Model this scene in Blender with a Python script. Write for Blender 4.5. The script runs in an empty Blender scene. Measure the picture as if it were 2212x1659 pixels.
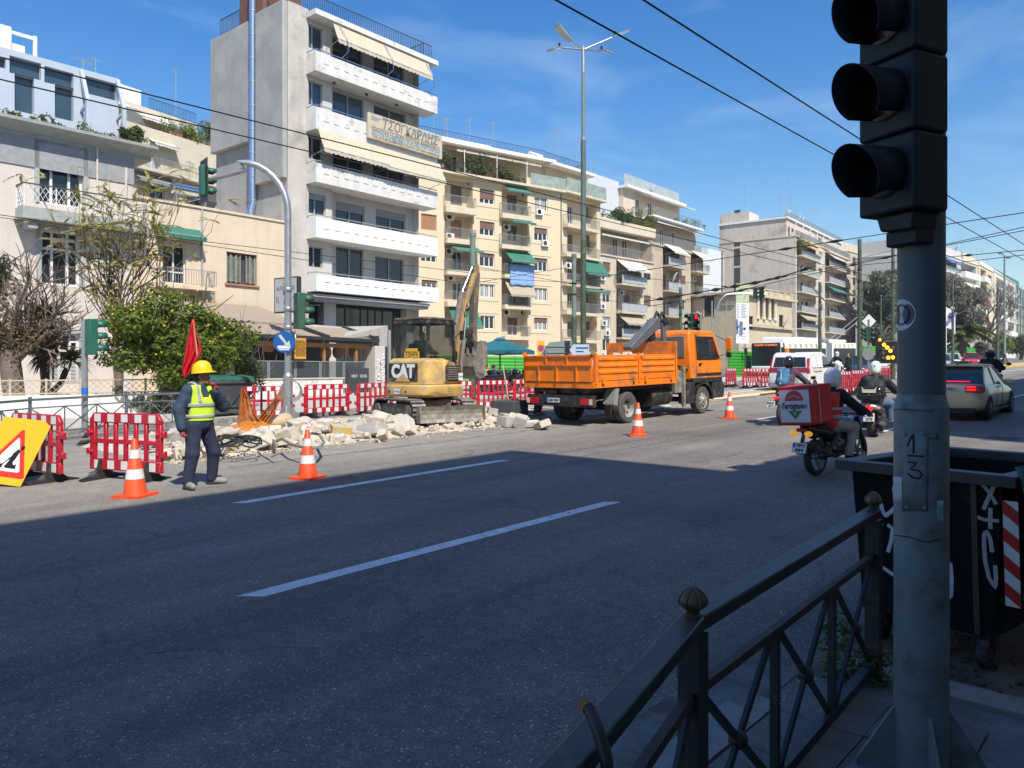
import bpy,bmesh,math,random
import numpy as np
from mathutils import Vector,Matrix,Euler
random.seed(7)
SC=bpy.context.scene
C=SC.collection
# ---------------------------------------------------------------- camera, light, exposure
F,CX,YH,H,SL=1662.0,1106.0,795.0,1.82,0.02
TH=math.radians(42.0)
CT,ST=math.cos(TH),math.sin(TH)
cam_d=bpy.data.cameras.new('camera')
cam=bpy.data.objects.new('camera',cam_d)
C.objects.link(cam)
cam.location=(0,0,H)
cam.rotation_euler=(math.radians(90),0,TH-math.radians(90))
cam_d.sensor_width=36
cam_d.lens=F/2212*36
cam_d.shift_y=-(829.5-YH)/2212
cam_d.clip_start=0.05
cam_d.clip_end=5000
SC.camera=cam
SUN_EL=math.radians(50)
SUN_V=Vector((0.4,1.0,-1.28)).normalized()
world=bpy.data.worlds.new('World')
SC.world=world
world.use_nodes=True
wn,wl=world.node_tree.nodes,world.node_tree.links
wn.clear()
w_out=wn.new('ShaderNodeOutputWorld')
w_bg=wn.new('ShaderNodeBackground')
w_bg.inputs['Strength'].default_value=0.1
w_sky=wn.new('ShaderNodeTexSky')
w_sky.sky_type='NISHITA'
w_sky.sun_disc=False
w_sky.sun_elevation=SUN_EL
w_sky.sun_rotation=math.radians(202)
w_sky.altitude=100
w_sky.air_density=1.3
w_sky.dust_density=0.6
w_sky.ozone_density=3.0
# thin high cirrus
w_tc=wn.new('ShaderNodeTexCoord')
w_map=wn.new('ShaderNodeMapping')
w_map.inputs['Scale'].default_value=(1.2,2.2,7.0)
w_map.inputs['Rotation'].default_value=(0.35,0.1,0.6)
w_nz=wn.new('ShaderNodeTexNoise')
w_nz.inputs['Scale'].default_value=1.7
w_nz.inputs['Detail'].default_value=7
w_nz.inputs['Roughness'].default_value=0.55
w_nz.inputs['Distortion'].default_value=0.6
w_rmp=wn.new('ShaderNodeValToRGB')
w_rmp.color_ramp.elements[0].position=0.48
w_rmp.color_ramp.elements[0].color=(0,0,0,1)
w_rmp.color_ramp.elements[1].position=0.85
w_rmp.color_ramp.elements[1].color=(0.3,0.3,0.3,1)
w_mix=wn.new('ShaderNodeMixRGB')
w_mix.inputs['Color2'].default_value=(6.0,7.0,8.6,1)
w_hsv=wn.new('ShaderNodeHueSaturation')
w_hsv.inputs['Hue'].default_value=0.509
w_hsv.inputs['Saturation'].default_value=1.42
wl.new(w_tc.outputs['Generated'],w_map.inputs['Vector'])
wl.new(w_map.outputs[0],w_nz.inputs['Vector'])
wl.new(w_nz.outputs['Fac'],w_rmp.inputs['Fac'])
wl.new(w_rmp.outputs['Color'],w_mix.inputs['Fac'])
wl.new(w_sky.outputs[0],w_hsv.inputs['Color'])
wl.new(w_hsv.outputs[0],w_mix.inputs['Color1'])
wl.new(w_mix.outputs[0],w_bg.inputs['Color'])
wl.new(w_bg.outputs[0],w_out.inputs['Surface'])
sun_d=bpy.data.lights.new('sun','SUN')
sun=bpy.data.objects.new('sun',sun_d)
C.objects.link(sun)
sun_d.energy=4.2
sun_d.angle=math.radians(0.5)
sun_d.color=(1.0,0.94,0.84)
sun.rotation_euler=SUN_V.to_track_quat('-Z','Y').to_euler()
sun.location=(0,-30,60)
vs=SC.view_settings
vs.view_transform='Standard'
vs.look='None'
vs.exposure=0.66
vs.gamma=1
vs.use_curve_mapping=False
SC.cycles.max_bounces=6
SC.cycles.diffuse_bounces=3
SC.cycles.glossy_bounces=3
SC.cycles.transparent_max_bounces=12
SC.cycles.use_denoising=True
# ---------------------------------------------------------------- measuring: photograph columns and rows to places
def ray(px):
 l=(px-CX)/F
 return CT+l*ST,ST-l*CT
def G(x):
 return SL*min(max(x,-60),200)
def gp(px,py,dz=0.0):
 a,b=ray(px)
 d=(H-dz)/((py-YH)/F+SL*a)
 return Vector((a*d,b*d,SL*a*d+dz))
def dp(px,py,d):
 a,b=ray(px)
 return Vector((a*d,b*d,H-(py-YH)/F*d))
def zat(py,d):
 return H-(py-YH)/F*d
def depth(x,y):
 return x*CT+y*ST
def onY(px,y):
 a,b=ray(px)
 return y/b*a
def zoomed(x0,y0,s):
 return lambda x,y:((x0+x/s)/1.8228,(y0+y/s)/1.8228)
 # ---------------------------------------------------------------- materials
MATS={}
def lin(c):
 return tuple(((v/255)/12.92 if v/255<=0.04045 else((v/255+0.055)/1.055)**2.4)for v in c)
def mat(name,col,rough=0.6,metal=0.0,var=0.12,scale=3.0,bump=0.0,bscale=40.0,dirt=None,emit=None,estr=0.0,coat=0.0,island=0.0,bd=.02,spec=0.5,streak=0.0,trans=0.0,alpha=1.0):
 if name in MATS:return MATS[name]
 m=bpy.data.materials.new(name)
 m.use_nodes=True
 nt=m.node_tree
 n,l=nt.nodes,nt.links
 b=n['Principled BSDF']
 b.inputs['Roughness'].default_value=rough
 b.inputs['Metallic'].default_value=metal
 b.inputs['Specular IOR Level'].default_value=spec
 b.inputs['Coat Weight'].default_value=coat
 b.inputs['Coat Roughness'].default_value=0.08
 if trans:b.inputs['Transmission Weight'].default_value=trans
 if alpha<1:b.inputs['Alpha'].default_value=alpha
 col=tuple(col[:3])
 tc=n.new('ShaderNodeTexCoord')
 def noise(sc,det=5,vec=None,rgh=0.6):
  t=n.new('ShaderNodeTexNoise')
  t.inputs['Scale'].default_value=sc
  t.inputs['Detail'].default_value=det
  t.inputs['Roughness'].default_value=rgh
  l.new(vec or tc.outputs['Object'],t.inputs['Vector'])
  return t
 base=None
 if var or island:
  rgb=n.new('ShaderNodeRGB');rgb.outputs[0].default_value=(*col,1)
  hs=n.new('ShaderNodeHueSaturation')
  l.new(rgb.outputs[0],hs.inputs['Color'])
  src=None
  if var:
   mr=n.new('ShaderNodeMapRange')
   mr.inputs['From Min'].default_value=0.3;mr.inputs['From Max'].default_value=0.7
   mr.inputs['To Min'].default_value=1-var;mr.inputs['To Max'].default_value=1+var
   l.new(noise(scale).outputs['Fac'],mr.inputs['Value'])
   src=mr.outputs[0]
  if island:
   g=n.new('ShaderNodeNewGeometry')
   m2=n.new('ShaderNodeMapRange')
   m2.inputs['To Min'].default_value=1-island;m2.inputs['To Max'].default_value=1+island
   l.new(g.outputs['Random Per Island'],m2.inputs['Value'])
   if src:
    mm=n.new('ShaderNodeMath');mm.operation='MULTIPLY'
    l.new(src,mm.inputs[0]);l.new(m2.outputs[0],mm.inputs[1]);src=mm.outputs[0]
   else:src=m2.outputs[0]
   m3=n.new('ShaderNodeMapRange')
   m3.inputs['To Min'].default_value=0.5-0.03;m3.inputs['To Max'].default_value=0.5+0.03
   l.new(g.outputs['Random Per Island'],m3.inputs['Value'])
   l.new(m3.outputs[0],hs.inputs['Hue'])
  l.new(src,hs.inputs['Value'])
  base=hs.outputs[0]
 if streak:
  mp=n.new('ShaderNodeMapping')
  mp.inputs['Scale'].default_value=(2.2,2.2,0.12)
  l.new(tc.outputs['Object'],mp.inputs['Vector'])
  t=noise(1.3,6,mp.outputs[0])
  rp=n.new('ShaderNodeMapRange')
  rp.inputs['From Min'].default_value=0.5;rp.inputs['From Max'].default_value=0.75
  rp.inputs['To Max'].default_value=streak
  l.new(t.outputs['Fac'],rp.inputs['Value'])
  mx=n.new('ShaderNodeMixRGB')
  mx.inputs['Color2'].default_value=(col[0]*.42,col[1]*.4,col[2]*.37,1)
  l.new(rp.outputs[0],mx.inputs['Fac'])
  if base:l.new(base,mx.inputs['Color1'])
  else:mx.inputs['Color1'].default_value=(*col,1)
  base=mx.outputs[0]
 if dirt:
  t=noise(dirt[2],7,None,0.65)
  rp=n.new('ShaderNodeMapRange')
  rp.inputs['From Min'].default_value=0.62-0.28*dirt[1];rp.inputs['From Max'].default_value=0.74-0.2*dirt[1]
  l.new(t.outputs['Fac'],rp.inputs['Value'])
  mx=n.new('ShaderNodeMixRGB')
  mx.inputs['Color2'].default_value=(*dirt[0],1)
  l.new(rp.outputs[0],mx.inputs['Fac'])
  if base:l.new(base,mx.inputs['Color1'])
  else:mx.inputs['Color1'].default_value=(*col,1)
  base=mx.outputs[0]
 if base:l.new(base,b.inputs['Base Color'])
 else:b.inputs['Base Color'].default_value=(*col,1)
 if bump:
  bp=n.new('ShaderNodeBump')
  bp.inputs['Strength'].default_value=bump
  bp.inputs['Distance'].default_value=bd
  l.new(noise(bscale,4).outputs['Fac'],bp.inputs['Height'])
  l.new(bp.outputs[0],b.inputs['Normal'])
 if emit:
  b.inputs['Emission Color'].default_value=(*emit,1)
  b.inputs['Emission Strength'].default_value=estr
 m.diffuse_color=(*col,1)
 MATS[name]=m
 return m
 # ---------------------------------------------------------------- meshes
class Mb:
 def __init__(s,M=None):
  s.v,s.f,s.M=[],[],M
 def add(s,vs,fs):
  k=len(s.v)
  if s.M is not None:vs=[s.M@Vector(p)for p in vs]
  s.v+=[tuple(p)for p in vs]
  s.f+=[tuple(i+k for i in f)for f in fs]
  return s
 def box(s,x0,x1,y0,y1,z0,z1):
  return s.add([(x0,y0,z0),(x1,y0,z0),(x1,y1,z0),(x0,y1,z0),(x0,y0,z1),(x1,y0,z1),(x1,y1,z1),(x0,y1,z1)],[(0,3,2,1),(4,5,6,7),(0,1,5,4),(1,2,6,5),(2,3,7,6),(3,0,4,7)])
 def hexa(s,p):
  return s.add(p,[(0,3,2,1),(4,5,6,7),(0,1,5,4),(1,2,6,5),(2,3,7,6),(3,0,4,7)])
 def obox(s,c,size,rot=(0,0,0)):
  R=Euler(rot).to_matrix()
  hx,hy,hz=size[0]/2,size[1]/2,size[2]/2
  c=Vector(c)
  return s.hexa([c+R@Vector(p)for p in((-hx,-hy,-hz),(hx,-hy,-hz),(hx,hy,-hz),(-hx,hy,-hz),(-hx,-hy,hz),(hx,-hy,hz),(hx,hy,hz),(-hx,hy,hz))])
 def quad(s,a,b,c,d):return s.add([a,b,c,d],[(0,1,2,3)])
 def bar(s,a,b,w,t,up=(0,0,1)):
  a,b=Vector(a),Vector(b)
  d=(b-a).normalized()
  u=Vector(up)
  if abs(d.dot(u))>.98:u=Vector((0,1,0))if abs(d.y)<.9 else Vector((1,0,0))
  x=d.cross(u).normalized()*w/2
  y=x.cross(d).normalized()*t/2
  return s.hexa([a-x-y,a+x-y,a+x+y,a-x+y,b-x-y,b+x-y,b+x+y,b-x+y])
 def cyl(s,a,b,r0,r1=None,n=12,caps=True):
  if r1 is None:r1=r0
  a,b=Vector(a),Vector(b)
  d=b-a
  if d.length<1e-6:return s
  q=d.to_track_quat('Z','Y')
  vs,fs=[],[]
  for i in range(n):
   t=2*math.pi*i/n
   o=q@Vector((math.cos(t),math.sin(t),0))
   vs.append(a+o*r0);vs.append(b+o*r1)
  for i in range(n):
   j=(i+1)%n
   fs.append((2*i,2*j,2*j+1,2*i+1))
  if caps:
   fs.append(tuple(2*i for i in reversed(range(n))));fs.append(tuple(2*i+1 for i in range(n)))
  return s.add(vs,fs)
 def tube(s,pts,r,n=8,caps=True):
  pts=[Vector(p)for p in pts]
  R=r if isinstance(r,(list,tuple))else[r]*len(pts)
  vs,fs=[],[]
  ref=None
  for i,p in enumerate(pts):
   d=(pts[min(i+1,len(pts)-1)]-pts[max(i-1,0)]).normalized()
   if ref is None:
    ref=Vector((0,0,1))if abs(d.z)<.9 else Vector((1,0,0))
   x=d.cross(ref).normalized();y=x.cross(d).normalized();ref=y
   for k in range(n):
    t=2*math.pi*k/n
    vs.append(p+(x*math.cos(t)+y*math.sin(t))*R[i])
  for i in range(len(pts)-1):
   for k in range(n):
    j=(k+1)%n
    fs.append((i*n+k,i*n+j,(i+1)*n+j,(i+1)*n+k))
  if caps:
   fs.append(tuple(range(n)));fs.append(tuple((len(pts)-1)*n+k for k in reversed(range(n))))
  return s.add(vs,fs)
 def lathe(s,prof,n=20,c=(0,0,0),axis='z',caps=True):
  vs,fs=[],[]
  for r,z in prof:
   for k in range(n):
    t=2*math.pi*k/n
    x,y=r*math.cos(t),r*math.sin(t)
    p=(x,y,z)if axis=='z' else((z,x,y)if axis=='x' else(y,z,x))
    vs.append((p[0]+c[0],p[1]+c[1],p[2]+c[2]))
  for i in range(len(prof)-1):
   for k in range(n):
    j=(k+1)%n
    fs.append((i*n+k,i*n+j,(i+1)*n+j,(i+1)*n+k))
  if caps:
   fs.append(tuple(reversed(range(n))));fs.append(tuple((len(prof)-1)*n+k for k in range(n)))
  return s.add(vs,fs)
 def prism(s,poly,a,b,axis='y'):
  def P(u,v,t):return(u,t,v)if axis=='y' else((t,u,v)if axis=='x' else(u,v,t))
  n=len(poly)
  vs=[P(u,v,a)for u,v in poly]+[P(u,v,b)for u,v in poly]
  fs=[tuple(range(n)),tuple(reversed(range(n,2*n)))]+[(i,i+n,(i+1)%n+n,(i+1)%n)for i in range(n)]
  return s.add(vs,fs)
 def ball(s,c,r,n=10,m=7):
  if not isinstance(r,(list,tuple)):r=(r,r,r)
  vs=[(c[0],c[1],c[2]-r[2])]
  for i in range(1,m):
   t=math.pi*i/m
   for k in range(n):
    p=2*math.pi*k/n
    vs.append((c[0]+r[0]*math.sin(t)*math.cos(p),c[1]+r[1]*math.sin(t)*math.sin(p),c[2]-r[2]*math.cos(t)))
  vs.append((c[0],c[1],c[2]+r[2]))
  fs=[(0,1+(k+1)%n,1+k)for k in range(n)]
  for i in range(m-2):
   for k in range(n):
    a,b=1+i*n+k,1+i*n+(k+1)%n
    fs.append((a,b,b+n,a+n))
  t=len(vs)-1;o=1+(m-2)*n
  fs+=[(t,o+k,o+(k+1)%n)for k in range(n)]
  return s.add(vs,fs)
 def loft(s,rings,closed=True,caps=True):
  n=len(rings[0]);vs=[p for r in rings for p in r];fs=[]
  for i in range(len(rings)-1):
   for k in range(n if closed else n-1):
    j=(k+1)%n
    fs.append((i*n+k,i*n+j,(i+1)*n+j,(i+1)*n+k))
  if caps:
   fs.append(tuple(reversed(range(n))));fs.append(tuple((len(rings)-1)*n+k for k in range(n)))
  return s.add(vs,fs)
 def mesh(s,name,m,smooth=False,fix=True):
  me=bpy.data.meshes.new(name)
  me.from_pydata(s.v,[],s.f)
  if fix:
   bm=bmesh.new();bm.from_mesh(me)
   bmesh.ops.recalc_face_normals(bm,faces=bm.faces)
   bm.to_mesh(me);bm.free()
  me.materials.append(m)
  if smooth:
   me.shade_smooth()
   me.set_sharp_from_angle(angle=math.radians(smooth if smooth is not True else 40))
  return me
 def build(s,name,m,parent=None,smooth=False,bevel=0,fix=True,loc=None,seg=2):
  o=bpy.data.objects.new(name,s.mesh(name,m,smooth,fix))
  C.objects.link(o)
  if parent:o.parent=parent
  if loc:o.location=loc
  if bevel:
   b=o.modifiers.new('bevel','BEVEL')
   b.width=bevel;b.segments=seg;b.limit_method='ANGLE';b.angle_limit=math.radians(35)
   o.data.shade_smooth();o.data.set_sharp_from_angle(angle=math.radians(50))
  return o
def thing(name,label,cat,loc=(0,0,0),rz=0.0,group=None,tilt=False):
 o=bpy.data.objects.new(name,None)
 o.empty_display_size=.2
 C.objects.link(o)
 o.location=loc
 if tilt:
  q=Vector((0,0,1)).rotation_difference(Vector((-SL,0,1)).normalized())
  o.rotation_euler=(q@Euler((0,0,rz)).to_quaternion()).to_euler()
 else:o.rotation_euler=(0,0,rz)
 o['label']=label;o['category']=cat
 if group:o['group']=group
 return o
def tag(o,label,cat,group=None,kind=None):
 o['label']=label;o['category']=cat
 if group:o['group']=group
 if kind:o['kind']=kind
 return o
def kind(o,k):
 o['kind']=k;return o
def dup(root,loc=None,rz=None,label=None,group=None):
 r=root.copy();C.objects.link(r)
 if loc is not None:r.location=loc
 if rz is not None:r.rotation_euler=(0,0,rz)
 if label:r['label']=label
 if group:r['group']=group
 for ch in list(root.children):
  c=ch.copy();C.objects.link(c);c.parent=r
  for g in list(ch.children):
   d=g.copy();C.objects.link(d);d.parent=c
 return r
def part(name,data,parent,loc=None,rot=None):
 o=bpy.data.objects.new(name,data);C.objects.link(o);o.parent=parent
 if loc is not None:o.location=loc
 if rot is not None:o.rotation_euler=rot
 return o
def wordmesh(body,size=1.0,thick=0.004,align='CENTER',bold=0.0,shear=0.0,spacing=1.0,xs=1.0):
 cu=bpy.data.curves.new('lettering','FONT')
 cu.body=body;cu.size=size;cu.extrude=thick;cu.align_x=align;cu.align_y='CENTER'
 cu.offset=bold;cu.shear=shear;cu.space_character=spacing;cu.resolution_u=3
 o=bpy.data.objects.new('lettering',cu);C.objects.link(o)
 dg=bpy.context.evaluated_depsgraph_get()
 me=bpy.data.meshes.new_from_object(o.evaluated_get(dg))
 bpy.data.objects.remove(o)
 if xs!=1.0:me.transform(Matrix.Diagonal((xs,1,1,1)))
 return me
def words(body,size,m,parent,loc,rot=(math.radians(90),0,0),width=None,name='lettering',**k):
 me=wordmesh(body,size,**k)
 if width:
  xs=[v.co.x for v in me.vertices]
  if xs and max(xs)>min(xs):me.transform(Matrix.Diagonal((width/(max(xs)-min(xs)),1,1,1)))
 me.materials.clear();me.materials.append(m)
 o=bpy.data.objects.new(name,me);C.objects.link(o)
 if parent:o.parent=parent
 o.location=loc;o.rotation_euler=rot
 return o
 # ---------------------------------------------------------------- smooth bodies grown from rounded limbs
def grow(prims,vox=0.014,k=0.03,cut=None):
 P=[]
 for p in prims:
  if p[0]=='c':P.append(('c',np.array(p[1],float),np.array(p[2],float),p[3],p[4]if len(p)>4 else p[3]))
  else:P.append(('e',np.array(p[1],float),np.array(p[2],float),np.array(Euler(p[3]if len(p)>3 else(0,0,0)).to_matrix().transposed())))
 lo=np.min([np.minimum(q[1],q[2])-max(q[3],q[4])if q[0]=='c' else q[1]-q[2].max()for q in P],0)-3*vox-k
 hi=np.max([np.maximum(q[1],q[2])+max(q[3],q[4])if q[0]=='c' else q[1]+q[2].max()for q in P],0)+3*vox+k
 n=np.ceil((hi-lo)/vox).astype(int)+1
 ax=[lo[i]+vox*np.arange(n[i])for i in range(3)]
 V=np.full(n,1.0)
 for q in P:
  a=(np.minimum(q[1],q[2])-max(q[3],q[4]))if q[0]=='c' else q[1]-q[2].max()
  b=(np.maximum(q[1],q[2])+max(q[3],q[4]))if q[0]=='c' else q[1]+q[2].max()
  i0=np.maximum(((a-lo-k-2*vox)/vox).astype(int),0)
  i1=np.minimum(((b-lo+k+2*vox)/vox).astype(int)+2,n)
  X,Y,Z=np.meshgrid(ax[0][i0[0]:i1[0]],ax[1][i0[1]:i1[1]],ax[2][i0[2]:i1[2]],indexing='ij')
  p=np.stack([X,Y,Z],-1)
  if q[0]=='c':
   d=q[2]-q[1];L=max(d.dot(d),1e-9)
   t=np.clip(((p-q[1])@d)/L,0,1)
   dist=np.linalg.norm(p-q[1]-t[...,None]*d,axis=-1)-(q[3]+(q[4]-q[3])*t)
  else:
   u=((p-q[1])@q[3].T)/q[2]
   r=np.linalg.norm(u,axis=-1)
   dist=(r-1)*r/np.maximum(np.linalg.norm(u/q[2],axis=-1),1e-6)
  W=V[i0[0]:i1[0],i0[1]:i1[1],i0[2]:i1[2]]
  h=np.clip(0.5+0.5*(W-dist)/k,0,1)
  W[:]=W*(1-h)+dist*h-k*h*(1-h)
 if cut:
  X,Y,Z=np.meshgrid(*ax,indexing='ij')
  V=cut(V,X,Y,Z)
 V[0]=V[-1]=1;V[:,0]=V[:,-1]=1;V[:,:,0]=V[:,:,-1]=1
 s=V<0
 acc=np.zeros(tuple(n-1)+(3,));cnt=np.zeros(tuple(n-1))
 base=np.stack(np.meshgrid(*[np.arange(m-1)for m in n],indexing='ij'),-1).astype(float)
 offs=[(i,j,kk)for i in(0,1)for j in(0,1)for kk in(0,1)]
 sl=lambda A,o:A[o[0]:A.shape[0]-1+o[0],o[1]:A.shape[1]-1+o[1],o[2]:A.shape[2]-1+o[2]]
 for o in offs:
  for a in range(3):
   if o[a]==0:
    o2=list(o);o2[a]=1
    va,vb=sl(V,o),sl(V,o2)
    m=(va<0)!=(vb<0)
    t=np.where(m,va/np.where(va==vb,1,va-vb),0)
    for c in range(3):
     acc[...,c]+=np.where(m,o[c]+(t if c==a else 0),0)
    cnt+=m
 mk=cnt>0
 idx=np.full(mk.shape,-1);idx[mk]=np.arange(mk.sum())
 verts=(base[mk]+acc[mk]/cnt[mk][:,None])*vox+lo
 faces=[]
 for a in range(3):
  b,c=(a+1)%3,(a+2)%3
  A=s.take(range(n[a]-1),a);B=s.take(range(1,n[a]),a)
  for sign in(1,0):
   I=np.argwhere((A&~B)if sign else(~A&B))
   ok=(I[:,b]>0)&(I[:,c]>0)&(I[:,b]<n[b]-1)&(I[:,c]<n[c]-1)
   I=I[ok]
   def at(db,dc):
    J=I.copy();J[:,b]+=db;J[:,c]+=dc
    return idx[J[:,0],J[:,1],J[:,2]]
   Q=np.stack([at(-1,-1),at(0,-1),at(0,0),at(-1,0)],1)
   faces.append(Q if sign else Q[:,::-1])
 faces=np.concatenate(faces)
 return verts,faces
def grown(name,prims,m,parent=None,vox=0.014,k=0.03,cut=None,loc=None):
 v,f=grow(prims,vox,k,cut)
 me=bpy.data.meshes.new(name)
 me.from_pydata(v.tolist(),[],f.tolist())
 me.materials.append(m);me.shade_smooth()
 o=bpy.data.objects.new(name,me);C.objects.link(o)
 if parent:o.parent=parent
 if loc:o.location=loc
 return o
 # ---------------------------------------------------------------- common colours
M_white=mat('white_paint',(.72,.72,.70),.5,var=.06)
M_black=mat('black_plastic',(.012,.012,.013),.45,var=.2)
M_rubber=mat('rubber',(.022,.022,.023),.85,var=.25,scale=8,dirt=((.12,.11,.1),.35,5))
M_steel=mat('galvanised_steel',(.42,.44,.45),.42,.75,var=.14,scale=6)
M_chrome=mat('bright_steel',(.7,.7,.7),.18,1.0,var=.05)
M_glass=mat('dark_glass',(.018,.022,.026),.06,var=0,spec=.7)
M_glass2=mat('blue_glass',(.035,.06,.08),.05,var=.2,scale=.5,spec=.8)
M_greenpole=mat('green_pole_paint',(.055,.085,.05),.55,var=.2,scale=2,dirt=((.16,.17,.14),.3,3))
M_greypole=mat('grey_pole_paint',(.17,.22,.22),.5,var=.12,scale=2)
M_signal=mat('signal_green_plastic',(.02,.07,.05),.5,var=.12)
M_signalf=mat('signal_bright_green',(.018,.11,.075),.45,var=.12)
M_wire=mat('wire',(.01,.01,.012),.7,var=0)
M_concrete=mat('concrete',(.36,.34,.31),.9,var=.15,scale=2,bump=.3,bscale=30)
M_red=mat('red_plastic',(.42,.012,.03),.42,var=.12,scale=4)
M_orange=mat('cone_orange',(.72,.075,.015),.5,var=.12,scale=6)
M_reflect=mat('white_reflective',(.66,.66,.66),.4,var=.08)
M_skin=mat('skin',(.46,.26,.17),.5,var=.06,scale=20)
M_navy=mat('navy_cloth',(.018,.026,.055),.9,var=.2,scale=12,bump=.45,bscale=8,bd=.05)
M_blackcloth=mat('black_cloth',(.013,.013,.016),.85,var=.2,scale=10,bump=.45,bscale=8,bd=.05)
# ---------------------------------------------------------------- ground, road, pavements
def asphalt():
 m=bpy.data.materials.new('asphalt');m.use_nodes=True
 nt=m.node_tree;n,l=nt.nodes,nt.links
 b=n['Principled BSDF'];b.inputs['Roughness'].default_value=.82;b.inputs['Specular IOR Level'].default_value=.35
 tc=n.new('ShaderNodeTexCoord')
 def noise(sc,det,vec=None,r=.6):
  t=n.new('ShaderNodeTexNoise');t.inputs['Scale'].default_value=sc;t.inputs['Detail'].default_value=det;t.inputs['Roughness'].default_value=r
  l.new(vec or tc.outputs['Object'],t.inputs['Vector']);return t
 def rng(src,a,b_,c,d):
  r=n.new('ShaderNodeMapRange');r.inputs[1].default_value=a;r.inputs[2].default_value=b_;r.inputs[3].default_value=c;r.inputs[4].default_value=d
  l.new(src,r.inputs[0]);return r.outputs[0]
 def math_(op,a,b_):
  q=n.new('ShaderNodeMath');q.operation=op
  l.new(a,q.inputs[0])
  if isinstance(b_,float):q.inputs[1].default_value=b_
  else:l.new(b_,q.inputs[1])
  return q.outputs[0]
 v=rng(noise(0.35,4).outputs['Fac'],.3,.7,.8,1.2)
 stn=noise(.8,7,None,.7)
 v=math_('MULTIPLY',v,rng(stn.outputs['Fac'],.60,.70,1.,.68))
 mp=n.new('ShaderNodeMapping');mp.inputs['Scale'].default_value=(.05,1.1,1)
 l.new(tc.outputs['Object'],mp.inputs['Vector'])
 v=math_('MULTIPLY',v,rng(noise(1.0,4,mp.outputs[0]).outputs['Fac'],.3,.7,.72,1.22))
 v=math_('MULTIPLY',v,rng(noise(9,6).outputs['Fac'],.3,.7,.85,1.15))
 v=math_('MULTIPLY',v,rng(noise(60,3).outputs['Fac'],.3,.7,.58,1.42))
 vo=n.new('ShaderNodeTexVoronoi');vo.inputs['Scale'].default_value=62;l.new(tc.outputs['Object'],vo.inputs['Vector'])
 sep=n.new('ShaderNodeSeparateColor');l.new(vo.outputs['Color'],sep.inputs[0])
 chip=math_('MULTIPLY',rng(sep.outputs[0],.9,.93,0.,1.),rng(vo.outputs['Distance'],.3,.45,1.,0.))
 v=math_('MULTIPLY',v,rng(chip,0,1,1.,3.0))
 # thin cracks
 wob=noise(1.4,5);wmix=n.new('ShaderNodeMixRGB');wmix.blend_type='ADD';wmix.inputs[0].default_value=.55
 l.new(tc.outputs['Object'],wmix.inputs[1]);l.new(wob.outputs['Color'],wmix.inputs[2])
 vc=n.new('ShaderNodeTexVoronoi');vc.feature='DISTANCE_TO_EDGE';vc.inputs['Scale'].default_value=.33;l.new(wmix.outputs[0],vc.inputs['Vector'])
 crk=rng(vc.outputs['Distance'],.0,.009,1.,0.)
 crk=math_('MULTIPLY',crk,rng(noise(.5,3).outputs['Fac'],.46,.54,0.,1.))
 v=math_('MULTIPLY',v,rng(crk,0,1,1.,.68))
 mx=n.new('ShaderNodeMixRGB');mx.blend_type='MULTIPLY';mx.inputs[0].default_value=1
 mx.inputs[1].default_value=(.162,.147,.130,1)
 l.new(v,mx.inputs[2])
 # dust by the works in the middle of the avenue
 sx=n.new('ShaderNodeSeparateXYZ');l.new(tc.outputs['Object'],sx.inputs[0])
 nz=noise(.9,6)
 yy=math_('ADD',sx.outputs[1],rng(nz.outputs['Fac'],.3,.7,-1.0,1.0))
 dust=math_('MULTIPLY',rng(yy,9.6,13.6,0.,.62),rng(yy,17.5,20.,1.,.1))
 dust=math_('MULTIPLY',dust,rng(noise(3.0,6).outputs['Fac'],.35,.65,.4,1.))
 m2=n.new('ShaderNodeMixRGB');m2.inputs[2].default_value=(.36,.33,.28,1)
 l.new(dust,m2.inputs[0]);l.new(mx.outputs[0],m2.inputs[1])
 l.new(m2.outputs[0],b.inputs['Base Color'])
 bp=n.new('ShaderNodeBump');bp.inputs['Strength'].default_value=.55;bp.inputs['Distance'].default_value=.008
 l.new(noise(95,4).outputs['Fac'],bp.inputs['Height']);l.new(bp.outputs[0],b.inputs['Normal'])
 return m
M_asphalt=asphalt()
xs=[-400,-60,-20,0,10,30,60,100,150,200,600,3000]
g=Mb()
for i in range(len(xs)-1):
 g.quad((xs[i],-400,G(xs[i])),(xs[i+1],-400,G(xs[i+1])),(xs[i+1],3000,G(xs[i+1])),(xs[i],3000,G(xs[i])))
kind(g.build('road',M_asphalt),'structure')
def strip(m,x0,x1,y0,y1,dz,n=8,y2=None,y3=None):
 for i in range(n):
  a,b=x0+(x1-x0)*i/n,x0+(x1-x0)*(i+1)/n
  m.quad((a,y0,G(a)+dz),(b,y0,G(b)+dz),(b,y1,G(b)+dz),(a,y1,G(a)+dz))
M_line=mat('road_marking_paint',(.70,.72,.72),.7,var=.1,scale=5,dirt=((.3,.3,.3),.25,9),bump=.3,bscale=80)
M_lineold=mat('worn_marking_paint',(.26,.25,.23),.8,var=.2,scale=6,dirt=((.13,.12,.11),.8,6))
def dash(x0,x1,y,w=.12,m=M_line,skew=.14):
 k=Mb();n=6
 for i in range(n):
  a,b=x0+(x1-x0)*i/n,x0+(x1-x0)*(i+1)/n
  s0=skew if i==0 else 0;s1=skew if i==n-1 else 0
  k.quad((a+s0,y-w/2,G(a)+.004),(b+s1,y-w/2,G(b)+.004),(b,y+w/2,G(b)+.004),(a,y+w/2,G(a)+.004))
 return kind(k.build('lane_marking',m),'structure')
dash(2.98,7.85,5.46,.17);dash(4.88,9.9,9.14,.17)
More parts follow.
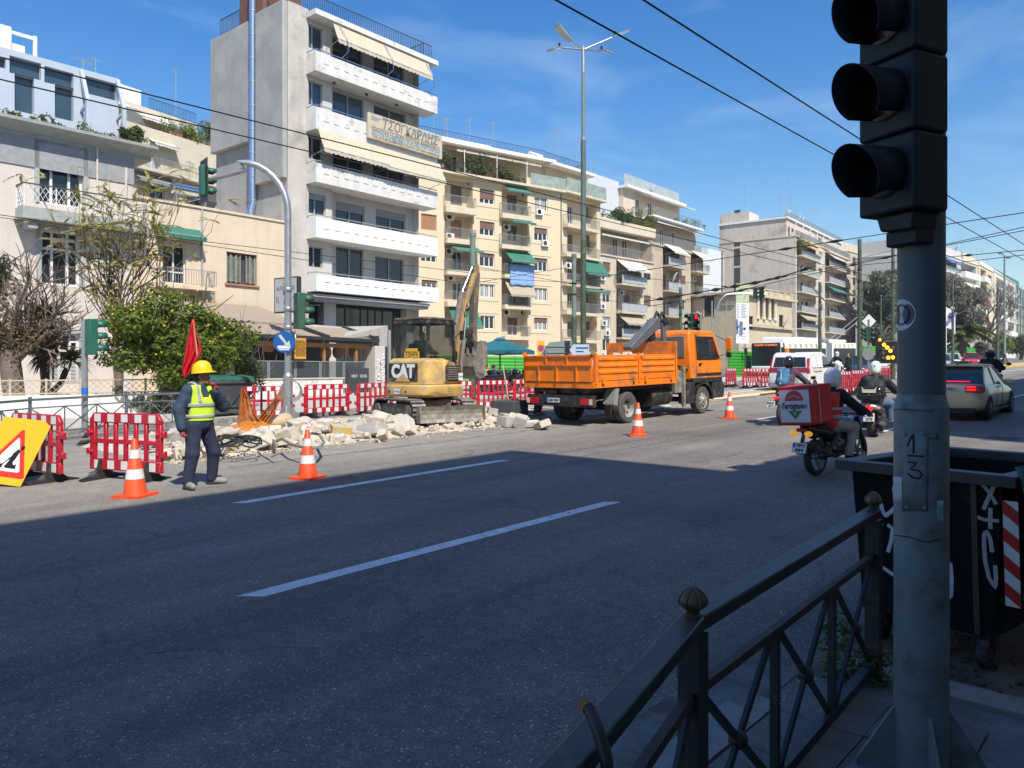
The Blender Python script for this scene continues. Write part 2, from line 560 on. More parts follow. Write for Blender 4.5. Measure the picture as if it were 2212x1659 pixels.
dash(20.2,25.2,9.14,.13);dash(18.6,23.4,5.46,.13);dash(34.5,39.5,5.46,.13);dash(35,40,9.14,.13);dash(50,55,5.46);dash(66,71,5.46);dash(82,87,5.46)
dash(13.4,13.9,3.75,.3,M_line);dash(14.4,15.1,3.4,.3,M_line)
k=Mb();strip(k,60,128,12.6,12.75,.004);kind(k.build('lane_marking',M_line),'structure')
k=Mb();strip(k,6.5,30,12.25,12.4,.004);kind(k.build('edge_line',M_lineold),'structure')
# near pavement with its kerb, a bay cut into it for the bins
M_slab=mat('paving_slab',(.17,.168,.155),.9,var=.25,scale=5,bump=.35,bscale=60,dirt=((.12,.115,.1),.55,4))
M_kerb=mat('kerb_stone',(.26,.25,.23),.9,var=.16,scale=4,bump=.35,bscale=40,dirt=((.14,.13,.11),.5,5))
M_maroon=mat('ribbed_maroon_tile',(.10,.045,.045),.85,var=.2,scale=6,dirt=((.16,.15,.14),.35,4))
def block(m,x0,x1,y0,y1,h,n=6,base=-.3):
 for i in range(n):
  a,b=x0+(x1-x0)*i/n,x0+(x1-x0)*(i+1)/n
  m.hexa([(a,y0,G(a)+base),(b,y0,G(b)+base),(b,y1,G(b)+base),(a,y1,G(a)+base),(a,y0,G(a)+h),(b,y0,G(b)+h),(b,y1,G(b)+h),(a,y1,G(a)+h)])
near=Mb()
block(near,-40,4.3,-5.2,1.5,.125,4);block(near,4.3,9.5,-5.2,.28,.125);block(near,9.5,60,-5.2,1.5,.125)
near=kind(near.build('near_pavement',M_slab),'structure')
sl=Mb().box(-.197,.197,-.197,.197,-.02,.027).mesh('paving_slab',M_slab)
rb=Mb().box(-.197,.197,-.197,.197,-.02,.022)
for i in range(9):rb.box(-.197,.197,-.18+i*.043,-.162+i*.043,.02,.03)
rb=rb.mesh('ribbed_tile',M_maroon)
for i in range(-2,16):
 for j in range(12):
  x,y=.9+i*.4,1.3-j*.4
  if x>4.1 and y>.1:continue
  if x>6.6:continue
  tact=(3.9<x<4.9 and y<.2)or(x<4.6 and-.8<y<-.4)
  part('ribbed_tile' if tact else 'paving_slab',rb if tact else sl,near,(x,y,G(x)+.125+random.uniform(-.004,.004)),(random.uniform(-.008,.008),random.uniform(-.008,.008)-SL,0))
ks=Mb().box(-.48,.48,-.1,.1,-.35,.15).mesh('kerb_stone',M_kerb)
for i in range(-6,44):
 x=i*.97+.2
 if 4.0<x<9.6:continue
 part('kerb_stone',ks,near,(x,1.61,G(x)+random.uniform(-.008,.006)),(0,-SL,random.uniform(-.012,.012)))
for i in range(4):part('kerb_stone',ks,near,(4.8+i*.97,.38,G(5)+.0),(0,-SL,0))
part('kerb_stone',ks,near,(4.28,1.0,G(4.3)),(0,0,math.radians(90)))
gut=Mb();strip(gut,-20,4.3,1.71,2.12,.004,6);kind(gut.build('gutter',mat('dark_gutter_concrete',(.17,.165,.155),.9,var=.25,scale=4,bump=.5,dirt=((.08,.075,.065),.6,3))),'structure')
M_dirt=mat('bin_bay_dirt',(.13,.1,.075),.95,var=.4,scale=5,bump=.6,bscale=30)
dt=Mb();strip(dt,4.36,9.4,.45,1.71,.004,4);kind(dt.build('dirty_bay_floor',M_dirt),'structure')
# middle island, broken up, and its far stretch with a yellow kerb
M_rubbleground=mat('broken_concrete_ground',(.44,.40,.33),.95,var=.25,scale=3,bump=.8,bscale=12)
isl=Mb()
random.seed(3)
pts=[]
for i in range(41):
 x=6.1+i*.44
 e=min(1,(x-5.9)/1.5)
 pts.append((x,14.3-.6*e+random.uniform(-.16,.16),18.3+random.uniform(-.1,.1)))
for i in range(40):
 (a,y0,y1),(b,y2,y3)=pts[i],pts[i+1]
 hm=lambda t:(.17+.05*math.sin(a*3+t*9))*(min(1,i/3.0)if t==0 else 1)
 m0,m1=(y0+.55),(y2+.55)
 isl.quad((a,y0,G(a)+.01),(b,y2,G(b)+.01),(b,m1,G(b)+(hm(0)if i else .06)),(a,m0,G(a)+hm(0)))
 isl.quad((a,m0,G(a)+hm(0)),(b,m1,G(b)+(hm(0)if i else .06)),(b,y3-.3,G(b)+.15),(a,y1-.3,G(a)+(.15 if i else .0)))
 isl.quad((a,y1-.3,G(a)+.15),(b,y3-.3,G(b)+.15),(b,y3,G(b)+.01),(a,y1,G(a)+.01))
kind(isl.build('broken_island',M_rubbleground),'structure')
ki=Mb().box(-.48,.48,-.09,.09,-.2,.17).mesh('kerb_stone',M_kerb)
root=Mb();block(root,9.2,24,16.2,18.2,.15,8);isl2=kind(root.build('island_slab',M_concrete),'structure')
for i in range(15):part('kerb_stone',ki,isl2,(9.4+i*.985,18.3,G(9.4+i)),(0,-SL,random.uniform(-.01,.01)))
M_yellow=mat('yellow_kerb_paint',(.62,.36,.03),.7,var=.15,scale=4,dirt=((.3,.22,.1),.3,5))
far=Mb();block(far,60,190,15.6,18,.16,12);far=kind(far.build('far_island',M_concrete),'structure')
yk=Mb();block(yk,60,190,15.3,15.6,.18,24);kind(yk.build('yellow_kerb',M_yellow),'structure')
y2=Mb();block(y2,26,36,14.2,14.45,.15,4);kind(y2.build('yellow_kerb',M_yellow),'structure')
i3=Mb();block(i3,25.5,60,14.45,16.2,.13,8);kind(i3.build('island_slab',M_concrete),'structure')
# far pavement and the square behind it
M_farpave=mat('far_pavement_slabs',(.40,.38,.34),.9,var=.12,scale=1.5,bump=.2,bscale=20)
fp=Mb();block(fp,-60,52,21.3,60,.14,8);fp=kind(fp.build('far_pavement',M_farpave),'structure')
kf=Mb().box(-.48,.48,-.1,.1,-.3,.15).mesh('kerb_stone',M_kerb)
for i in range(-8,46):part('kerb_stone',kf,fp,(i*.98,21.2,G(i)),(0,-SL,random.uniform(-.01,.01)))
# ---------------------------------------------------------------- buildings
Z1=zoomed(0,0,1.659);Z2=zoomed(800,0,1.659);Z3=zoomed(1600,400,2.07375);Z4=zoomed(2200,600,2.07375)
Z5=zoomed(2800,700,2.07375);Z7=zoomed(800,1000,2.07375);Z8=zoomed(1400,1050,2.07375);ZR=zoomed(3600,850,2.764)
ZC=zoomed(960,1080,3.0726);ZL=zoomed(0,800,2.37);ZE=zoomed(1450,1050,2.37);ZO=zoomed(0,0,1/1.8228)
class Bld:
 def __init__(s,name,label,cat,px0,d0,px1,d1,base=-.2,group=None,root=None):
  a,b=ray(px0);s.O=Vector((a*d0,b*d0))
  a,b=ray(px1);e=Vector((a*d1,b*d1))-s.O
  s.W=e.length;s.e=e.normalized();s.n=Vector((-s.e.y,s.e.x))
  s.gz=G(s.O.x)+base
  s.ang=math.atan2(s.e.y,s.e.x)
  s.root=root or thing(name,label,cat,(s.O.x,s.O.y,s.gz),s.ang,group)
 def u(s,px,y=0):
  a,b=ray(px);P=s.O+s.n*y
  return-(P.x*b-P.y*a)/(s.e.x*b-s.e.y*a)
 def z(s,py,u,y=0):
  P=s.O+s.n*y+s.e*u
  return zat(py,depth(P.x,P.y))-s.gz
 def xz(s,Z,x,y,yo=0):
  px,py=Z(x,y);u=s.u(px,yo);return u,s.z(py,u,yo)
 def rect(s,Z,r,yo=0):
  x0,yt,x1,yb=r
  u0,u1=s.u(Z(x0,0)[0],yo),s.u(Z(x1,0)[0],yo)
  um=(u0+u1)/2
  return u0,u1,s.z(Z(0,yb)[1],um,yo),s.z(Z(0,yt)[1],um,yo)
def wall(m,x0,x1,z0,z1,holes,y=0.0,dep=.22):
 xs=sorted({x0,x1,*[min(max(h[i],x0),x1)for h in holes for i in(0,1)]})
 zs=sorted({z0,z1,*[min(max(h[i],z0),z1)for h in holes for i in(2,3)]})
 for i in range(len(xs)-1):
  j=0
  while j<len(zs)-1:
   cx=(xs[i]+xs[i+1])/2
   def hole(k):
    cz=(zs[k]+zs[k+1])/2
    return any(h[0]<cx<h[1]and h[2]<cz<h[3]for h in holes)
   if hole(j):j+=1;continue
   k=j
   while k+1<len(zs)-1 and not hole(k+1):k+=1
   m.quad((xs[i],y,zs[j]),(xs[i+1],y,zs[j]),(xs[i+1],y,zs[k+1]),(xs[i],y,zs[k+1]))
   j=k+1
 for h in holes:
  a,b,c,d=max(h[0],x0),min(h[1],x1),max(h[2],z0),min(h[3],z1)
  dp_=h[4]if len(h)>4 else dep
  m.quad((a,y,c),(b,y,c),(b,y+dp_,c),(a,y+dp_,c));m.quad((a,y,d),(a,y+dp_,d),(b,y+dp_,d),(b,y,d))
  m.quad((a,y,c),(a,y+dp_,c),(a,y+dp_,d),(a,y,d));m.quad((b,y,c),(b,y,d),(b,y+dp_,d),(b,y+dp_,c))
def shell(m,x0,x1,y0,y1,z0,z1):
 m.quad((x0,y0,z0),(x0,y0,z1),(x0,y1,z1),(x0,y1,z0));m.quad((x1,y0,z0),(x1,y1,z0),(x1,y1,z1),(x1,y0,z1))
 m.quad((x0,y1,z0),(x0,y1,z1),(x1,y1,z1),(x1,y1,z0));m.quad((x0,y0,z1),(x1,y0,z1),(x1,y1,z1),(x0,y1,z1))
M_fr_w=mat('white_window_frame',(.68,.68,.66),.45,var=.05)
M_fr_g=mat('grey_window_frame',(.36,.39,.40),.4,.3,var=.05)
M_fr_d=mat('dark_window_frame',(.06,.055,.05),.5,var=.1)
M_roll_b=mat('brown_roller_shutter',(.16,.10,.075),.7,var=.1)
M_roll_g=mat('grey_roller_shutter',(.30,.31,.32),.6,var=.08)
M_roll_o=mat('tan_roller_shutter',(.36,.17,.09),.7,var=.1)
M_curt=mat('pale_curtain',(.42,.42,.38),.9,var=.2,scale=3)
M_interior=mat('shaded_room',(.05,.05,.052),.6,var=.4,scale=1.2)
def window(par,r,y,fr=None,glass=None,nv=2,tr=(),roll=0.0,rollm=None,fw=.06,curtain=False,name='window'):
 x0,x1,z0,z1=r;fr=fr or M_fr_w;glass=glass or M_glass
 zt=z1-(z1-z0)*roll
 m=Mb()
 m.box(x0,x0+fw,y,y+.07,z0,z1);m.box(x1-fw,x1,y,y+.07,z0,z1)
 m.box(x0+fw,x1-fw,y,y+.07,z0,z0+fw);m.box(x0+fw,x1-fw,y,y+.07,z1-fw,z1)
 for i in range(1,nv):
  c=x0+(x1-x0)*i/nv
  m.box(c-fw*.6,c+fw*.6,y+.002,y+.066,z0+fw,max(zt,z0+fw+.01))
 for t in tr:
  c=z0+(z1-z0)*t
  if c<zt:m.box(x0+fw,x1-fw,y+.006,y+.06,c-fw*.5,c+fw*.5)
 w=m.build(name,fr,par)
 if zt>z0+.1:
  Mb().box(x0+.01,x1-.01,y+.075,y+.09,z0+.01,zt).build('pane',glass,w)
  if curtain:
   c=Mb();n=8
   for i in range(n):
    a=x0+(x1-x0)*(.08+.84*i/n);b=x0+(x1-x0)*(.08+.84*(i+.7)/n)
    c.box(a,b,y+.066,y+.074,z0+.08,zt-.03)
   c.build('curtain',M_curt,w)
 if roll>0:
  s=Mb();n=max(3,int((z1-zt)/.09))
  for i in range(n):
   a=zt+(z1-zt)*i/n;b=zt+(z1-zt)*(i+.86)/n
   s.box(x0+.02,x1-.02,y-.012,y+.03,a,b)
  s.build('roller_shutter',rollm or M_roll_b,w)
 return w
def bars(m,p0,p1,z0,h,gap=.13,t=.018,rail=.035,mid=True):
 a,b=Vector((*p0,0)),Vector((*p1,0));L=(b-a).length
 if L<.05:return
 n=max(1,int(L/gap))
 m.bar(a+Vector((0,0,z0+h)),b+Vector((0,0,z0+h)),rail,rail)
 if mid:m.bar(a+Vector((0,0,z0+.1)),b+Vector((0,0,z0+.1)),t,t)
 for i in range(n+1):
  p=a.lerp(b,i/n);m.box(p.x-t/2,p.x+t/2,p.y-t/2,p.y+t/2,z0+(.1 if mid else 0),z0+h)
M_rail_g=mat('grey_rail_paint',(.30,.31,.30),.5,.2,var=.1)
M_rail_d=mat('dark_rail_paint',(.03,.03,.03),.5,.2,var=.1)
M_rail_b=mat('blue_rail_paint',(.10,.19,.38),.5,.1,var=.1)
M_frost=mat('frosted_balcony_glass',(.34,.38,.39),.25,var=.12,scale=2,spec=.5)
def balcony(par,u0,u1,z0,z1,yo,m,yi=0.0,rail=None,h=.95,kind_='bars',railm=None):
 b=Mb().box(u0,u1,yo,yi,z0,z1).build('balcony',m,par)
 if kind_=='bars':
  r=Mb();bars(r,(u0+.04,yo+.04),(u1-.04,yo+.04),z1,h);bars(r,(u0+.04,yi),(u0+.04,yo+.06),z1,h);bars(r,(u1-.04,yi),(u1-.04,yo+.06),z1,h)
  r.build('railing',railm or M_rail_g,b)
 elif kind_=='glass':
  r=Mb();r.bar((u0,yo+.04,z1+h),(u1,yo+.04,z1+h),.04,.04);n=max(2,int((u1-u0)/1.1))
  for i in range(n+1):
   x=u0+.03+(u1-u0-.06)*i/n;r.box(x-.02,x+.02,yo+.02,yo+.06,z1,z1+h)
  r.build('railing',railm or M_rail_g,b)
  Mb().box(u0+.03,u1-.03,yo+.035,yo+.047,z1+.06,z1+h-.06).build('glass_panel',M_frost,b)
 elif kind_=='solid':
  Mb().box(u0,u1,yo,yo+.1,z1+.002,z1+h).box(u0,u0+.1,yo+.1,yi,z1+.002,z1+h).box(u1-.1,u1,yo+.1,yi,z1+.002,z1+h).build('parapet',m,b)
 return b
M_aw_beige=mat('beige_awning_canvas',(.50,.43,.32),.9,var=.07,scale=3,streak=.12)
M_aw_green=mat('green_awning_canvas',(.03,.15,.10),.85,var=.12,scale=3)
M_aw_tan=mat('tan_awning_canvas',(.36,.30,.22),.9,var=.1,scale=3)
M_aw_white=mat('pale_awning_canvas',(.60,.57,.50),.9,var=.06,scale=3)
def awning(par,u0,u1,z1,y1,z0,y0,m,val=.22,sag=.05):
 a=Mb();n,q=max(6,int((u1-u0)/.3)),5
 P=lambda i,j:(u0+(u1-u0)*i/n,y1+(y0-y1)*j/q,z1+(z0-z1)*j/q-sag*math.sin(math.pi*j/q)-.015*math.sin(i*1.9)*j/q)
 a.loft([[P(i,j)for i in range(n+1)]for j in range(q+1)],False,False)
 for i in range(n):
  sc=lambda t:val*(.75+.25*abs(math.sin(t*math.pi)))
  A,B=P(i,q),P(i+1,q)
  mid=((A[0]+B[0])/2,A[1]-.01,A[2])
  a.quad(A,mid,(mid[0],mid[1],mid[2]-val),(A[0],A[1],A[2]-val*.72));a.quad(mid,B,(B[0],B[1],B[2]-val*.72),(mid[0],mid[1],mid[2]-val))
 o=a.build('awning',m,par)
 so=o.modifiers.new('thick','SOLIDIFY');so.thickness=.012
 r=Mb();r.tube([(u0,y0,z0),(u1,y0,z0)],.03,6)
 r.tube([(u0+.1,y0,z0),(u0+.1,0,z0-.25)],.018,5);r.tube([(u1-.1,y0,z0),(u1-.1,0,z0-.25)],.018,5)
 r.build('awning_arm',M_fr_g,o)
 return o
AC={}
def aircon(par,x,z,y=0.0,w=.85):
 if not AC:
  AC['b']=Mb().box(-.42,.42,-.32,0,-.3,.3).mesh('air_conditioner',M_white)
  m=Mb().cyl((-.1,-.326,0),(-.1,-.322,0),.24,n=16)
  for k in(.08,.14,.2):m.lathe([(k,-.34),(k+.015,-.34),(k+.015,-.327),(k,-.327)],16,(-.1,0,0),'y')
  AC['f']=m.mesh('fan_grille',M_fr_d)
  AC['k']=Mb().box(-.35,-.31,-.32,0,-.36,-.3).box(.31,.35,-.32,0,-.36,-.3).mesh('bracket',M_fr_g)
 b=part('air_conditioner',AC['b'],par,(x,y,z));part('fan_grille',AC['f'],b);part('bracket',AC['k'],b)
 return b
def antenna(par,x,y,z,h=2.5,arms=5,rz=.4):
 m=Mb().cyl((0,0,0),(0,0,h),.025,n=6)
 m.bar((-.5,0,h-.15),(.6,0,h-.1),.025,.025)
 for i in range(arms):m.bar((-.4+.22*i,-.3+.02*i,h-.13),(-.4+.22*i,.3-.02*i,h-.13),.016,.016)
 o=m.build('roof_antenna',M_rail_g,par,loc=(x,y,z));o.rotation_euler=(0,0,rz);return o
def dish(par,x,y,z,r=.45,rz=0.0):
 pr=[(.001,.0),(r*.5,.04),(r*.8,.1),(r,.17),(r,.19),(r*.8,.12),(r*.5,.06),(.001,.02)]
 m=Mb().lathe(pr,16,(0,0,0),'y',False)
 o=m.build('satellite_dish',M_white,par,40,loc=(x,y,z));o.rotation_euler=(-.5,0,rz+math.pi)
 Mb().cyl((0,0,0),(0,-.2,-.7),.025,n=6).bar((0,.1,-r*.6),(0,.55,-.05),.02,.02).ball((0,.55,-.05),.05,6,4).build('dish_arm',M_rail_g,o)
 return o
 # -------- grey and pink old house with a modern grey top, far left
M_pink=mat('pale_pink_render',(.56,.50,.45),.9,var=.06,scale=1.2,bump=.15,bscale=50,streak=.18)
M_corn=mat('grey_green_cornice',(.33,.35,.33),.85,var=.1,scale=2,streak=.2)
M_frieze=mat('grey_frieze',(.27,.28,.29),.85,var=.15,scale=4)
M_loft=mat('blue_grey_loft_panel',(.40,.46,.53),.5,var=.05,scale=.8,streak=.08)
B=Bld('old_house','pale pink old house with grey cornice, lattice balcony and modern grey glazed top floor','house',-60,30.9,286,35.65)
R1,W1=B.root,B.W
zcor=B.z(Z1(0,905)[1],B.u(0));zc1=B.z(Z1(0,735)[1],B.u(0,-.75),-.75)
zsof=zc1-.55
wl_=[]
for r in((270,962,530,1262),):
 wl_.append(B.rect(Z1,r))
up=B.rect(Z1,(255,958,545,1345));mid=B.rect(ZL,(385,258,750,770));low=B.rect(ZL,(480,1215,750,1690))
lf_u=(-.01+.3,1.9)
m=Mb();hs=[(*up,.3),(*mid,.3),(*low,.3)]
wall(m,0,W1,0,zsof,hs);shell(m,0,W1,0,9,0,zsof)
m.build('wall',M_pink,R1)
Mb().box(-.05,W1+.06,-.05,-.004,zsof-1.25,zsof).build('frieze',M_frieze,R1)
Mb().prism([(-.06,zsof),(-.06,zsof+.16),(-.5,zsof+.3),(-.78,zsof+.42),(-.8,zsof+.55),(9,zsof+.62),(9,zsof)],-.5,W1+.85,'x').build('cornice',M_corn,R1)
for r,nm in((up,'window'),(mid,'window'),(low,'window')):
 x0,x1,z0,z1=r
 Mb().box(x0-.18,x0-.002,-.05,-.003,z0,z1+.2).box(x1+.002,x1+.18,-.05,-.003,z0,z1+.2).box(x0,x1,-.05,-.003,z1+.002,z1+.2).build('window_surround',M_corn,R1)
 w=Mb();fw=.1;y=.2
 for x in(x0,x0+(x1-x0)*.27,x0+(x1-x0)*.73-fw,x1-fw):w.box(x,x+fw,y,y+.09,z0,z1)
 H_=z1-z0
 for zz in(z0,z0+H_*.64,z0+H_*.82,z1-fw):w.box(x0+fw,x1-fw,y+.004,y+.086,zz,zz+fw)
 w=w.build('window',M_fr_w,R1)
 Mb().box(x0,x1,y+.1,y+.12,z0,z1).build('pane',M_glass,w)
 # balcony with scale-pattern railing
bu0,bz=B.xz(Z1,150,1340,-.95);bu1=bu0+5.1
zb1=B.z(Z1(0,1340)[1],bu0,-.95);zb0=zb1-.5
b=Mb().box(bu0,bu1,-.95,-.006,zb0+.1,zb1).box(bu0-.06,bu1+.06,-1.0,-.006,zb0,zb0+.098).box(bu0+.25,bu0+.6,-.8,-.006,zb0-.35,zb0-.002).box(bu1-.6,bu1-.25,-.8,-.006,zb0-.35,zb0-.002).build('balcony',M_corn,R1)
r=Mb();hr=.95
for(a,c)in(((bu0+.05,-.9),(bu1-.05,-.9)),((bu0+.05,-.02),(bu0+.05,-.85)),((bu1-.05,-.02),(bu1-.05,-.85))):
 A,Cc=Vector((*a,0)),Vector((*c,0));L=(Cc-A).length;n=max(2,int(L/.2));d=(Cc-A)/n
 for row in range(5):
  for i in range(n):
   p=A+d*(i+.5*(row%2));q=p+d
   if i+.5*(row%2)+1>n+.01:continue
   zz=zb1+.04+row*(hr-.1)/5;hh=(hr-.1)/5
   r.bar((p.x,p.y,zz+hh),((p+q).x/2,(p+q).y/2,zz),.016,.016);r.bar(((p+q).x/2,(p+q).y/2,zz),(q.x,q.y,zz+hh),.016,.016)
 for k in range(n+1):
  if k%6==0:p=A+d*k;r.box(p.x-.02,p.x+.02,p.y-.02,p.y+.02,zb1,zb1+hr)
r.build('railing',M_fr_w,b)
hr_=Mb()
hr_.bar((bu0,-.9,zb1+hr),(bu1,-.9,zb1+hr),.07,.05);hr_.bar((bu0+.05,-.87,zb1+hr),(bu0+.05,0,zb1+hr),.07,.05)
hr_.build('handrail',M_fr_d,b)
gr=Mb()
for i in range(14):
 for row in range(6):
  x=low[0]+.1+i*(low[1]-low[0]-.2)/14;w_=(low[1]-low[0]-.2)/14
  zz=low[2]+.1+row*.16;gr.bar((x,-.02,zz+.16),(x+w_/2,-.02,zz),.015,.015);gr.bar((x+w_/2,-.02,zz),(x+w_,-.02,zz+.16),.015,.015)
gr.build('window_grille',M_fr_w,R1)
dpx,dz0=B.xz(Z1,630,960);
Mb().tube([(dpx,-.1,dz0),(dpx,-.1,B.z(Z1(0,1330)[1],dpx))],.045,8).tube([(dpx+1.25,-.1,dz0-.7),(dpx+1.25,-.1,dz0-4)],.06,8).tube([(dpx,-.1,dz0-1.9),(dpx+1.25,-.1,dz0-2.3)],.03,6).build('drainpipe',M_pink,R1)
# modern top floor
ly=1.1
def L(x,y):return B.xz(Z1,x,y,ly)
z_lb=zsof+.63;u_r=L(775,890)[0];z_top=L(500,440)[1];z_topL=L(0,298)[1]
hl=[B.rect(Z1,(95,490,222,735),ly),B.rect(Z1,(358,560,480,780),ly),B.rect(Z1,(62,388,268,500),ly),B.rect(Z1,(290,455,480,560),ly),B.rect(Z1,(540,520,765,632),ly),B.rect(Z1,(-40,370,38,440),ly)]
m=Mb();wall(m,0,u_r,z_lb,z_top,hl,ly,.3);shell(m,0,u_r,ly,8,z_lb,z_top)
m.build('top_floor',M_loft,R1)
for r in hl:Mb().box(r[0],r[1],ly+.26,ly+.29,r[2],r[3]).build('top_floor_pane',M_glass2,R1)
for x in(545,780):
 u=L(x,700)[0];m=Mb();t=.16;zt=z_top-.1
 m.bar((u-.1,ly-.02,zt),(u-.1,ly-.75,z_lb+1.6),t,t);m.bar((u-.1,ly-.75,z_lb+1.62),(u-.1,ly-.75,z_lb),t,t);m.bar((u-.1,ly-.75,z_lb+1.5),(u-.1,ly,z_lb+1.3),t*.7,t*.7);m.bar((u-.1,ly-.7,z_lb+1.3),(u-.1,ly,z_lb+.1),t*.7,t*.7)
 m.build('fin_frame',M_loft,R1)
uw=L(145,280)[0]
Mb().box(.2,uw,2.5,6,z_top+.01,z_top+1.5).build('roof_cabin',M_white,R1)
Mb().box(uw+.01,uw+.9,2.6,2.7,z_top+1.25,z_top+1.4).box(uw+.9,uw+1.05,2.6,2.7,z_top+.01,z_top+1.45).box(uw+.01,uw+.6,2.75,2.8,z_top+.02,z_top+.9).build('roof_frame',M_fr_w,R1)
antenna(R1,L(650,450)[0],3,z_top,1.2)
# -------- cream terraced block behind
M_creamd=mat('cream_render',(.56,.50,.38),.9,var=.07,scale=1,bump=.12,streak=.2)
B=Bld('terraced_block','cream block with planted terraces stepping back behind the old pink house','apartment block',255,56,475,64)
m=Mb();zt=B.z(Z1(0,690)[1],B.W*.5);zter=B.z(Z1(0,905)[1],B.W*.5);zs2=B.z(Z1(0,1155)[1],B.W*.5)
hs=[B.rect(Z1,(945,1000,1048,1130)),B.rect(Z1,(975,1215,1075,1310))]
wall(m,0,B.W,0,zter,hs);shell(m,0,B.W,0,12,0,zter)
m.box(.5,B.W-.4,2.2,11,zter+.01,zt).box(0,B.W,0,.15,zter+.002,zter+.3)
m.build('wall',M_creamd,B.root)
for r in hs:window(B.root,r,.15,M_fr_w,M_curt if r is hs[0]else M_glass,2)
Mb().box(-.1,B.W+.1,-.9,-.004,zs2-.2,zs2).build('balcony',M_creamd,B.root)
r=Mb();bars(r,(0,-.85),(B.W,-.85),zs2,.9);r.build('railing',M_rail_g,B.root)
r=Mb()
u=B.u(Z1(1100,0)[0]);bars(r,(u,2.3),(B.W-.5,2.3),zt,.9);r.build('roof_railing',M_rail_d,B.root)
Mb().box(.7,u-.2,3,8,zt+.01,zt+1.5).build('roof_cabin',M_fr_w,B.root)
awning(B.root,B.u(Z1(830,0)[0]),B.u(Z1(955,0)[0]),zt-.25,2.18,zt-1.0,.6,M_aw_white);awning(B.root,B.u(Z1(960,0)[0]),B.u(Z1(1275,0)[0]),zt-.4,2.18,zt-1.3,.6,M_aw_white)
awning(B.root,B.u(Z1(970,0)[0]),B.u(Z1(1140,0)[0]),zter-.5,-.01,zter-.9,-.8,M_aw_white)
awning(B.root,B.u(Z1(860,0)[0]),B.u(Z1(1120,0)[0]),zs2-.25,-.01,zs2-.9,-1.0,M_rail_g)
for x in(880,1215):
 lt=Mb();u=B.u(Z1(x,0)[0])
 for i in range(-6,7):
  lt.bar((u+i*.13-.4,.3,zter+.35),(u+i*.13+.4,.3,zter+1.5),.025,.02);lt.bar((u+i*.13+.4,.32,zter+.35),(u+i*.13-.4,.32,zter+1.5),.025,.02)
 lt.build('lattice_screen',M_fr_g,B.root)
antenna(B.root,B.u(Z1(895,0)[0]),5,zt+1.4,2.2);antenna(B.root,B.u(Z1(1310,0)[0]),3,zt,4.2);antenna(B.root,B.u(Z1(1225,0)[0]),-.3,zs2-4,5.5)
BT=(B,zter,zt)
# -------- low beige house with a flat top
M_beige=mat('beige_render',(.60,.50,.37),.9,var=.06,scale=1,bump=.12,streak=.22)
B=Bld('low_house','low beige flat-topped house with weathered shutters between the pink house and white block','house',287,35.7,621,42.25)
R3,W3=B.root,B.W
zt=B.z(Z1(0,1360)[1],B.u(Z1(1290,0)[0]))
hs=[B.rect(Z7,(190,-5,440,250)),B.rect(ZL,(860,560,990,900)),B.rect(ZO,(352,530,402,612)),(1.2,W3-1,0,3.3)]
hs.pop(1)
m=Mb();wall(m,0,W3,0,zt,hs);shell(m,0,W3,0,9,0,zt);m.build('wall',M_beige,R3)
Mb().box(-.02,W3+.0,-.07,9.05,zt+.002,zt+.12).build('coping',M_beige,R3)
r=hs[0]
w=window(R3,r,.16,mat('brown_window_frame',(.14,.07,.05),.6),M_interior,1)
M_shut=mat('weathered_green_shutter',(.20,.24,.20),.85,var=.35,scale=6,dirt=((.3,.25,.2),.5,8))
for i in range(6):
 if i==3:continue
 s=Mb();a=r[0]+.05+(r[1]-r[0]-.1)*i/6;b=a+(r[1]-r[0]-.1)/6-.03
 s.box(a,a+.05,.08,.13,r[2]+.08,r[3]-.1-.05*(i%2));s.box(b-.05,b,.08,.13,r[2]+.08,r[3]-.1-.05*(i%2))
 for k in range(14):zz=r[2]+.12+k*(r[3]-r[2]-.35)/14;s.obox(((a+b)/2,.105,zz+.05),(b-a-.1,.04,.05),(.6,0,0))
 s.build('shutter',M_shut,w)
Mb().box(r[0]-.1,r[1]+.1,-.1,-.003,r[2]-.09,r[2]-.002).build('window_sill',M_roll_o,R3)
window(R3,hs[1],.14,M_fr_w,M_glass,2,(.3,))
awning(R3,hs[1][0]-.5,hs[1][1]+.7,hs[1][3]+.9,-.02,hs[1][3]+.45,-.7,M_aw_green)
r2=hs[1]
bl=balcony(R3,r2[0]-.2,r2[1]+1.2,r2[2]-.3,r2[2]-.15,-.8,M_beige,0,h=.8)
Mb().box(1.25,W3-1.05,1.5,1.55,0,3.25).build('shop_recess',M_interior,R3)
dz=Mb().tube([(r2[1]+.8,-.06,zt),(r2[1]+.8,-.06,3.5)],.05,6);dz.build('drainpipe',M_fr_g,R3)
sh=thing('solar_water_heater','shiny solar water heater tank on the roof of the low beige house','water heater',R3.matrix_basis@Vector((B.u(Z1(1315,0)[0]),1.2,zt+.12)),B.ang)
Mb().lathe([(.001,-.95),(.2,-.93),(.27,-.85),(.27,.85),(.2,.93),(.001,.95)],18,(0,0,.95),'x').build('tank',M_chrome,sh,40)
Mb().box(-.8,-.74,-.25,.25,0,.72).box(.74,.8,-.25,.25,0,.72).bar((-.77,-.2,.1),(.77,-.2,.7),.04,.04).build('stand',M_steel,sh)
Mb().obox((.9,.6,.35),(1.6,.08,.9),(.8,0,0)).build('collector_panel',M_glass2,sh)
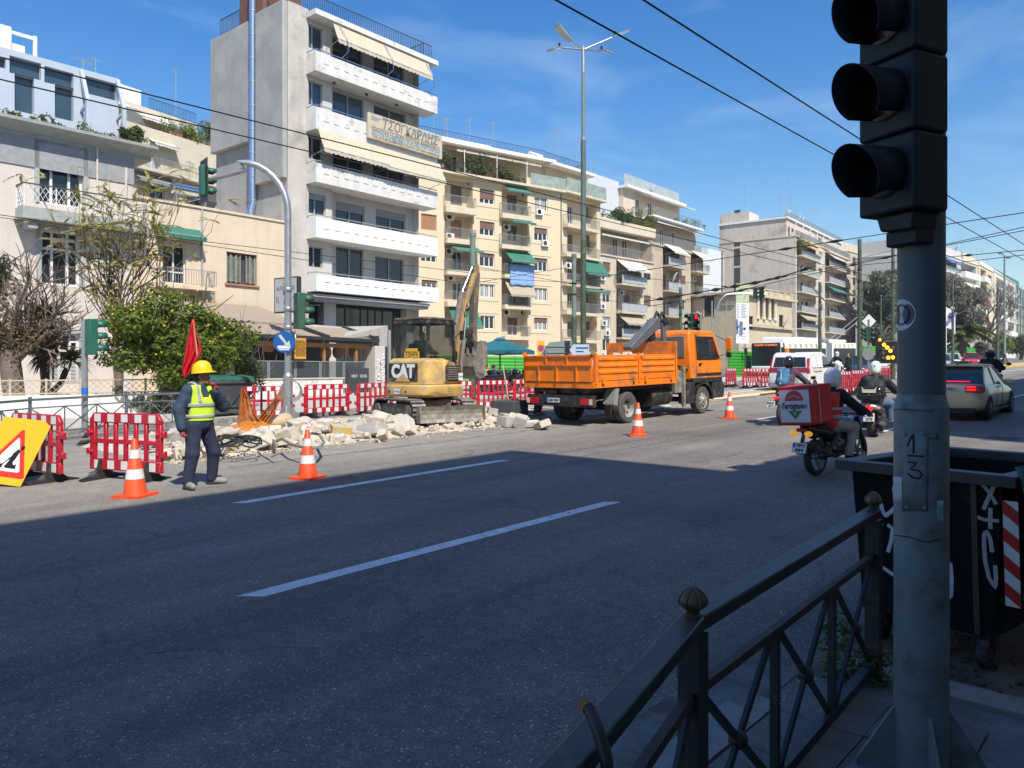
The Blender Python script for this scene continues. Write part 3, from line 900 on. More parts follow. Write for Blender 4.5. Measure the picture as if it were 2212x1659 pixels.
# -------- white six-storey block
M_conc=mat('grey_cement_render',(.33,.33,.325),.92,var=.13,scale=.7,bump=.2,bscale=20,streak=.3,dirt=((.40,.39,.36),.5,.55))
M_pier=mat('pale_weathered_render',(.46,.43,.39),.92,var=.14,scale=.8,bump=.15,streak=.3,dirt=((.30,.28,.25),.35,.6))
M_bal=mat('flaking_white_balcony',(.62,.61,.58),.88,var=.06,scale=1.5,bump=.2,dirt=((.42,.40,.36),.25,1.7),streak=.2)
M_bal2=mat('white_balcony',(.70,.70,.68),.85,var=.05,scale=1.5,dirt=((.5,.48,.45),.06,1.6),streak=.1)
M_wallw=mat('warm_white_render',(.52,.50,.47),.9,var=.07,scale=1,streak=.12)
B=Bld('white_block','tall white six-storey block with long solid balconies and bare cement side wall','apartment block',622,42.3,905,49.95)
R4,W4=B.root,B.W
ztop=B.z(Z2(0,15)[1],0)
up_=1.35
small=[(650,165,783,320),(652,530,780,690),(655,890,780,1040),(665,1265,800,1400)]
hs=[B.rect(Z2,r)for r in small]+[B.rect(Z7,(843,-60,975,110))]
big=[B.rect(Z2,r,.5)for r in((845,275,1045,480),(1113,385,1312,590),(845,620,1050,800),(1115,715,1325,900),(850,985,1050,1160),(1110,1060,1310,1240),(865,1330,1055,1510),(1128,1380,1322,1540))]
big+=[B.rect(Z7,(1085,-50,1310,235),.5),B.rect(Z7,(1405,30,1640,270),.5)]
us=B.u(Z2(842,0)[0])
z_g=B.z(Z7(0,420)[1],B.u(Z7(1250,0)[0],.5),.5)
m=Mb();zlow=z_g
wall(m,0,us,zlow,ztop,hs,0,.16);m.quad((us,0,zlow),(us,.5,zlow),(us,.5,ztop),(us,0,ztop))
wall(m,us,W4,zlow,ztop-.4,big,.5,.16)
shell(m,.0,W4,.02,7.4,0,ztop-.4)
m.build('wall',M_wallw,R4)
Mb().box(-.02,up_,-.012,.6,0,ztop+.1).build('pier',M_pier,R4)
Mb().box(-.03,-.001,.61,7.4,0,ztop-.02).build('side_wall',M_conc,R4)
zo1=B.z(Z2(0,1165)[1],0);zo2=B.z(Z1(0,905+60)[1],0,5)
Mb().box(-.34,-.031,-.01,2.7,zo1,ztop+.06).box(-.34,-.031,3.25,7.55,zo2,ztop-.15).build('overhang',M_conc,R4,bevel=.05)
for i,r in enumerate(hs):window(R4,r,.1,M_fr_g,M_glass2 if i in(0,1)else M_glass,2,roll=.28 if i==3 else 0,rollm=M_roll_g)
for i,r in enumerate(big):window(R4,r,.6,M_fr_g,(M_glass2 if i in(2,3)else M_glass),2,roll=.3 if i in(6,7)else 0,rollm=M_roll_g)
# balconies: solid fronts with slots
yo=-.9
for i,(Z,xl,yt,yb,xr,mm)in enumerate(((Z2,735,330,458,1540,M_bal),(Z2,735,695,838,1540,M_bal),(Z2,735,1060,1185,1540,M_bal),(Z2,738,1415,1548,1540,M_bal2),(Z7,925,165,300,1659+105,M_bal2))):
 ul=B.u(Z(xl,0)[0],yo);ur=B.u(945,yo)if Z is Z2 else B.u(948,yo)
 zt=B.z(Z(0,yt)[1],ul,yo);zb=B.z(Z(0,yb)[1],ul,yo)
 o=Mb().box(ul,ur,yo,.45,zb,zb+.16).build('balcony',mm,R4)
 Mb().box(ul,ur,yo,yo+.12,zb+.162,zt).box(ul,ul+.12,yo+.122,-.015,zb+.162,zt).box(ur-.12,ur,yo+.122,.48,zb+.162,zt).build('parapet',mm,o)
 n=12;s=Mb().box(0,.35,yo-.003,yo+.01,0,.035).mesh('drain_slot',M_fr_d)
 for k in range(n):
  if i==1 and k>4:continue
  part('drain_slot',s,o,(ul+.55+(ur-ul-1.0)*k/n,0,zb+.5))
 rm=M_rail_b if i<2 else M_rail_g
 r=Mb();xe=ur if i!=1 else B.u(Z2(1062,0)[0],yo)
 r.tube([(ul+.05,0,zt+.14),(ul+.05,yo+.05,zt+.14),(xe,yo+.05,zt+.14)],.028,6)
 k=ul+.05
 while k<xe:r.box(k-.015,k+.015,yo+.035,yo+.065,zt,zt+.13);k+=1.1
 r.build('railing',rm,o)
 l=Mb()
 if i==0:
  for k in range(3):l.lathe([(.001,0),(.09,.02),(.1,.1),(.1,.12)],10,(ul+1.8+k*2.4,-.2,zb-.12))
  l.build('ceiling_lamp',M_fr_d,o)
  # lower grey fascia and glazed ground floors
ul=B.u(Z7(925,0)[0],yo);zf=B.z(Z7(0,345)[1],ul,yo);zf0=B.z(Z7(0,385)[1],ul,yo)
Mb().box(ul-.3,W4+.3,-.7,.45,zlow+.35,zf).box(ul-.3,W4+.3,-.55,.45,zlow,zlow+.349).build('fascia',M_conc,R4)
Mb().box(0.02,W4,1.3,1.4,0,zlow).build('glazed_front',M_glass,R4)
fr=Mb()
for t in(.12,.2,.36,.5,.62,.68,.74,.8,.9,.995):x=W4*t;fr.box(x-.03,x+.03,1.24,1.295,0,zlow)
fr.build('glazing_bar',M_fr_d,R4)
cl=B.rect(Z7,(960,405,1058,615),.9)
for a,b in((cl[0],cl[1]),(W4-.5,W4+.05)):Mb().box(a,b,.6,1.2,0,zlow-.002).build('column',M_wallw,R4)
# roof slab, railing, cabin
ul=B.u(Z2(735,0)[0],yo);zr=B.z(Z2(0,50)[1],ul,yo)
Mb().box(ul,B.u(947,yo),yo,.48,zr-.3,zr).build('roof_slab',M_bal,R4)
Mb().box(up_+.02,W4,.5,7.3,ztop-.39,zr-.02).build('roof_deck',M_conc,R4)
r=Mb();bars(r,(ul-.4,-.3),(B.u(942,yo),-.5),zr,1.0,.14);bars(r,(.1,.2),(.1,7.2),ztop+.1,1.0,.14);bars(r,(.1,.1),(ul-.4,-.1),ztop+.1,.9,.14);bars(r,(W4,-.4),(W4,7),zr,1.0,.14)
r.build('roof_railing',M_rail_d,R4)
M_rust=mat('rust_brown_cladding',(.16,.07,.045),.8,var=.2,scale=3,streak=.3)
Mb().box(-.15,2.4,2.2,4.6,ztop,ztop+2.9).build('roof_cabin',M_rust,R4)
def aw2(x0,y0_,x1,y1_,xb,yb_,ytop,ybot,mm=M_aw_beige):
 u0,u1=B.u(Z2(x0,0)[0],ytop),B.u(Z2(x1,0)[0],ytop)
 zt=B.z(Z2(0,y0_)[1],u0,ytop);ub=B.u(Z2(xb,0)[0],ybot);zb=B.z(Z2(0,yb_)[1],ub,ybot)
 awning(R4,u0,u1,zt,ytop,zb,ybot,mm,.25)
aw2(850,150,1470,0,868,245,-.8,-1.25)
aw2(748,828,1175,0,778,960,-.85,-1.45);aw2(1168,955,1545,0,1205,1085,-.85,-1.45)
for x in(890,1185,1455):
 u=B.u(Z2(x,0)[0],-.85);z0=B.z(Z2(0,250+(x-890)*.42)[1],u,-.85)
 Mb().tube([(u,-.86,z0+.75),(u+.2,-1.3,z0-.1),(u+.35,-1.28,z0-.75),(u+.1,-.9,z0-1.15)],.022,6).build('awning_bracket',M_rail_b,R4)
fl=Mb();pxp,_=Z2(337,0)
yf=2.98;uf=-.34
pf=B.u(pxp,0)
zel=B.z(Z2(0,1330)[1],0,2.9)
# flue against the side wall
fo=thing('flue_pipe','tall shiny silver flue pipe running up the bare side wall of the white block','pipe',R4.matrix_basis@Vector((-.3,2.98,0)),B.ang)
Mb().tube([(-.15,0,zel-1.2),(-.15,0,zel-.5),(0,0,zel),(0,0,ztop+6)],.2,16).build('pipe',mat('flue_steel',(.55,.63,.72),.22,.9,var=.06),fo,40)
cc=Mb()
for k in range(16):cc.lathe([(.203,0),(.222,.02),(.222,.06),(.203,.08)],16,(0,0,zel+.1+k*1.35))
cc.build('pipe_clamp',M_steel,fo,40)
bk=Mb()
for k in range(4):bk.box(.0,.35,.14,.34,zel+2.2+k*4.2,zel+2.6+k*4.2)
bk.build('wall_bracket',mat('pale_blue_bracket',(.35,.48,.6),.5),fo)
# the estate agent's board
ys=-1.12
sx0,sz1=B.xz(Z2,1080,725,ys);sx1,sz0=B.xz(Z2,1562,1045,ys)
zl0=B.z(Z2(0,893)[1],sx0,ys);zr1=B.z(Z2(0,893)[1],sx1,ys)
sg=thing('advertising_board','long faded cream board with Greek lettering fixed across the white block balcony','sign',R4.matrix_basis@Vector((sx0,ys,0)),B.ang)
sw=sx1-sx0;szb=(zl0+sz0)/2;szt=(sz1+zr1)/2
Mb().box(0,sw,0,.18,szb,szt).build('panel',mat('faded_cream_sign',(.50,.44,.33),.7,var=.08,dirt=((.36,.27,.17),.35,1.5)),sg,bevel=.02)
hh=szt-szb;M_tg=mat('sign_brown_grey',(.17,.145,.125),.8);M_tb=mat('sign_sky_blue',(.07,.24,.36),.8)
words('ΣΤΑΣΙΝΟΣ',.26,M_tg,sg,(sw*.3,-.004,szb+hh*.90),width=sw*.26,name='small_heading')
words('ΤΣΟΓΚΑΡΛΗΣ',.8,M_tg,sg,(sw*.55,-.004,szb+hh*.70),width=sw*.76,bold=.012,shear=.2,name='company_name')
words('ΟΙΚΟΔΟΜΙΚΕΣ ΕΠΙΧΕΙΡΗΣΕΙΣ',.15,M_tg,sg,(sw*.68,-.004,szb+hh*.53),width=sw*.45,name='small_line')
words('ΠΩΛΟΥΝΤΑΙ ΣΥΓΧΡΟΝΑ ΠΟΛΥΤΕΛΗ ΔΙΑΜΕΡΙΣΜΑΤΑ',.3,M_tg,sg,(sw*.5,-.004,szb+hh*.40),width=sw*.92,bold=.01,name='first_line')
words('ΖΗΤΟΥΝΤΑΙ ΟΙΚΟΠΕΔΑ ΓΙΑ ΑΓΟΡΑ ή ΑΝΤΙΠΑΡΟΧΗ',.3,M_tb,sg,(sw*.5,-.004,szb+hh*.26),width=sw*.92,bold=.01,name='second_line')
words('ΤΗΛ.:210.64.26.888-FAX:210.64.59.137-www.eudoxios.gr',.28,M_tg,sg,(sw*.5,-.004,szb+hh*.11),width=sw*.92,bold=.008,name='third_line')
st=Mb()
for k in range(3):
 zz=szb+hh*(.84-k*.055)
 st.box(sw*.03,sw*(.16-.02*k),-.006,-.001,zz,zz+hh*.025);st.box(sw*(.5+.06*k),sw*.97,-.006,-.001,zz+hh*.02,zz+hh*.045)
st.build('stripe',M_tb,sg)
# -------- cream apartment house across the square
M_cream=mat('yellow_cream_render',(.60,.50,.345),.9,var=.05,scale=.6,bump=.1,streak=.12)
M_creamb=mat('cream_balcony_edge',(.57,.49,.36),.9,var=.08,scale=1,streak=.25)
CREAM='cream apartment house with five rows of windows, recessed balconies and planted roof terrace'
B=Bld('apartment_house',CREAM,'apartment block',860,66.6,1211,77.0)
R5,W5=B.root,B.W
zl=B.z(Z3(0,660)[1],B.u(Z3(720,0)[0]))
zr_=B.z(Z3(0,430)[1],B.u(Z3(720,0)[0],2.2),2.2)
c1=(B.u(Z3(312,0)[0]),B.u(Z3(542,0)[0]));c3=(B.u(Z3(778,0)[0]),B.u(Z3(990,0)[0]))
zbas=B.z(Z8(0,590)[1],B.u(Z8(1100,0)[0]))
hs=[(*c1,zbas,zl-.25,1.1),(*c3,zbas,zl-.25,1.1)]
wins=[]
Zrows=[(718,835),(980,1095),(1238,1348),(1490,1600)]
for i,(a,b)in enumerate(Zrows):wins.append((Z3,(600,a,720,b),i))
wins.append((Z8,(1018,400,1135,508),4))
for i,(a,b)in enumerate(((778,890),(1032,1138),(1278,1385),(1522,1628))):wins.append((Z3,(1045,a,1152,b),i+10))
wins.append((Z8,(1458,418,1567,520),14))
for i,(a,b)in enumerate(((920,1048),(1250,1310),(1462,1530))):wins.append((Z3,(120,a,248,b),i+20))
wins.append((Z8,(540,110,668,185),22));wins.pop(-2)
rs=[]
for Z,r,i in wins:q=B.rect(Z,r);rs.append((q,i));hs.append((*q,.18))
m=Mb();wall(m,0,W5,0,zl,hs);shell(m,0,W5,1.2,11,0,zl);m.quad((0,0,0),(0,0,zl),(0,1.2,zl),(0,1.2,0));m.quad((W5,0,0),(W5,0,zl),(W5,1.2,zl),(W5,1.2,0))
doors=[]
for(a,b)in(c1,c3):pass
dd1=[(Z3,(362,690,455,845)),(Z3,(362,962,455,1110)),(Z3,(372,1225,452,1372)),(Z3,(376,1480,452,1620))]
dd3=[(Z3,(822,762,905,895)),(Z3,(826,1012,905,1140)),(Z3,(826,1300,905,1395)),(Z3,(830,1570,905,1650)),(Z8,(1240,415,1325,560))]
h1=[B.rect(Z,r,1.1)for Z,r in dd1];h3=[B.rect(Z,r,1.1)for Z,r in dd3]
wall(m,c1[0],c1[1],zbas,zl-.25,h1,1.1,.12);wall(m,c3[0],c3[1],zbas,zl-.25,h3,1.1,.12)
m.build('wall',M_cream,R5)
for q,i in rs:
 if i<20:
  for z in(q[2]-.32,q[3]+.2):Mb().box(q[0]-.45,q[1]+.45,-.04,-.003,z,z+.08).build('string_course',M_creamb,R5)
for q,i in rs:
 roll={0:.68,1:.55,2:.3,10:0,11:.45,12:.3,14:.35,20:1,21:.0,22:.35,4:0}.get(i,0)
 window(R5,q,.12,M_fr_w,M_glass,3 if i not in(10,20)else 2,roll=roll,rollm=M_roll_o if i==20 else M_roll_b,fw=.075,curtain=i in(10,13,14,3))
for k,q in enumerate(h1):window(R5,q,1.16,M_fr_w,M_glass,2,roll=(1,1,0,0)[k],rollm=M_roll_o if k==1 else M_roll_b,name='balcony_door')
for k,q in enumerate(h3):window(R5,q,1.16,M_fr_w,M_glass2 if k==0 else M_glass,2,roll=(.5,.4,0,0,.4)[k],name='balcony_door')
for(xa,ya,yb,xb)in((328,842,895,575),(335,1108,1150,575),(332,1370,1408,575),(335,1630,1670,575)):
 u0,u1=B.u(Z3(xa,0)[0],-.6),B.u(Z3(xb,0)[0],-.6);za,zb=B.z(Z3(0,ya)[1],u0,-.6),B.z(Z3(0,yb)[1],u0,-.6)
 balcony(R5,u0,u1,zb,za,-.6,M_creamb,1.08,h=.95)
for(Z,xa,ya,yb,xb)in((Z3,785,905,945,1022),(Z3,782,1160,1195,1022),(Z3,805,1405,1440,1022),(Z3,805,1655,1690,1022),(Z8,1222,565,595,1437)):
 u0,u1=B.u(Z(xa,0)[0],-.6),B.u(Z(xb,0)[0],-.6);za,zb=B.z(Z(0,ya)[1],u0,-.6),B.z(Z(0,yb)[1],u0,-.6)
 balcony(R5,u0,u1,zb,za,-.6,M_creamb,1.08,h=.95)
 if(xa,ya)==(805,1405):zblk,ublk=za,(u0+.55,u0+3.4)
def aw5(Z,x0,x1,yt,yb,mm,yb_=-1.3,yt_=-.05):
 u0,u1=B.u(Z(x0,0)[0],yt_),B.u(Z(x1,0)[0],yt_);uc=(u0+u1)/2
 awning(R5,u0,u1,B.z(Z(0,yt)[1],uc,yt_),yt_,B.z(Z(0,yb)[1],uc,yb_),yb_,mm,.2)
aw5(Z3,350,575,1180,1215,M_aw_green);aw5(Z3,800,985,690,730,M_aw_green,-.7);aw5(Z3,810,1000,955,982,M_aw_green)
aw5(Z3,803,1010,1225,1305,M_aw_green);aw5(Z3,795,1005,1455,1580,M_aw_tan);aw5(Z8,755,985,322,490,M_aw_green)
for Z,x,y,yy in((Z3,505,680,1.1),(Z3,345,945,1.1),(Z3,355,1440,1.1),(Z3,1078,905,0),(Z3,1125,1160,0),(Z3,945,765,1.1),(Z3,808,1030,1.1),(Z8,1222,375,1.1),(Z8,1355,378,1.1),(Z3,340,1225,1.1),(Z3,345,1105,.9)):
 u,z=B.xz(Z,x,y,yy);aircon(R5,u,z,yy-.002)
 # terrace on top: ledge, set-back storey, awnings, plants, railing
Mb().box(-.3,W5+.25,-.65,2.3,zl+.002,zl+.22).build('terrace_ledge',M_creamb,R5)
zt2=zl+3.3
hsT=[(B.u(Z3(460,0)[0],2.3),B.u(Z3(520,0)[0],2.3),zl+.3,zl+2.6),(B.u(Z3(750,0)[0],2.3),B.u(Z3(810,0)[0],2.3),zl+.3,zl+2.5),(B.u(Z3(330,0)[0],2.3),B.u(Z3(420,0)[0],2.3),zl+.3,zl+2.5)]
m=Mb();wall(m,0,W5,zl+.22,zt2,hsT,2.3);shell(m,0,W5,2.3,11,zl+.22,zt2);m.build('set_back_storey',M_cream,R5)
for q in hsT:window(R5,q,2.4,M_fr_w,M_glass,2)
Mb().box(-.3,W5+.25,1.0,11.2,zt2+.002,zt2+.3).build('roof_edge',M_white,R5)
Mb().box(1.5,W5*.62,2.3,9,zt2+.302,zt2+.85).build('roof_parapet',M_white,R5)
r=Mb();bars(r,(0,2.6),(W5+.1,2.6),zt2+.3,1.25,.16);r.build('roof_railing',M_rail_d,R5)
r=Mb();bars(r,(0,-.55),(B.u(Z3(890,0)[0]),-.55),zl+.2,1.0,.14);r.build('terrace_railing',M_rail_d,R5)
ug=B.u(Z3(985,0)[0])
M_mesh=mat('grey_green_windbreak',(.26,.32,.28),.7,var=.25,scale=2,alpha=.92)
Mb().box(ug,W5+.2,-.6,-.57,zl+.22,zl+1.35).build('windbreak',M_mesh,R5)
for x0,x1 in((300,480),(485,745),(750,980)):
 u0,u1=B.u(Z3(x0,0)[0],2.2),B.u(Z3(x1,0)[0],2.2);awning(R5,u0,u1,zt2-.2,2.25,zt2-.95,-.3,M_aw_beige,.18)
for x in(475,740,985):
 u=B.u(Z3(x,0)[0],-.5);Mb().cyl((u,-.5,zl+.2),(u,-.5,zt2-.9),.04,n=6).build('awning_post',M_fr_w,R5)
for x,h in((318,3),(335,3),(520,3.4),(708,3.6),(222,3)):antenna(R5,B.u(Z3(x,0)[0],4),4,zt2+.3,h,5,x*.1)
TER5=(R5,0.4,B.u(Z3(960,0)[0],-.2),zl+.22)
# blue blanket over a balcony rail
bl=Mb();n,q=14,8
P=lambda a,b:(ublk[0]+(ublk[1]-ublk[0])*a/n,-.68-.02*math.sin(a*1.7)-.015*math.sin(a*.9+b),zblk+1.0-2.05*b/q-.1*(1-a/n)*b/q*math.sin(a))
bl.loft([[P(i,j)for i in range(n+1)]for j in range(q+1)],False,False)
o=bl.build('blanket',mat('pale_blue_blanket',(.22,.36,.62),.95,var=.06),None,True)
o.location=R5.location;o.rotation_euler=R5.rotation_euler
so=o.modifiers.new('thick','SOLIDIFY');so.thickness=.02
tag(o,'pale blue blanket hung over a balcony rail of the cream apartment house','blanket')
# second face of the same house, turned along the avenue
B=Bld('apartment_house','narrow cream apartment house wing with green awnings behind the tall lamp post','apartment block',1213,77.1,1297,81.9)
R6,W6=B.root,B.W
zl6=B.z(Z3(0,790)[1],B.u(Z3(1430,0)[0]))
cw=(B.u(Z3(1312,0)[0]),B.u(Z3(1555,0)[0]))
m=Mb();wall(m,0,W6,0,zl6,[(*cw,zbas,zl6-.2,.9)]);shell(m,0,W6,1,11,0,zl6)
ds=[]
for(t,b)in((855,1000),(1085,1225),(1320,1450),(1560,1660)):
 for x in((1318,1358),(1470,1512)):ds.append(B.rect(Z3,(x[0],t,x[1],b),.9))
for(t,b)in((1380,1480),):
 for x in((72,118),(222,270)):ds.append(B.rect(Z4,(x[0],t,x[1],b+40),.9))
wall(m,cw[0],cw[1],zbas,zl6-.2,ds,.9,.12);m.build('wall',M_cream,R6)
for k,q in enumerate(ds):window(R6,q,.98,M_fr_w,M_glass,2,roll=(0,0,1,1,.0,.4)[k%6],name='balcony_door')
for(Z,ya,yb,x0,x1)in((Z3,995,1020,1318,1585),(Z3,1240,1260,1312,1585),(Z3,1478,1500,1312,1585),(Z4,1295,1320,68,345),(Z4,1525,1550,68,345)):
 u0,u1=B.u(Z(x0,0)[0],-.7),B.u(Z(x1,0)[0],-.7);uc=(u0+u1)/2
 o=balcony(R6,u0,u1,B.z(Z(0,yb)[1],u0,-.7),B.z(Z(0,ya)[1],u0,-.7),-.7,M_creamb,.88,h=.95)
Mb().box(-.1,W6+.2,-.75,1,zl6+.002,zl6+.2).build('terrace_ledge',M_creamb,R6)
Mb().box(0,W6+.1,-.7,-.67,zl6+.2,zl6+1.5).build('windbreak',M_mesh,R6)
Mb().box(0,W6,2,11,zl6+.2,zl6+3).build('set_back_storey',M_cream,R6)
Mb().box(-.3,W6+.3,.8,11.2,zl6+3.002,zl6+3.3).build('roof_edge',M_white,R6)
r=Mb();bars(r,(0,2),(W6,2),zl6+3.3,1.2,.16);bars(r,(W6,2.1),(W6,10),zl6+3.3,1.2,.16);r.build('roof_railing',M_rail_d,R6)
def awx(R,Z,x0,x1,yt,yb,mm,yb_=-1.5,yt_=-.05):
 u0,u1=B.u(Z(x0,0)[0],yt_),B.u(Z(x1,0)[0],yt_);uc=(u0+u1)/2
 return awning(R,u0,u1,B.z(Z(0,yt)[1],uc,yt_),yt_,B.z(Z(0,yb)[1],uc,yb_),yb_,mm,.2)
awx(R6,Z3,1385,1575,1270,1410,M_aw_green);awx(R6,Z3,1385,1575,1515,1550,M_aw_green)
aircon(R6,*[B.xz(Z3,1308,1340)[i]for i in(0,1)])
for x,h in((1175,3.2),(1235,4.5),(1348,3.5),(1405,4.2)):antenna(R6,B.u(Z3(x,0)[0],3),3,zl6+3.3,h,4,x)
u=B.u(Z3(1560,0)[0],2);dish(R6,W6+.3,2,zl6+1.4,.75,.5)
antenna(R6,W6+.2,3,zl6+1,3.4,7,.9)
h6=thing('solar_water_heater','white solar water heater lying on the cream apartment house roof edge','water heater',R5.matrix_basis@Vector((W5-.6,3.4,zt2+.3)),0)
Mb().lathe([(.001,-1),(.25,-.98),(.33,-.9),(.33,.9),(.25,.98),(.001,1)],14,(0,0,.8),'x').build('tank',M_white,h6,40)
Mb().box(-.8,-.74,-.25,.25,0,.5).box(.74,.8,-.25,.25,0,.5).build('stand',M_steel,h6)
# -------- further blocks along the avenue
def block_(name,label,px0,d0,px1,d1,wallm,roof,rows,bays,dep=10,zb=3.5,side=None,bal=None,balm=None,seedv=1,railk='bars',cols_aw=(),gap=None,cat='apartment block',Zr=None):
 """rows: list of (row y at left bay floor) in photo rows; bays: (px0, px1, 'w'|'b') columns"""
 global B
 rnd=random.Random(seedv)
 B=Bld(name,label,cat,px0,d0,px1,d1)
 R,W=B.root,B.W
 zt=B.z(roof[1],B.u(roof[0]))
 fl=[B.z(y,B.u(rows[0]))for y in rows[1]]
 holes,win,balc=[],[],[]
 for fi,z in enumerate(fl):
  for bi,(a,b,k)in enumerate(bays):
   ua,ub=B.u(a),B.u(b)
   if k=='w':q=(ua,ub,z+.9,z+2.2);holes.append((*q,.16));win.append((q,.1,fi,bi))
   else:
    holes.append((ua,ub,z+.02,z+2.75,1.2));n=max(1,int((ub-ua)/2.2))
    for i in range(n):
     c=ua+(ub-ua)*(i+.5)/n;win.append(((c-.6,c+.6,z+.06,z+2.2),1.1,fi,bi))
    balc.append((ua-.1,ub+.1,z,fi,bi))
 m=Mb();wall(m,0,W,0,zt,holes);shell(m,0,W,1.25,dep,0,zt)
 m.quad((0,0,0),(0,0,zt),(0,1.25,zt),(0,1.25,0));m.quad((W,0,0),(W,0,zt),(W,1.25,zt),(W,1.25,0));m.quad((0,0,zt),(W,0,zt),(W,1.25,zt),(0,1.25,zt))
 for ua,ub,z,fi,bi in balc:m.quad((ua+.1,1.2,z),(ub-.1,1.2,z),(ub-.1,1.2,z+2.75),(ua+.1,1.2,z+2.75))
 m.build('wall',wallm,R)
 for q,y,fi,bi in win:
  window(R,q,y,M_fr_w if rnd.random()<.6 else M_fr_d,M_glass if rnd.random()<.75 else M_glass2,2,roll=rnd.choice([0,0,.4,.7,1,.3]),rollm=rnd.choice([M_roll_b,M_roll_b,M_roll_g]),fw=.07,curtain=rnd.random()<.3,name='window' if y<1 else 'balcony_door')
 for q,y,fi,bi in win:
  if rnd.random()<(.4 if y<1 else .22):aircon(R,q[0]-.2 if y<1 else q[1]+.55,q[2]-.5 if y<1 else q[3]+.1,-.002 if y<1 else 1.19)
 for ua,ub,z,fi,bi in balc:
  balcony(R,ua,ub,z-.22,z,-.9,balm or wallm,1.18,h=.95,kind_=railk if isinstance(railk,str)else rnd.choice(railk))
 for fi,bi,mm in cols_aw:
  a,b,k=bays[bi];ua,ub=B.u(a),B.u(b);z=fl[fi]
  awning(R,ua,ub,z+2.7,-.05,z+1.5,-1.6,mm,.2)
 Mb().box(-.1,W+.1,-.15,dep,zt+.002,zt+.18).build('roof_edge',balm or wallm,R)
 return R,W,zt,fl
M_tan=mat('tan_render',(.51,.44,.335),.92,var=.08,scale=.7,bump=.1,streak=.35,dirt=((.3,.27,.22),.2,.6))
M_brown=mat('brownish_render',(.44,.365,.275),.92,var=.1,scale=.7,bump=.1,streak=.3,dirt=((.30,.26,.2),.25,.5))
y4=lambda v:Z4(0,v)[1];x4=lambda v:Z4(v,0)[0]
R7,W7,zt7,fl7=block_('apartment_block','low tan block with planted roof and deep balconies right of the lamp post',1293,83.9,1411,91.4,M_tan,(x4(590),y4(880)),(x4(590),[y4(1085),y4(1310),y4(1515),y4(1690)]),[(x4(358),x4(422),'w'),(x4(470),x4(668),'b'),(x4(695),x4(750),'w')],balm=M_tan,seedv=4,railk='glass',cols_aw=((0,1,M_aw_white),(2,1,M_aw_tan)))
# planted set-back top of that block
m=Mb();m.box(0,W7,1.5,9.9,zt7+.19,zt7+3.0).build('set_back_storey',M_tan,R7)
Mb().box(-.2,W7+.1,-.3,10,zt7+3.002,zt7+4.1).build('roof_parapet',M_creamd,R7)
r=Mb();bars(r,(0,-.1),(W7,-.1),zt7+.18,1.0);r.build('terrace_railing',M_rail_g,R7)
awning(R7,B.u(x4(330)),B.u(x4(720)),zt7+2.9,1.4,zt7+2.3,-.4,M_aw_white,.2)
for q in((.6,1.6),(4.4,5.4),(6.2,7.2)):window(R7,(q[0],q[1],zt7+.3,zt7+2.5),1.42,M_fr_w,M_glass,2,name='terrace_door')
T7=(R7,W7,zt7)
aircon(R7,*B.xz(Z4,360,1395));aircon(R7,*B.xz(Z4,385,1475))
R8,W8,zt8,fl8=block_('apartment_block','tall brownish block with stepped top floors and satellite dishes right of the planted roof',1408,91.2,1519,101.5,M_brown,(x4(960),y4(800)),(x4(920),[y4(935),y4(1135),y4(1340),y4(1530)]),[(x4(850),x4(985),'b'),(x4(992),x4(1035),'w'),(x4(1078),x4(1180),'b')],dep=14,seedv=9,balm=M_brown,railk=['bars','bars','glass'],cols_aw=((0,0,M_aw_white),(0,2,M_aw_white)))
zs=zt8
Mb().box(-.0,W8,1.0,13,zs+.19,zs+3.3).build('set_back_storey',M_brown,R8)
Mb().box(-.3,W8-.6,-.4,13.2,zs+3.302,zs+3.5).build('terrace_slab',M_white,R8)
r=Mb();bars(r,(0,-.6),(W8+.2,-.6),zs+.2,1.0);bars(r,(-.2,-.3),(W8-.7,-.3),zs+3.5,1.0);r.build('terrace_railing',M_rail_g,R8)
M_palepeach=mat('pale_peach_render',(.58,.48,.40),.9,var=.06)
Mb().box(-2.5,W8-2,2.4,13,zs+3.52,zs+6.6).build('top_storey',M_palepeach,R8)
Mb().box(-2.8,W8-1.6,1.6,13.2,zs+6.602,zs+6.9).build('roof_edge',M_white,R8)
Mb().box(-2.6,W8-2.5,2.2,2.24,zs+6.9,zs+8.3).build('roof_glass_screen',M_frost,R8)
Mb().box(-9,-2.52,3.0,13,zs-2,zs+7.4).build('white_side_wing',mat('bluish_white_render',(.50,.53,.56),.9,var=.06),R8)
for q in((.5,1.5,zs+.3),(3.5,4.5,zs+.3),(6.5,7.5,zs+.3)):window(R8,(q[0],q[1],q[2],q[2]+2.2),.92,M_fr_w,M_glass,2,name='terrace_door')
for q in((0,1.0),(3.0,4.0)):window(R8,(q[0],q[1],zs+3.6,zs+5.8),2.3,M_fr_w,M_glass,2,name='terrace_door')
awning(R8,0,W8-2.2,zs+6.5,2.3,zs+5.9,.0,M_aw_white,.18);awning(R8,.2,W8-1,zs+3.2,.9,zs+2.8,-.5,M_aw_white,.18)
dish(R8,3.5,2,zs+7.6,.6,.5);dish(R8,-2.2,-.2,zs+3.4,.75,.3);dish(R8,B.u(x4(885)),-.9,fl8[1]+1.7,.65,.4)
for x in(-5,0,2,5.5,7):antenna(R8,x,5,zs+6.9,2.2,4,x)
pt=Mb().lathe([(.3,0),(.42,.1),(.42,.5),(.3,.7),(.001,.72)],12,(-6.8,5,zs+7.4));pt.build('roof_pot',M_roll_o,R8,40)
B=Bld('white_building','plain white building peeping out behind the brownish block','building',1515,118,1558,122)
Mb().box(0,B.W,0,8,0,B.z(y4(790),B.W/2)).build('wall',mat('cool_white_render',(.55,.57,.58),.9,var=.05),B.root)
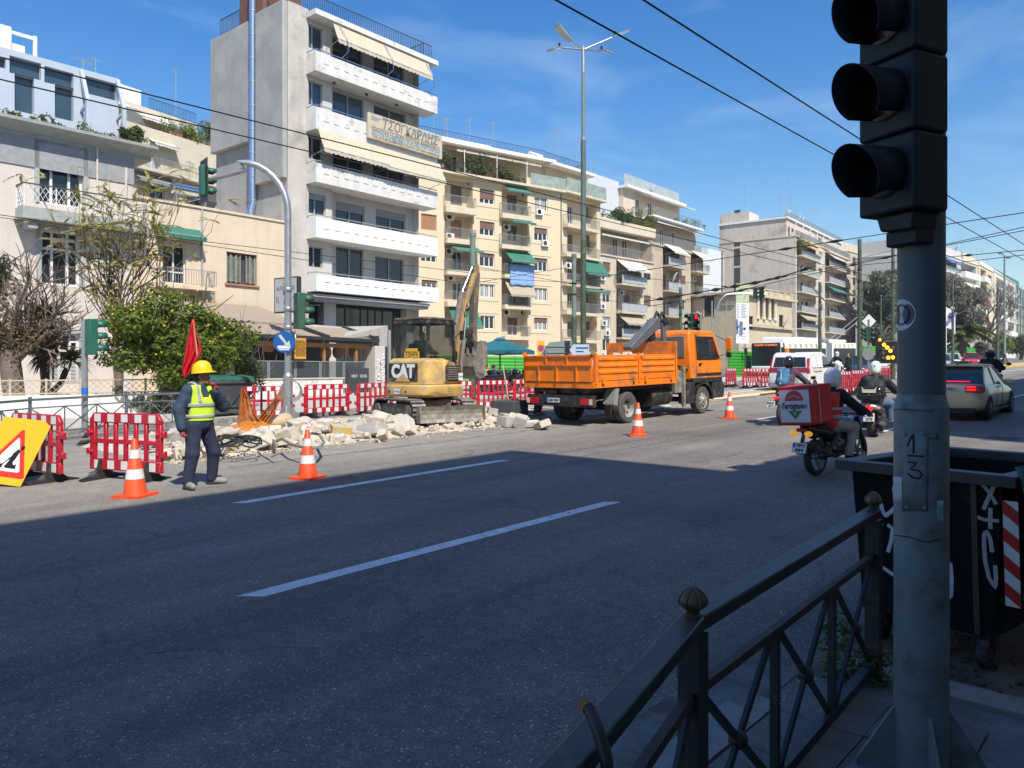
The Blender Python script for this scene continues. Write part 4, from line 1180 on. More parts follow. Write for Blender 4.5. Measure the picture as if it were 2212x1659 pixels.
Mb().box(B.W+.01,B.W+2.6,1,7,0,B.z(y4(820),B.W)).build('stair_wing',M_tan,B.root)
for k in range(4):
 zz=B.z(y4(900+90*k),B.W);window(B.root,(B.W+.6,B.W+2,zz,zz+2.2),.9,M_fr_g,M_glass,2)
 # two-storey neoclassical house with columns
M_neo=mat('ochre_stucco',(.50,.42,.29),.9,var=.08,scale=.8,bump=.15,streak=.2)
y5=lambda v:Z5(0,v)[1];x5=lambda v:Z5(v,0)[0]
B=Bld('neoclassical_house','ochre two-storey neoclassical house with columns behind the white works billboard','house',x5(222),95,x5(660),107)
R9,W9=B.root,B.W
zt9=B.z(y5(985),B.u(x5(440)));fl9=B.z(y5(1215),B.u(x5(440)))
lg=(B.u(x5(370)),B.u(x5(530)),fl9+.9,fl9+4.6)
wn9=B.rect(Z5,(555,1120,590,1235));wl9=B.rect(Z5,(300,1130,345,1235))
m=Mb();wall(m,0,W9,0,zt9,[(*lg,1.6),(*wn9,.2),(*wl9,.2)]);shell(m,0,W9,0,14,0,zt9);m.quad((lg[0],1.6,lg[2]),(lg[1],1.6,lg[2]),(lg[1],1.6,lg[3]),(lg[0],1.6,lg[3]));m.build('wall',M_neo,R9)
Mb().box(-.6,W9+.6,-.6,14.5,zt9+.002,zt9+.35).build('cornice',M_neo,R9)
p=Mb()
for k in range(8):
 x=.2+(W9-.8)*k/7;p.box(x,x+.4,-.2,.3,zt9+.36,zt9+1.1)
p.box(0,W9,-.1,.2,zt9+1.102,zt9+1.25).box(0,W9,.0,.1,zt9+.36,zt9+1.1)
p.build('parapet',M_neo,R9)
for k in range(4):
 x=lg[0]+.35+(lg[1]-lg[0]-.7)*k/3
 Mb().lathe([(.34,lg[2]),(.34,lg[2]+.2),(.27,lg[2]+.25),(.23,lg[3]-.4),(.3,lg[3]-.25),(.34,lg[3]-.2),(.34,lg[3])],14,(x,.0,0)).build('column',mat('pale_column_stone',(.60,.53,.40),.9,var=.06),R9,40)
Mb().box(0,W9,-.35,-.003,fl9-.2,fl9+.1).build('string_course',M_neo,R9)
for k in range(3):Mb().box(lg[0]+.3+k*2.2,lg[0]+1.7+k*2.2,-.06,-.003,fl9+.2,fl9+.75).build('balustrade_panel',M_creamb,R9)
window(R9,wn9,.15,M_fr_d,M_glass,2);window(R9,wl9,.15,M_fr_d,M_glass,2);window(R9,((lg[0]+lg[1])/2-.8,(lg[0]+lg[1])/2+.8,lg[2],lg[2]+2.7),1.54,M_fr_w,M_glass,2,name='balcony_door')
dish(R9,B.u(x5(575)),-.6,fl9+.9,.95,.4)
# side towards the cross street
ws=Mb()
sd=[]
for(ya,yb)in((3.2,4.6),(8,9.4)):
 o=Mb().box(-.05,-.003,ya,yb,fl9+1.2,fl9+4).build('side_window',M_glass,R9);sd.append(o)
 Mb().box(-.09,-.051,ya-.15,ya,fl9+1.1,fl9+4.1).box(-.09,-.051,yb,yb+.15,fl9+1.1,fl9+4.1).box(-.09,-.051,ya,yb,fl9+4,fl9+4.1).build('frame',M_creamb,o)
 # concrete block with a blank end wall
M_blank=mat('grey_brown_cement',(.58,.505,.42),.93,var=.1,scale=.5,bump=.15,streak=.35,dirt=((.30,.26,.22),.35,.25))
R10,W10,zt10,fl10=block_('apartment_block','long grey-brown block with blank cement end wall behind the columned house',x5(690),130,x5(1130),158,M_blank,(x5(690),y5(478)),(x5(790),[y5(540),y5(665),y5(805),y5(950),y5(1105),y5(1240)]),[(x5(700),x5(850),'b'),(x5(880),x5(910),'w'),(x5(930),x5(1100),'b')],dep=13.5,seedv=12,balm=M_creamb,railk=['bars','glass','glass'],cols_aw=((1,0,mat('yellow_awning_canvas',(.55,.42,.16),.9)),(1,2,M_aw_white),(3,2,M_aw_green),(5,0,M_aw_tan)))
Mb().box(-.05,W10,1.5,13.4,zt10+.19,zt10+3.2).build('set_back_storey',M_blank,R10)
Mb().box(-.3,W10,1.2,13.6,zt10+3.202,zt10+3.5).build('roof_edge',M_white,R10)
Mb().box(-.06,5,8.0,13.3,zt10+3.502,zt10+5.2).build('lift_house',M_blank,R10)
r=Mb();bars(r,(0,.1),(W10,.1),zt10+.18,1.0,.18,.03,.05);bars(r,(0,1.6),(W10,1.6),zt10+3.5,1.1,.18,.03,.05);r.build('roof_railing',M_rail_g,R10)
for k in range(9):x=1+k*(W10-2)/8;Mb().box(x,x+.12,.2,.32,zt10+.18,zt10+3.1).build('pergola_post',M_white,R10)
for k in range(7):zz=3+k*3.4;Mb().box(-.04,-.003,9.6,10.7,zz+1.0,zz+4.0).build('stair_window',M_fr_d,R10)
for x,y,h in((.5,9,4),(1.0,3,3.5),(4,4,6),(9,4,8),(10,4,6.5),(13,5,6),(17,5,5),(24,4,5),(26,4,6),(30,4,4)):antenna(R10,x,y,zt10+3.5+(2.6 if y==9 else 0),h,6,x)
for x in(1.5,2.5,8,10):dish(R10,x,2.2,zt10+4.4,.9,.6)
# blocks behind the trees and down the right
specs=[('cream flats half hidden behind the big dark trees',x5(1120),165,1960,190,(1880,556),1880,[590,632,674,716,752],[(1842,1875,'b'),(1885,1935,'b')],M_tan,21),('pale block with blue awning above the roadside trees right of the pole',2018,140,2112,160,(2060,556),2060,[592,632,672,712,748],[(2034,2066,'b'),(2076,2108,'b')],mat('pale_grey_render',(.50,.48,.45),.9,var=.08,streak=.2),22),('narrow cream block with stacked balconies in the right-hand row',2114,166,2146,180,(2130,580),2130,[612,645,680,714,748],[(2118,2130,'b'),(2134,2142,'w')],M_cream,23),('white block with long balconies nearest the dark glass tower',2147,182,2194,212,(2170,600),2170,[632,662,692,722,752],[(2152,2172,'b'),(2177,2190,'b')],mat('warm_pale_render',(.60,.56,.50),.9,var=.06,streak=.15),24)]
for lab,p0,d0,p1,d1,roof,rp,rows,bays,mm,sd in specs:
 R,W,zt,fl=block_('apartment_block',lab,p0,d0,p1,d1,mm,roof,(rp,rows),bays,seedv=sd,dep=14,railk=['bars','glass','solid'],balm=M_bal2 if sd!=21 else M_tan,cols_aw={22:((0,0,mat('blue_awning_canvas',(.06,.1,.25),.9)),(1,1,M_aw_white)),21:((3,0,M_aw_green),(1,1,M_aw_white)),23:((1,0,M_aw_green),),24:((1,1,M_aw_white),)}[sd])
 Mb().box(.5,W-.3,3,13,zt+.19,zt+3).build('set_back_storey',mm,R)
 for k in range(4):antenna(R,1+k*W/4.5,5,zt+3,3+k%3,4,k)
 if sd==22:dish(R,3,3,zt+3.8,.9,.5);dish(R,5,3,zt+3.4,.9,.5);dish(R,W-4,3,zt+3.6,1.0,.5)
B=Bld('glass_office','dark glass office tower with a teal rooftop box at the far right','office building',2178,225,2260,290)
zt=B.z(612,B.u(2180));Mb().box(0,B.W,0,20,0,zt).build('glass_wall',M_glass2,B.root)
fr=Mb()
for k in range(16):x=B.W*k/15;fr.box(x-.08,x+.08,-.1,-.003,0,zt)
for k in range(9):zz=zt*k/8;fr.box(0,B.W,-.08,-.002,zz-.12,zz+.12)
fr.build('mullion',M_fr_d,B.root)
Mb().box(-2,B.W*.5,3,15,zt+.01,B.z(580,0)).build('rooftop_box',mat('teal_cladding',(.03,.16,.16),.5,var=.1),B.root)
# far ridge of houses closing the avenue
for i,(lab,p0,p1,d0,y0)in enumerate((('faint pale block at the far end of the avenue',2196,2290,330,640),)):
 B=Bld('apartment_block',lab,'apartment block',p0,d0,p1,d0+60);Mb().box(0,B.W,0,20,0,B.z(y0,0)).build('wall',M_tan,B.root)
 for k in range(5):
  for j in range(6):window(B.root,(3+j*B.W/6,6+j*B.W/6,5+k*4,7+k*4),-.1,M_fr_w,M_glass,2)
  # -------- the shaded side behind the camera (its blocks throw the shade over the road)
M_back=mat('ochre_back_render',(.46,.42,.35),.9,var=.08,scale=.6,streak=.2)
for i,(lab,x0,x1,h)in enumerate((('seven-storey ochre block behind the railing whose shade covers the near lanes',-40,5.0,20.6),('lower ochre block behind the railing between two taller ones',5.01,9.5,13.9),('tall ochre block behind the railing beside the taxi',14.7,62,18.6))):
 r=thing('apartment_block',lab,'apartment block',(x0,-5.3,G(x0)),0)
 W=x1-x0;m=Mb();hs=[]
 nb=max(2,int(W/3.2));nf=int(h/3.1)
 for a in range(nb):
  for f in range(nf):c=(a+.5)*W/nb;hs.append((c-.8,c+.8,f*3.05+.9,f*3.05+2.5))
 mm=Mb(Matrix.Translation((W,0,0))@Matrix.Rotation(math.pi,4,'Z'))
 wall(mm,0,W,0,h,hs);shell(mm,0,W,0,12,0,h);mm.build('wall',M_back,r)
 gl=Mb()
 for a,b,c,d in hs:gl.box(W-b,W-a,-.16,-.13,c,d)
 kind(gl.build('glazing',M_glass,r),'stuff')
 bl=Mb()
 for f in range(1,nf):bl.box(.5,W-.5,.003,.5,f*3.05-.1,f*3.05+.06)
 bl.build('balcony',M_bal2,r)
 # ---------------------------------------------------------------- trees and plants
def leafmat(n,col,isl=.45,tr=.38):
 if n in MATS:return MATS[n]
 m=mat(n,col,.55,var=.0,island=isl,spec=.3);nt=m.node_tree;b=nt.nodes['Principled BSDF'];src=b.inputs['Base Color'].links[0].from_socket
 t=nt.nodes.new('ShaderNodeBsdfTranslucent');x=nt.nodes.new('ShaderNodeMixShader');x.inputs[0].default_value=tr
 nt.links.new(src,t.inputs[0]);nt.links.new(b.outputs[0],x.inputs[1]);nt.links.new(t.outputs[0],x.inputs[2]);nt.links.new(x.outputs[0],nt.nodes['Material Output'].inputs[0]);return m
M_leaf_o=leafmat('orange_tree_leaf',(.125,.165,.02));M_leaf_f=leafmat('feathery_leaf',(.32,.29,.085));M_leaf_d=leafmat('dark_evergreen_leaf',(.12,.13,.07),.5)
M_leaf_p=leafmat('palm_leaf',(.09,.11,.03));M_leaf_m=leafmat('mixed_leaf',(.08,.11,.03));M_leaf_y=leafmat('yellow_green_leaf',(.17,.2,.03));M_dry=leafmat('dry_brown_leaf',(.17,.12,.07),.4)
M_bark=mat('bark',(.13,.105,.08),.95,var=.3,scale=8,bump=.8,bscale=18);M_twig=mat('bare_twig',(.16,.12,.095),.9,var=.2,scale=6)
M_fruit=mat('orange_fruit',(.66,.38,.03),.5,var=.1)
def leaves(m,blobs,n,size,rnd,shell_=.55,up=.35,asp=.45):
 tot=sum(b[3]if len(b)>3 else b[1][0]*b[1][1]+b[1][2]*b[1][0]for b in blobs)
 for b in blobs:
  c,r=Vector(b[0]),b[1]
  k=int(n*(b[3]if len(b)>3 else r[0]*r[1]+r[2]*r[0])/tot)
  for _ in range(k):
   d=Vector((rnd.gauss(0,1),rnd.gauss(0,1),rnd.gauss(0,1))).normalized()
   t=shell_+(1.05-shell_)*rnd.random()**.8
   p=c+Vector((d.x*r[0],d.y*r[1],d.z*r[2]))*t
   nrm=(d*.7+Vector((rnd.gauss(0,.6),rnd.gauss(0,.6),rnd.gauss(0,.6)+up))).normalized()
   a=nrm.orthogonal().normalized();a.rotate(Matrix.Rotation(rnd.random()*6.28,3,nrm));q=nrm.cross(a)
   s=size*rnd.uniform(.6,1.35)
   m.add([p-a*s,p+q*s*asp-nrm*s*.12,p+a*s,p-q*s*asp-nrm*s*.12],[(0,1,2),(0,2,3)])
def limbs(m,p,d,L,r,depth_,rnd,spread=.55,n=3,up=.15,out=None):
 pts=[p];q=p.copy();dd=d.normalized()
 for i in range(4):
  dd=(dd+Vector((rnd.gauss(0,.13),rnd.gauss(0,.13),rnd.gauss(0,.1)+up*.3))).normalized();q=q+dd*L/4;pts.append(q.copy())
 m.tube(pts,[r*(1-.12*i)for i in range(5)],6 if r>.03 else 4,False)
 if out is not None:out.append((q.copy(),dd.copy()))
 if depth_>0:
  for i in range(n):
   e=(dd+Vector((rnd.gauss(0,spread),rnd.gauss(0,spread),rnd.gauss(0,spread*.6)+up))).normalized()
   limbs(m,pts[rnd.choice([2,3,4,4])],e,L*rnd.uniform(.6,.85),r*.58,depth_-1,rnd,spread,n,up,out)
def lobes(rnd,c,R,n,rr):
 out=[]
 for _ in range(n):
  d=Vector((rnd.gauss(0,1),rnd.gauss(0,1),rnd.gauss(0,.9))).normalized();t=rnd.uniform(.35,.95)
  k=rnd.uniform(*rr);out.append(((c[0]+d.x*R[0]*t,c[1]+d.y*R[1]*t,c[2]+d.z*R[2]*t),(k,k,k*.8)))
 return out
def leafy_tree(name,label,loc,h,crown,nlob,rr,n,size,lm,trunk_r=.12,seedv=1,group=None,limb_n=3):
 rnd=random.Random(seedv);t=thing(name,label,'tree',loc,0,group)
 w=Mb();c,R=crown
 limbs(w,Vector((0,0,-.1)),Vector((.05,.02,1)),max(.5,c[2]-R[2]*.6),trunk_r,0,rnd,up=.3)
 for i in range(limb_n+2):limbs(w,Vector((0,0,max(.4,c[2]-R[2]*.9))),Vector((rnd.gauss(0,.6),rnd.gauss(0,.6),1)),R[2]*1.1,trunk_r*.6,2,rnd,.5,2)
 w.build('trunk',M_bark,t,True,fix=False)
 m=Mb();leaves(m,lobes(rnd,c,R,nlob,rr),n,size,rnd);kind(m.build('crown',lm,t,fix=False),'stuff')
 return t
D=25.0
p=dp(385,800,24.5)
gz=.14
def onpave(px,d):a,b=ray(px);return Vector((a*d,b*d,G(a*d)+.14))
t=leafy_tree('orange_tree','dense glossy orange tree with yellow fruit in front of the pink house',onpave(390,25.2),4.4,((0.05,0,2.25),(2.3,1.8,1.5)),70,(.45,.8),24000,.085,M_leaf_o,.12,5,None,1)
fm=Mb();rnd=random.Random(8)
for _ in range(46):
 d=Vector((rnd.gauss(0,1),rnd.gauss(0,1)-.8,rnd.gauss(0,.8)+.2)).normalized();fm.ball((d.x*1.7-.4,d.y*2.0,2.9+d.z*1.25),.036,6,4)
kind(fm.build('fruit',M_fruit,t,True),'stuff')
leafy_tree('shrub','loose green shrub growing beside the cafe front glass',onpave(525,27.5),2.4,((0,0,1.5),(.75,.7,1.25)),22,(.3,.5),4200,.075,M_leaf_m,.05,6)
# tall feathery tree
t=thing('feathery_tree','tall feathery tree with thin upright shoots before the pink house balcony','tree',onpave(250,26.5),0)
rnd=random.Random(11);w=Mb();tips=[];cam_r4=Vector((ST,-CT,0))
base=Vector((0,0,-.1))
w.tube([base,(.1,0,1.2),(.0,.05,2.2),(.25,0,3.2),(.05,.1,4.2)],[.2,.17,.15,.13,.1],8)
for i in range(34):
 p0=Vector((.1+rnd.uniform(-.1,.2),.05,rnd.uniform(2.4,4.3)));ang=rnd.uniform(0,6.28)
 dx=rnd.uniform(-.85,1.3);L=rnd.uniform(1.5,2.4)
 limbs(w,p0,(cam_r4*dx+Vector((0,0,.95))),L,.03,2,rnd,.4,2,.4,tips)
w.build('trunk',M_twig,t,True,fix=False)
m=Mb()
def frond(m,p,d,L,rnd,nl=11,ls=.16,drop=.5):
 q=Vector(p);dd=Vector(d).normalized();side=dd.cross(Vector((0,0,1)))
 if side.length<.1:side=Vector((1,0,0))
 side.normalize()
 for i in range(nl):
  dd=(dd+Vector((0,0,-drop/nl))).normalized();q2=q+dd*L/nl
  s=ls*(math.sin(math.pi*(i+.8)/(nl+.8))*.8+.25)
  for sg in(-1,1):
   e=(side*sg+dd*.45+Vector((0,0,-.2))).normalized();o=e.cross(dd).normalized()*.02
   m.add([q,q2,q2+e*s+o,q+e*s*.9],[(0,1,2,3)]if rnd.random()<.7 else[(0,1,2)])
  q=q2
for q,d in tips:
 if q.z<1.6:continue
 if rnd.random()<.25:continue
 for _ in range(3 if q.z>4.3 else 6):
  e=Vector((rnd.gauss(0,1),rnd.gauss(0,1),rnd.uniform(-.1,.6)));frond(m,q,e,rnd.uniform(.4,.75),rnd,13,.075,.7)
leaves(m,lobes(rnd,(.35,0,3.5),(1.7,1.2,1.1),30,(.2,.42)),2600,.045,rnd,.2)
kind(m.build('crown',M_leaf_f,t,fix=False),'stuff')
# spiky yucca, bare twiggy tree with thick trunk
t=thing('yucca','spiky yucca with drooping dry leaves behind the lattice fence','plant',onpave(95,24.6),0)
rnd=random.Random(4);w=Mb();w.tube([(0,0,0),(.05,0,1),(-.05,.05,2.2),(0,0,3.0)],[.16,.14,.12,.12],8).tube([(.0,0,.5),(.5,.1,1.0),(.7,.1,1.5)],[.1,.1,.09],7).build('trunk',M_bark,t,True)
g,dr=Mb(),Mb()
def rosette(m,c,n,L,rnd,lo=-.6,hi=1.0,w=.035):
 for _ in range(n):
  a=rnd.random()*6.28;e=Vector((math.cos(a),math.sin(a),rnd.uniform(lo,hi))).normalized();l=L*rnd.uniform(.7,1.1);s=Vector((-math.sin(a),math.cos(a),0))*w
  c_=Vector(c);mid=c_+e*l*.55;tip=mid+(e+Vector((0,0,-.5))).normalized()*l*.45
  m.add([c_-s*.6,c_+s*.6,mid+s,tip,mid-s],[(0,1,2,4),(4,2,3)])
rosette(g,(0,0,3.05),220,1.1,rnd,-.4,1.2);rosette(g,(.7,-.3,1.75),150,.85,rnd,-.4,1.2);rosette(g,(-.75,-.3,2.3),170,.95,rnd,-.5,1.2);rosette(g,(.25,-.1,.35),70,.75,rnd,0,1.3)
rosette(dr,(0,0,2.6),150,.95,rnd,-2.2,-.1);rosette(dr,(0,0,2.0),90,.8,rnd,-2.5,-.3)
kind(g.build('leaves',M_leaf_p,t,fix=False),'stuff');kind(dr.build('dry_leaves',M_dry,t,fix=False),'stuff')
t=thing('bare_tree','bare twiggy tree with a thick gnarled trunk at the left end of the lattice fence','tree',onpave(28,23.4),0)
rnd=random.Random(2);w=Mb();w.tube([(0,0,-.1),(.03,0,.7),(-.05,0,1.5),(-.1,0,2.1)],[.34,.3,.3,.26],12)
for i in range(12):limbs(w,Vector((-.08,0,rnd.uniform(1.4,2.2))),Vector((rnd.uniform(-.3,1.2),rnd.gauss(0,.5),rnd.uniform(-.1,1.0))),rnd.uniform(.9,1.5),.075,3,rnd,.6,3,.12)
w.build('trunk',M_twig,t,True,fix=False)
m=Mb();leaves(m,lobes(rnd,(.3,0,2.5),(1.6,1.0,1.0),26,(.3,.55)),3600,.055,rnd);kind(m.build('dry_foliage',M_dry,t,fix=False),'stuff')
leafy_tree('evergreen','dark evergreen whose edge shows at the far left of the picture',onpave(-35,24.5),6,((0,0,4.3),(.75,.8,1.1)),20,(.35,.55),2500,.09,M_leaf_d,.12,31)
g=Mb();rnd=random.Random(12)
for i in range(46):
 px=40+i*7;q=onpave(px,24.0+px*.002);leaves(g,[((q.x,q.y,q.z+.35),(.3,.3,.35))],70,.07,rnd)
tag(g.build('hedge',M_leaf_d,None,fix=False),'low dark hedge growing just behind the lattice fence','hedge',kind='stuff')
# big far trees, palm, bare tree, low trees on the right
def fartree(name,lab,px,d,ytop,wpx,seedv,lm=M_leaf_d,n=9000,size=.3,base=0,group=None):
 a,b=ray(px);P=Vector((a*d,b*d,G(a*d)));h=zat(ytop,d)-P.z;R=wpx/1662*d/2
 return leafy_tree(name,lab,P,h,((0,0,h*.58),(R*.82,R*.82,h*.4)),40,(R*.28,R*.45),n,size,lm,.35,seedv)
fartree('large_tree','big dark evergreen left of the foreground signal post, before the cream flats',1895,118,584,100,41,n=13000)
fartree('large_tree','tall pale-topped evergreen just behind the green pole beside the signal post',1925,126,560,50,42,leafmat('olive_leaf',(.16,.16,.085),.5),7000)
fartree('large_tree','big grey-green evergreen right of the signal post above the palm',2062,112,590,118,43,leafmat('greyish_leaf',(.165,.16,.115),.5),14000,.3)
fartree('large_tree','dull evergreen between the signal post and the flagpole',2030,104,600,46,44,n=4000,size=.25)
fartree('small_tree','low bright green tree by the right-hand kerb under the white block',2165,130,716,50,45,M_leaf_y,2500,.22)
fartree('small_tree','low olive tree at the right edge of the picture',2205,140,722,55,46,M_leaf_m,2500,.22)
fartree('small_tree','low dark bush between palm and bare tree',2120,124,738,40,47,M_leaf_d,1800,.2)
a,b=ray(2080);P=Vector((a*100,b*100,G(a*100)))
t=thing('palm_tree','squat palm with arching fronds behind the green hoarding','palm tree',P,0)
hp=zat(722,100)-P.z
Mb().tube([(0,0,0),(.1,0,hp*.5),(0,0,hp)],[.5,.42,.5],10).build('trunk',M_bark,t,True)
m=Mb();rnd=random.Random(3)
for i in range(58):
 a_=rnd.random()*6.28;frond(m,(0,0,hp),(math.cos(a_),math.sin(a_),rnd.uniform(.1,1.3)),rnd.uniform(3.2,4.6),rnd,14,.75,1.5)
kind(m.build('fronds',M_leaf_p,t,fix=False),'stuff')
m=Mb();leaves(m,[((0,0,hp-.5),(.9,.9,.6))],300,.3,rnd);kind(m.build('dry_skirt',mat('dry_palm_skirt',(.36,.17,.05),.9,var=.2),t,fix=False),'stuff')
a,b=ray(2136);P=Vector((a*118,b*118,G(a*118)))
t=thing('bare_tree','leafless street tree with a leaning trunk right of the palm','tree',P,0);rnd=random.Random(6);w=Mb()
w.tube([(0,0,0),(.2,0,2.5),(.9,0,4.5)],[.35,.3,.26],8)
for i in range(9):limbs(w,Vector((.5+rnd.uniform(-.2,.4),0,rnd.uniform(3.2,4.6))),Vector((rnd.gauss(0,.8),rnd.gauss(0,.5),1)),3.4,.15,3,rnd,.5,3,.15)
w.build('trunk',M_twig,t,True,fix=False)
# plants on terraces and roofs
def roofplants(lab,R,x0,x1,y,z,n,h,lm,seedv,big=()):
 rnd=random.Random(seedv);g=Mb();Mx=R.matrix_basis
 for i in range(n):
  x=x0+(x1-x0)*(i+rnd.random())/n;k=rnd.uniform(.5,1.2)*h
  leaves(g,[((x,y+rnd.uniform(-.15,.15),z+k*.55),(.3,.28,k*.5))],55,.09,rnd)
 for(x,k)in big:leaves(g,lobes(rnd,(x,y,z+k*.5),(k*.6,k*.4,k*.5),10,(k*.2,k*.35)),900,.12,rnd)
 o=g.build('terrace_plants',lm,None,fix=False);o.matrix_basis=Mx
 tag(o,lab,'plants',kind='stuff')
def pots(R,x0,x1,y,z,n,seedv,lab):
 rnd=random.Random(seedv);pm=Mb().lathe([(.1,0),(.14,.24),(.16,.24),(.16,.3),(.13,.3),(.12,.26),(.001,.25)],10).mesh('plant_pot',mat('terracotta',(.36,.13,.06),.85,var=.15),40)
 for i in range(n):
  o=bpy.data.objects.new('plant_pot',pm);C.objects.link(o);o.location=R.matrix_basis@Vector((x0+(x1-x0)*(i+.2+.6*rnd.random())/n,y,z));tag(o,lab,'plant pot',lab.split(' standing')[0])
B2,zter2,zt2_=BT
roofplants('tangle of green plants along the terrace of the cream block behind the pink house',B2.root,B2.W*.45,B2.W,.45,zter2+.3,26,1.5,M_leaf_y,1,((B2.W*.7,1.6),(B2.W*.95,2.2)))
pots(B2.root,B2.W*.45,B2.W,.25,zter2+.302,8,2,'terracotta pots standing on the terrace edge of the block behind the pink house')
roofplants('potted greenery behind the roof terrace railing of the cream apartment house',TER5[0],TER5[1],TER5[2],-.2,TER5[3],34,1.0,M_leaf_m,3,((4.2,1.8),(8.2,2.2),(11,1.4)))
pots(TER5[0],TER5[1],TER5[2],-.3,TER5[3]+.002,9,5,'terracotta pots standing on the cream apartment house roof terrace')
R7,W7,zt7=T7
roofplants('dark shrubs hanging over the roof parapet of the low tan block',R7,.5,W7*.7,.1,zt7+4.1,16,.9,M_leaf_m,4,((3.4,1.8),(5.2,1.6)))
roofplants('big yellow-green bush on the right end of the low tan block roof',R7,W7*.75,W7*.98,1.0,zt7+3.8,4,1.0,M_leaf_y,5,((W7*.82,3.0),(W7*.95,2.6)))
roofplants('plants among the glass balcony panels of the low tan block',R7,2.4,6.6,-.5,fl7[0],8,1.1,M_leaf_m,6)
roofplants('small plants along the top terrace of the brownish block',R8,5,W8-.3,-.2,zt8+3.5,8,.9,M_leaf_m,7)
roofplants('green creeper hanging from the end balcony of the blank-walled block',R10,.2,3.4,-.7,zt10-2.6,6,1.6,M_leaf_y,8,((.8,2.6),))
roofplants('small plants along the grey ledge of the pink house',R1,1.0,7.4,.2,zsof+.6,12,.5,M_leaf_m,9,((6.2,.9),))
rr_=bpy.data.objects
a,b=ray(2060)
# ---------------------------------------------------------------- barriers, cones, poles, wires, signs
def sticker(m,x0,x1,z0,z1,y,t=.004):m.box(x0,x1,y-t,y+t,z0,z1)
BAR=thing('work_barrier','x','barrier')
p=Mb()
p.prism([(-1,.14),(1,.14),(1,.9),(.86,1.03),(-.86,1.03),(-1,.9)],-.022,.022)if False else None
T=.03
p.prism([(-.94,.87),(.94,.87),(.94,.93),(.84,1.03),(-.84,1.03),(-.94,.93)],-T,T)
p.box(-.94,.94,-T,T,.14,.31).box(-.94,-.8,-T,T,.312,.868).box(.8,.94,-T,T,.312,.868)
for i in range(1,6):x=-.8+1.6*i/6;p.box(x-.042,x+.042,-T*.8,T*.8,.312,.868)
p.box(-.8,.8,-T*.7,T*.7,.55,.62)
for s in(-1,1):
 for z in(.42,.72):p.box(s*.94 if s>0 else-1.03,1.03 if s>0 else-.94,-.035,.035,z-.05,z+.05);p.cyl((s*.87,-.055,z),(s*.87,.055,z),.03,n=8)
 for k in range(4):p.box(s*.87-.05,s*.87+.05,-.038,.038,.17+k*.035,.185+k*.035)
p.build('panel',M_red,BAR,bevel=.008,seg=1)
for z0,z1 in((.89,1.01),(.16,.29)):
 q=Mb().box(-.085,.085,-T-.003,T+.003,z0,z1).mesh('reflective_square',M_reflect)
 for k in range(5):part('reflective_square',q,BAR,(-.72+k*.36,0,0))
M_foot=mat('black_barrier_foot',(.02,.021,.022),.7,var=.25,scale=6,dirt=((.12,.11,.1),.35,5))
f=Mb().prism([(-.38,0),(.38,0),(.38,.03),(.2,.07),(.09,.17),(.06,.3),(-.06,.3),(-.09,.17),(-.2,.07),(-.38,.03)],-.03,.03,'x').box(-.06,.06,-.38,.38,0,.02).mesh('foot',M_foot)
for s in(-1,1):part('foot',f,BAR,(s*.62,0,0))
_first=[True]
def barrier(P,rz,label,sx=1.0,group='red and white plastic road barriers',lean=0):
 if _first[0]:o=BAR;_first[0]=False;o.location=P;o['label']=label;o['group']=group
 else:o=dup(BAR,P,None,label,group)
 o.rotation_euler=(lean,0,rz);o.scale=(sx,1,1)
 return o
def barrier_px(pl,pr,dl,sign,label,L=2.05,drop=0,dz=0):
 a,b=ray(pl);A=Vector((a*dl,b*dl));a,b=ray(pr);r=Vector((a,b))
 bb=A.dot(r);q=bb*bb-r.dot(r)*(A.dot(A)-L*L)
 dr=(bb+sign*math.sqrt(max(q,0)))/r.dot(r);E=r*dr;m=(A+E)/2;v=E-A
 return barrier((m.x,m.y,G(m.x)+dz),math.atan2(v.y,v.x),label)
def barrier_ab(A,B_,label,dz=0):v=B_-A;m=(A+B_)/2;return barrier((m.x,m.y,m.z+dz),math.atan2(v.y,v.x),label,v.length/2.02 if abs(v.length-2)>.25 else 1)
# left pair seen against the light
A,E=gp(331,1041),gp(215,1033);v=(E-A).normalized();barrier((A+E)/2,math.atan2(v.y,v.x),'dark red barrier standing alone behind the leftmost cone',.8)
A=gp(124,1043);E=gp(34,1030);v=(E-A).normalized();barrier((A+E)/2,math.atan2(v.y,v.x),'dark red barrier that the yellow roadworks sign leans on',.8)
barrier_ab(gp(522,910),gp(636,905),'red barrier behind the orange netting, left of the curved steel pole')
barrier_ab(gp(648,906),gp(762,895),'red barrier slanting just right of the curved steel pole')
barrier_ab(gp(768,902),gp(850,889),'red barrier partly hidden by the left side of the excavator')
barrier_ab(gp(950,892),gp(1024,888),'red barrier just right of the yellow excavator')
barrier_ab(gp(1028,889),gp(1102,884),'red barrier behind the leaning shovel')
barrier_ab(gp(1106,886),gp(1182,880),'red barrier partly hidden by the tail of the orange truck')
barrier_px(1568,1590,41,1,'red barrier just ahead of the orange truck cab')
barrier_px(1603,1640,39.5,1,'left one of two red barriers before the bus front');barrier_px(1642,1682,38.5,1,'right one of two red barriers before the bus front')
barrier_px(1806,1838,31,1,'red barrier right of the white van bumper');barrier_px(1838,1866,32.5,1,'red barrier between van and scooter rider');barrier_px(1866,1876,35,1,'red barrier seen nearly end-on left of the scooter rider helmet')
barrier_px(1876,1884,38,1,'red barrier end-on behind the scooter rider helmet')
barrier_px(1898,1922,43,1,'red barrier right of the scooter rider helmet');barrier_px(1917,1934,49,-1,'red barrier below the arrow board beside the signal post')
barrier_px(2110,2124,116,1,'faint red barrier far off by the toilet cabin');barrier_px(2126,2142,118,1,'faint red barrier farthest down the avenue')
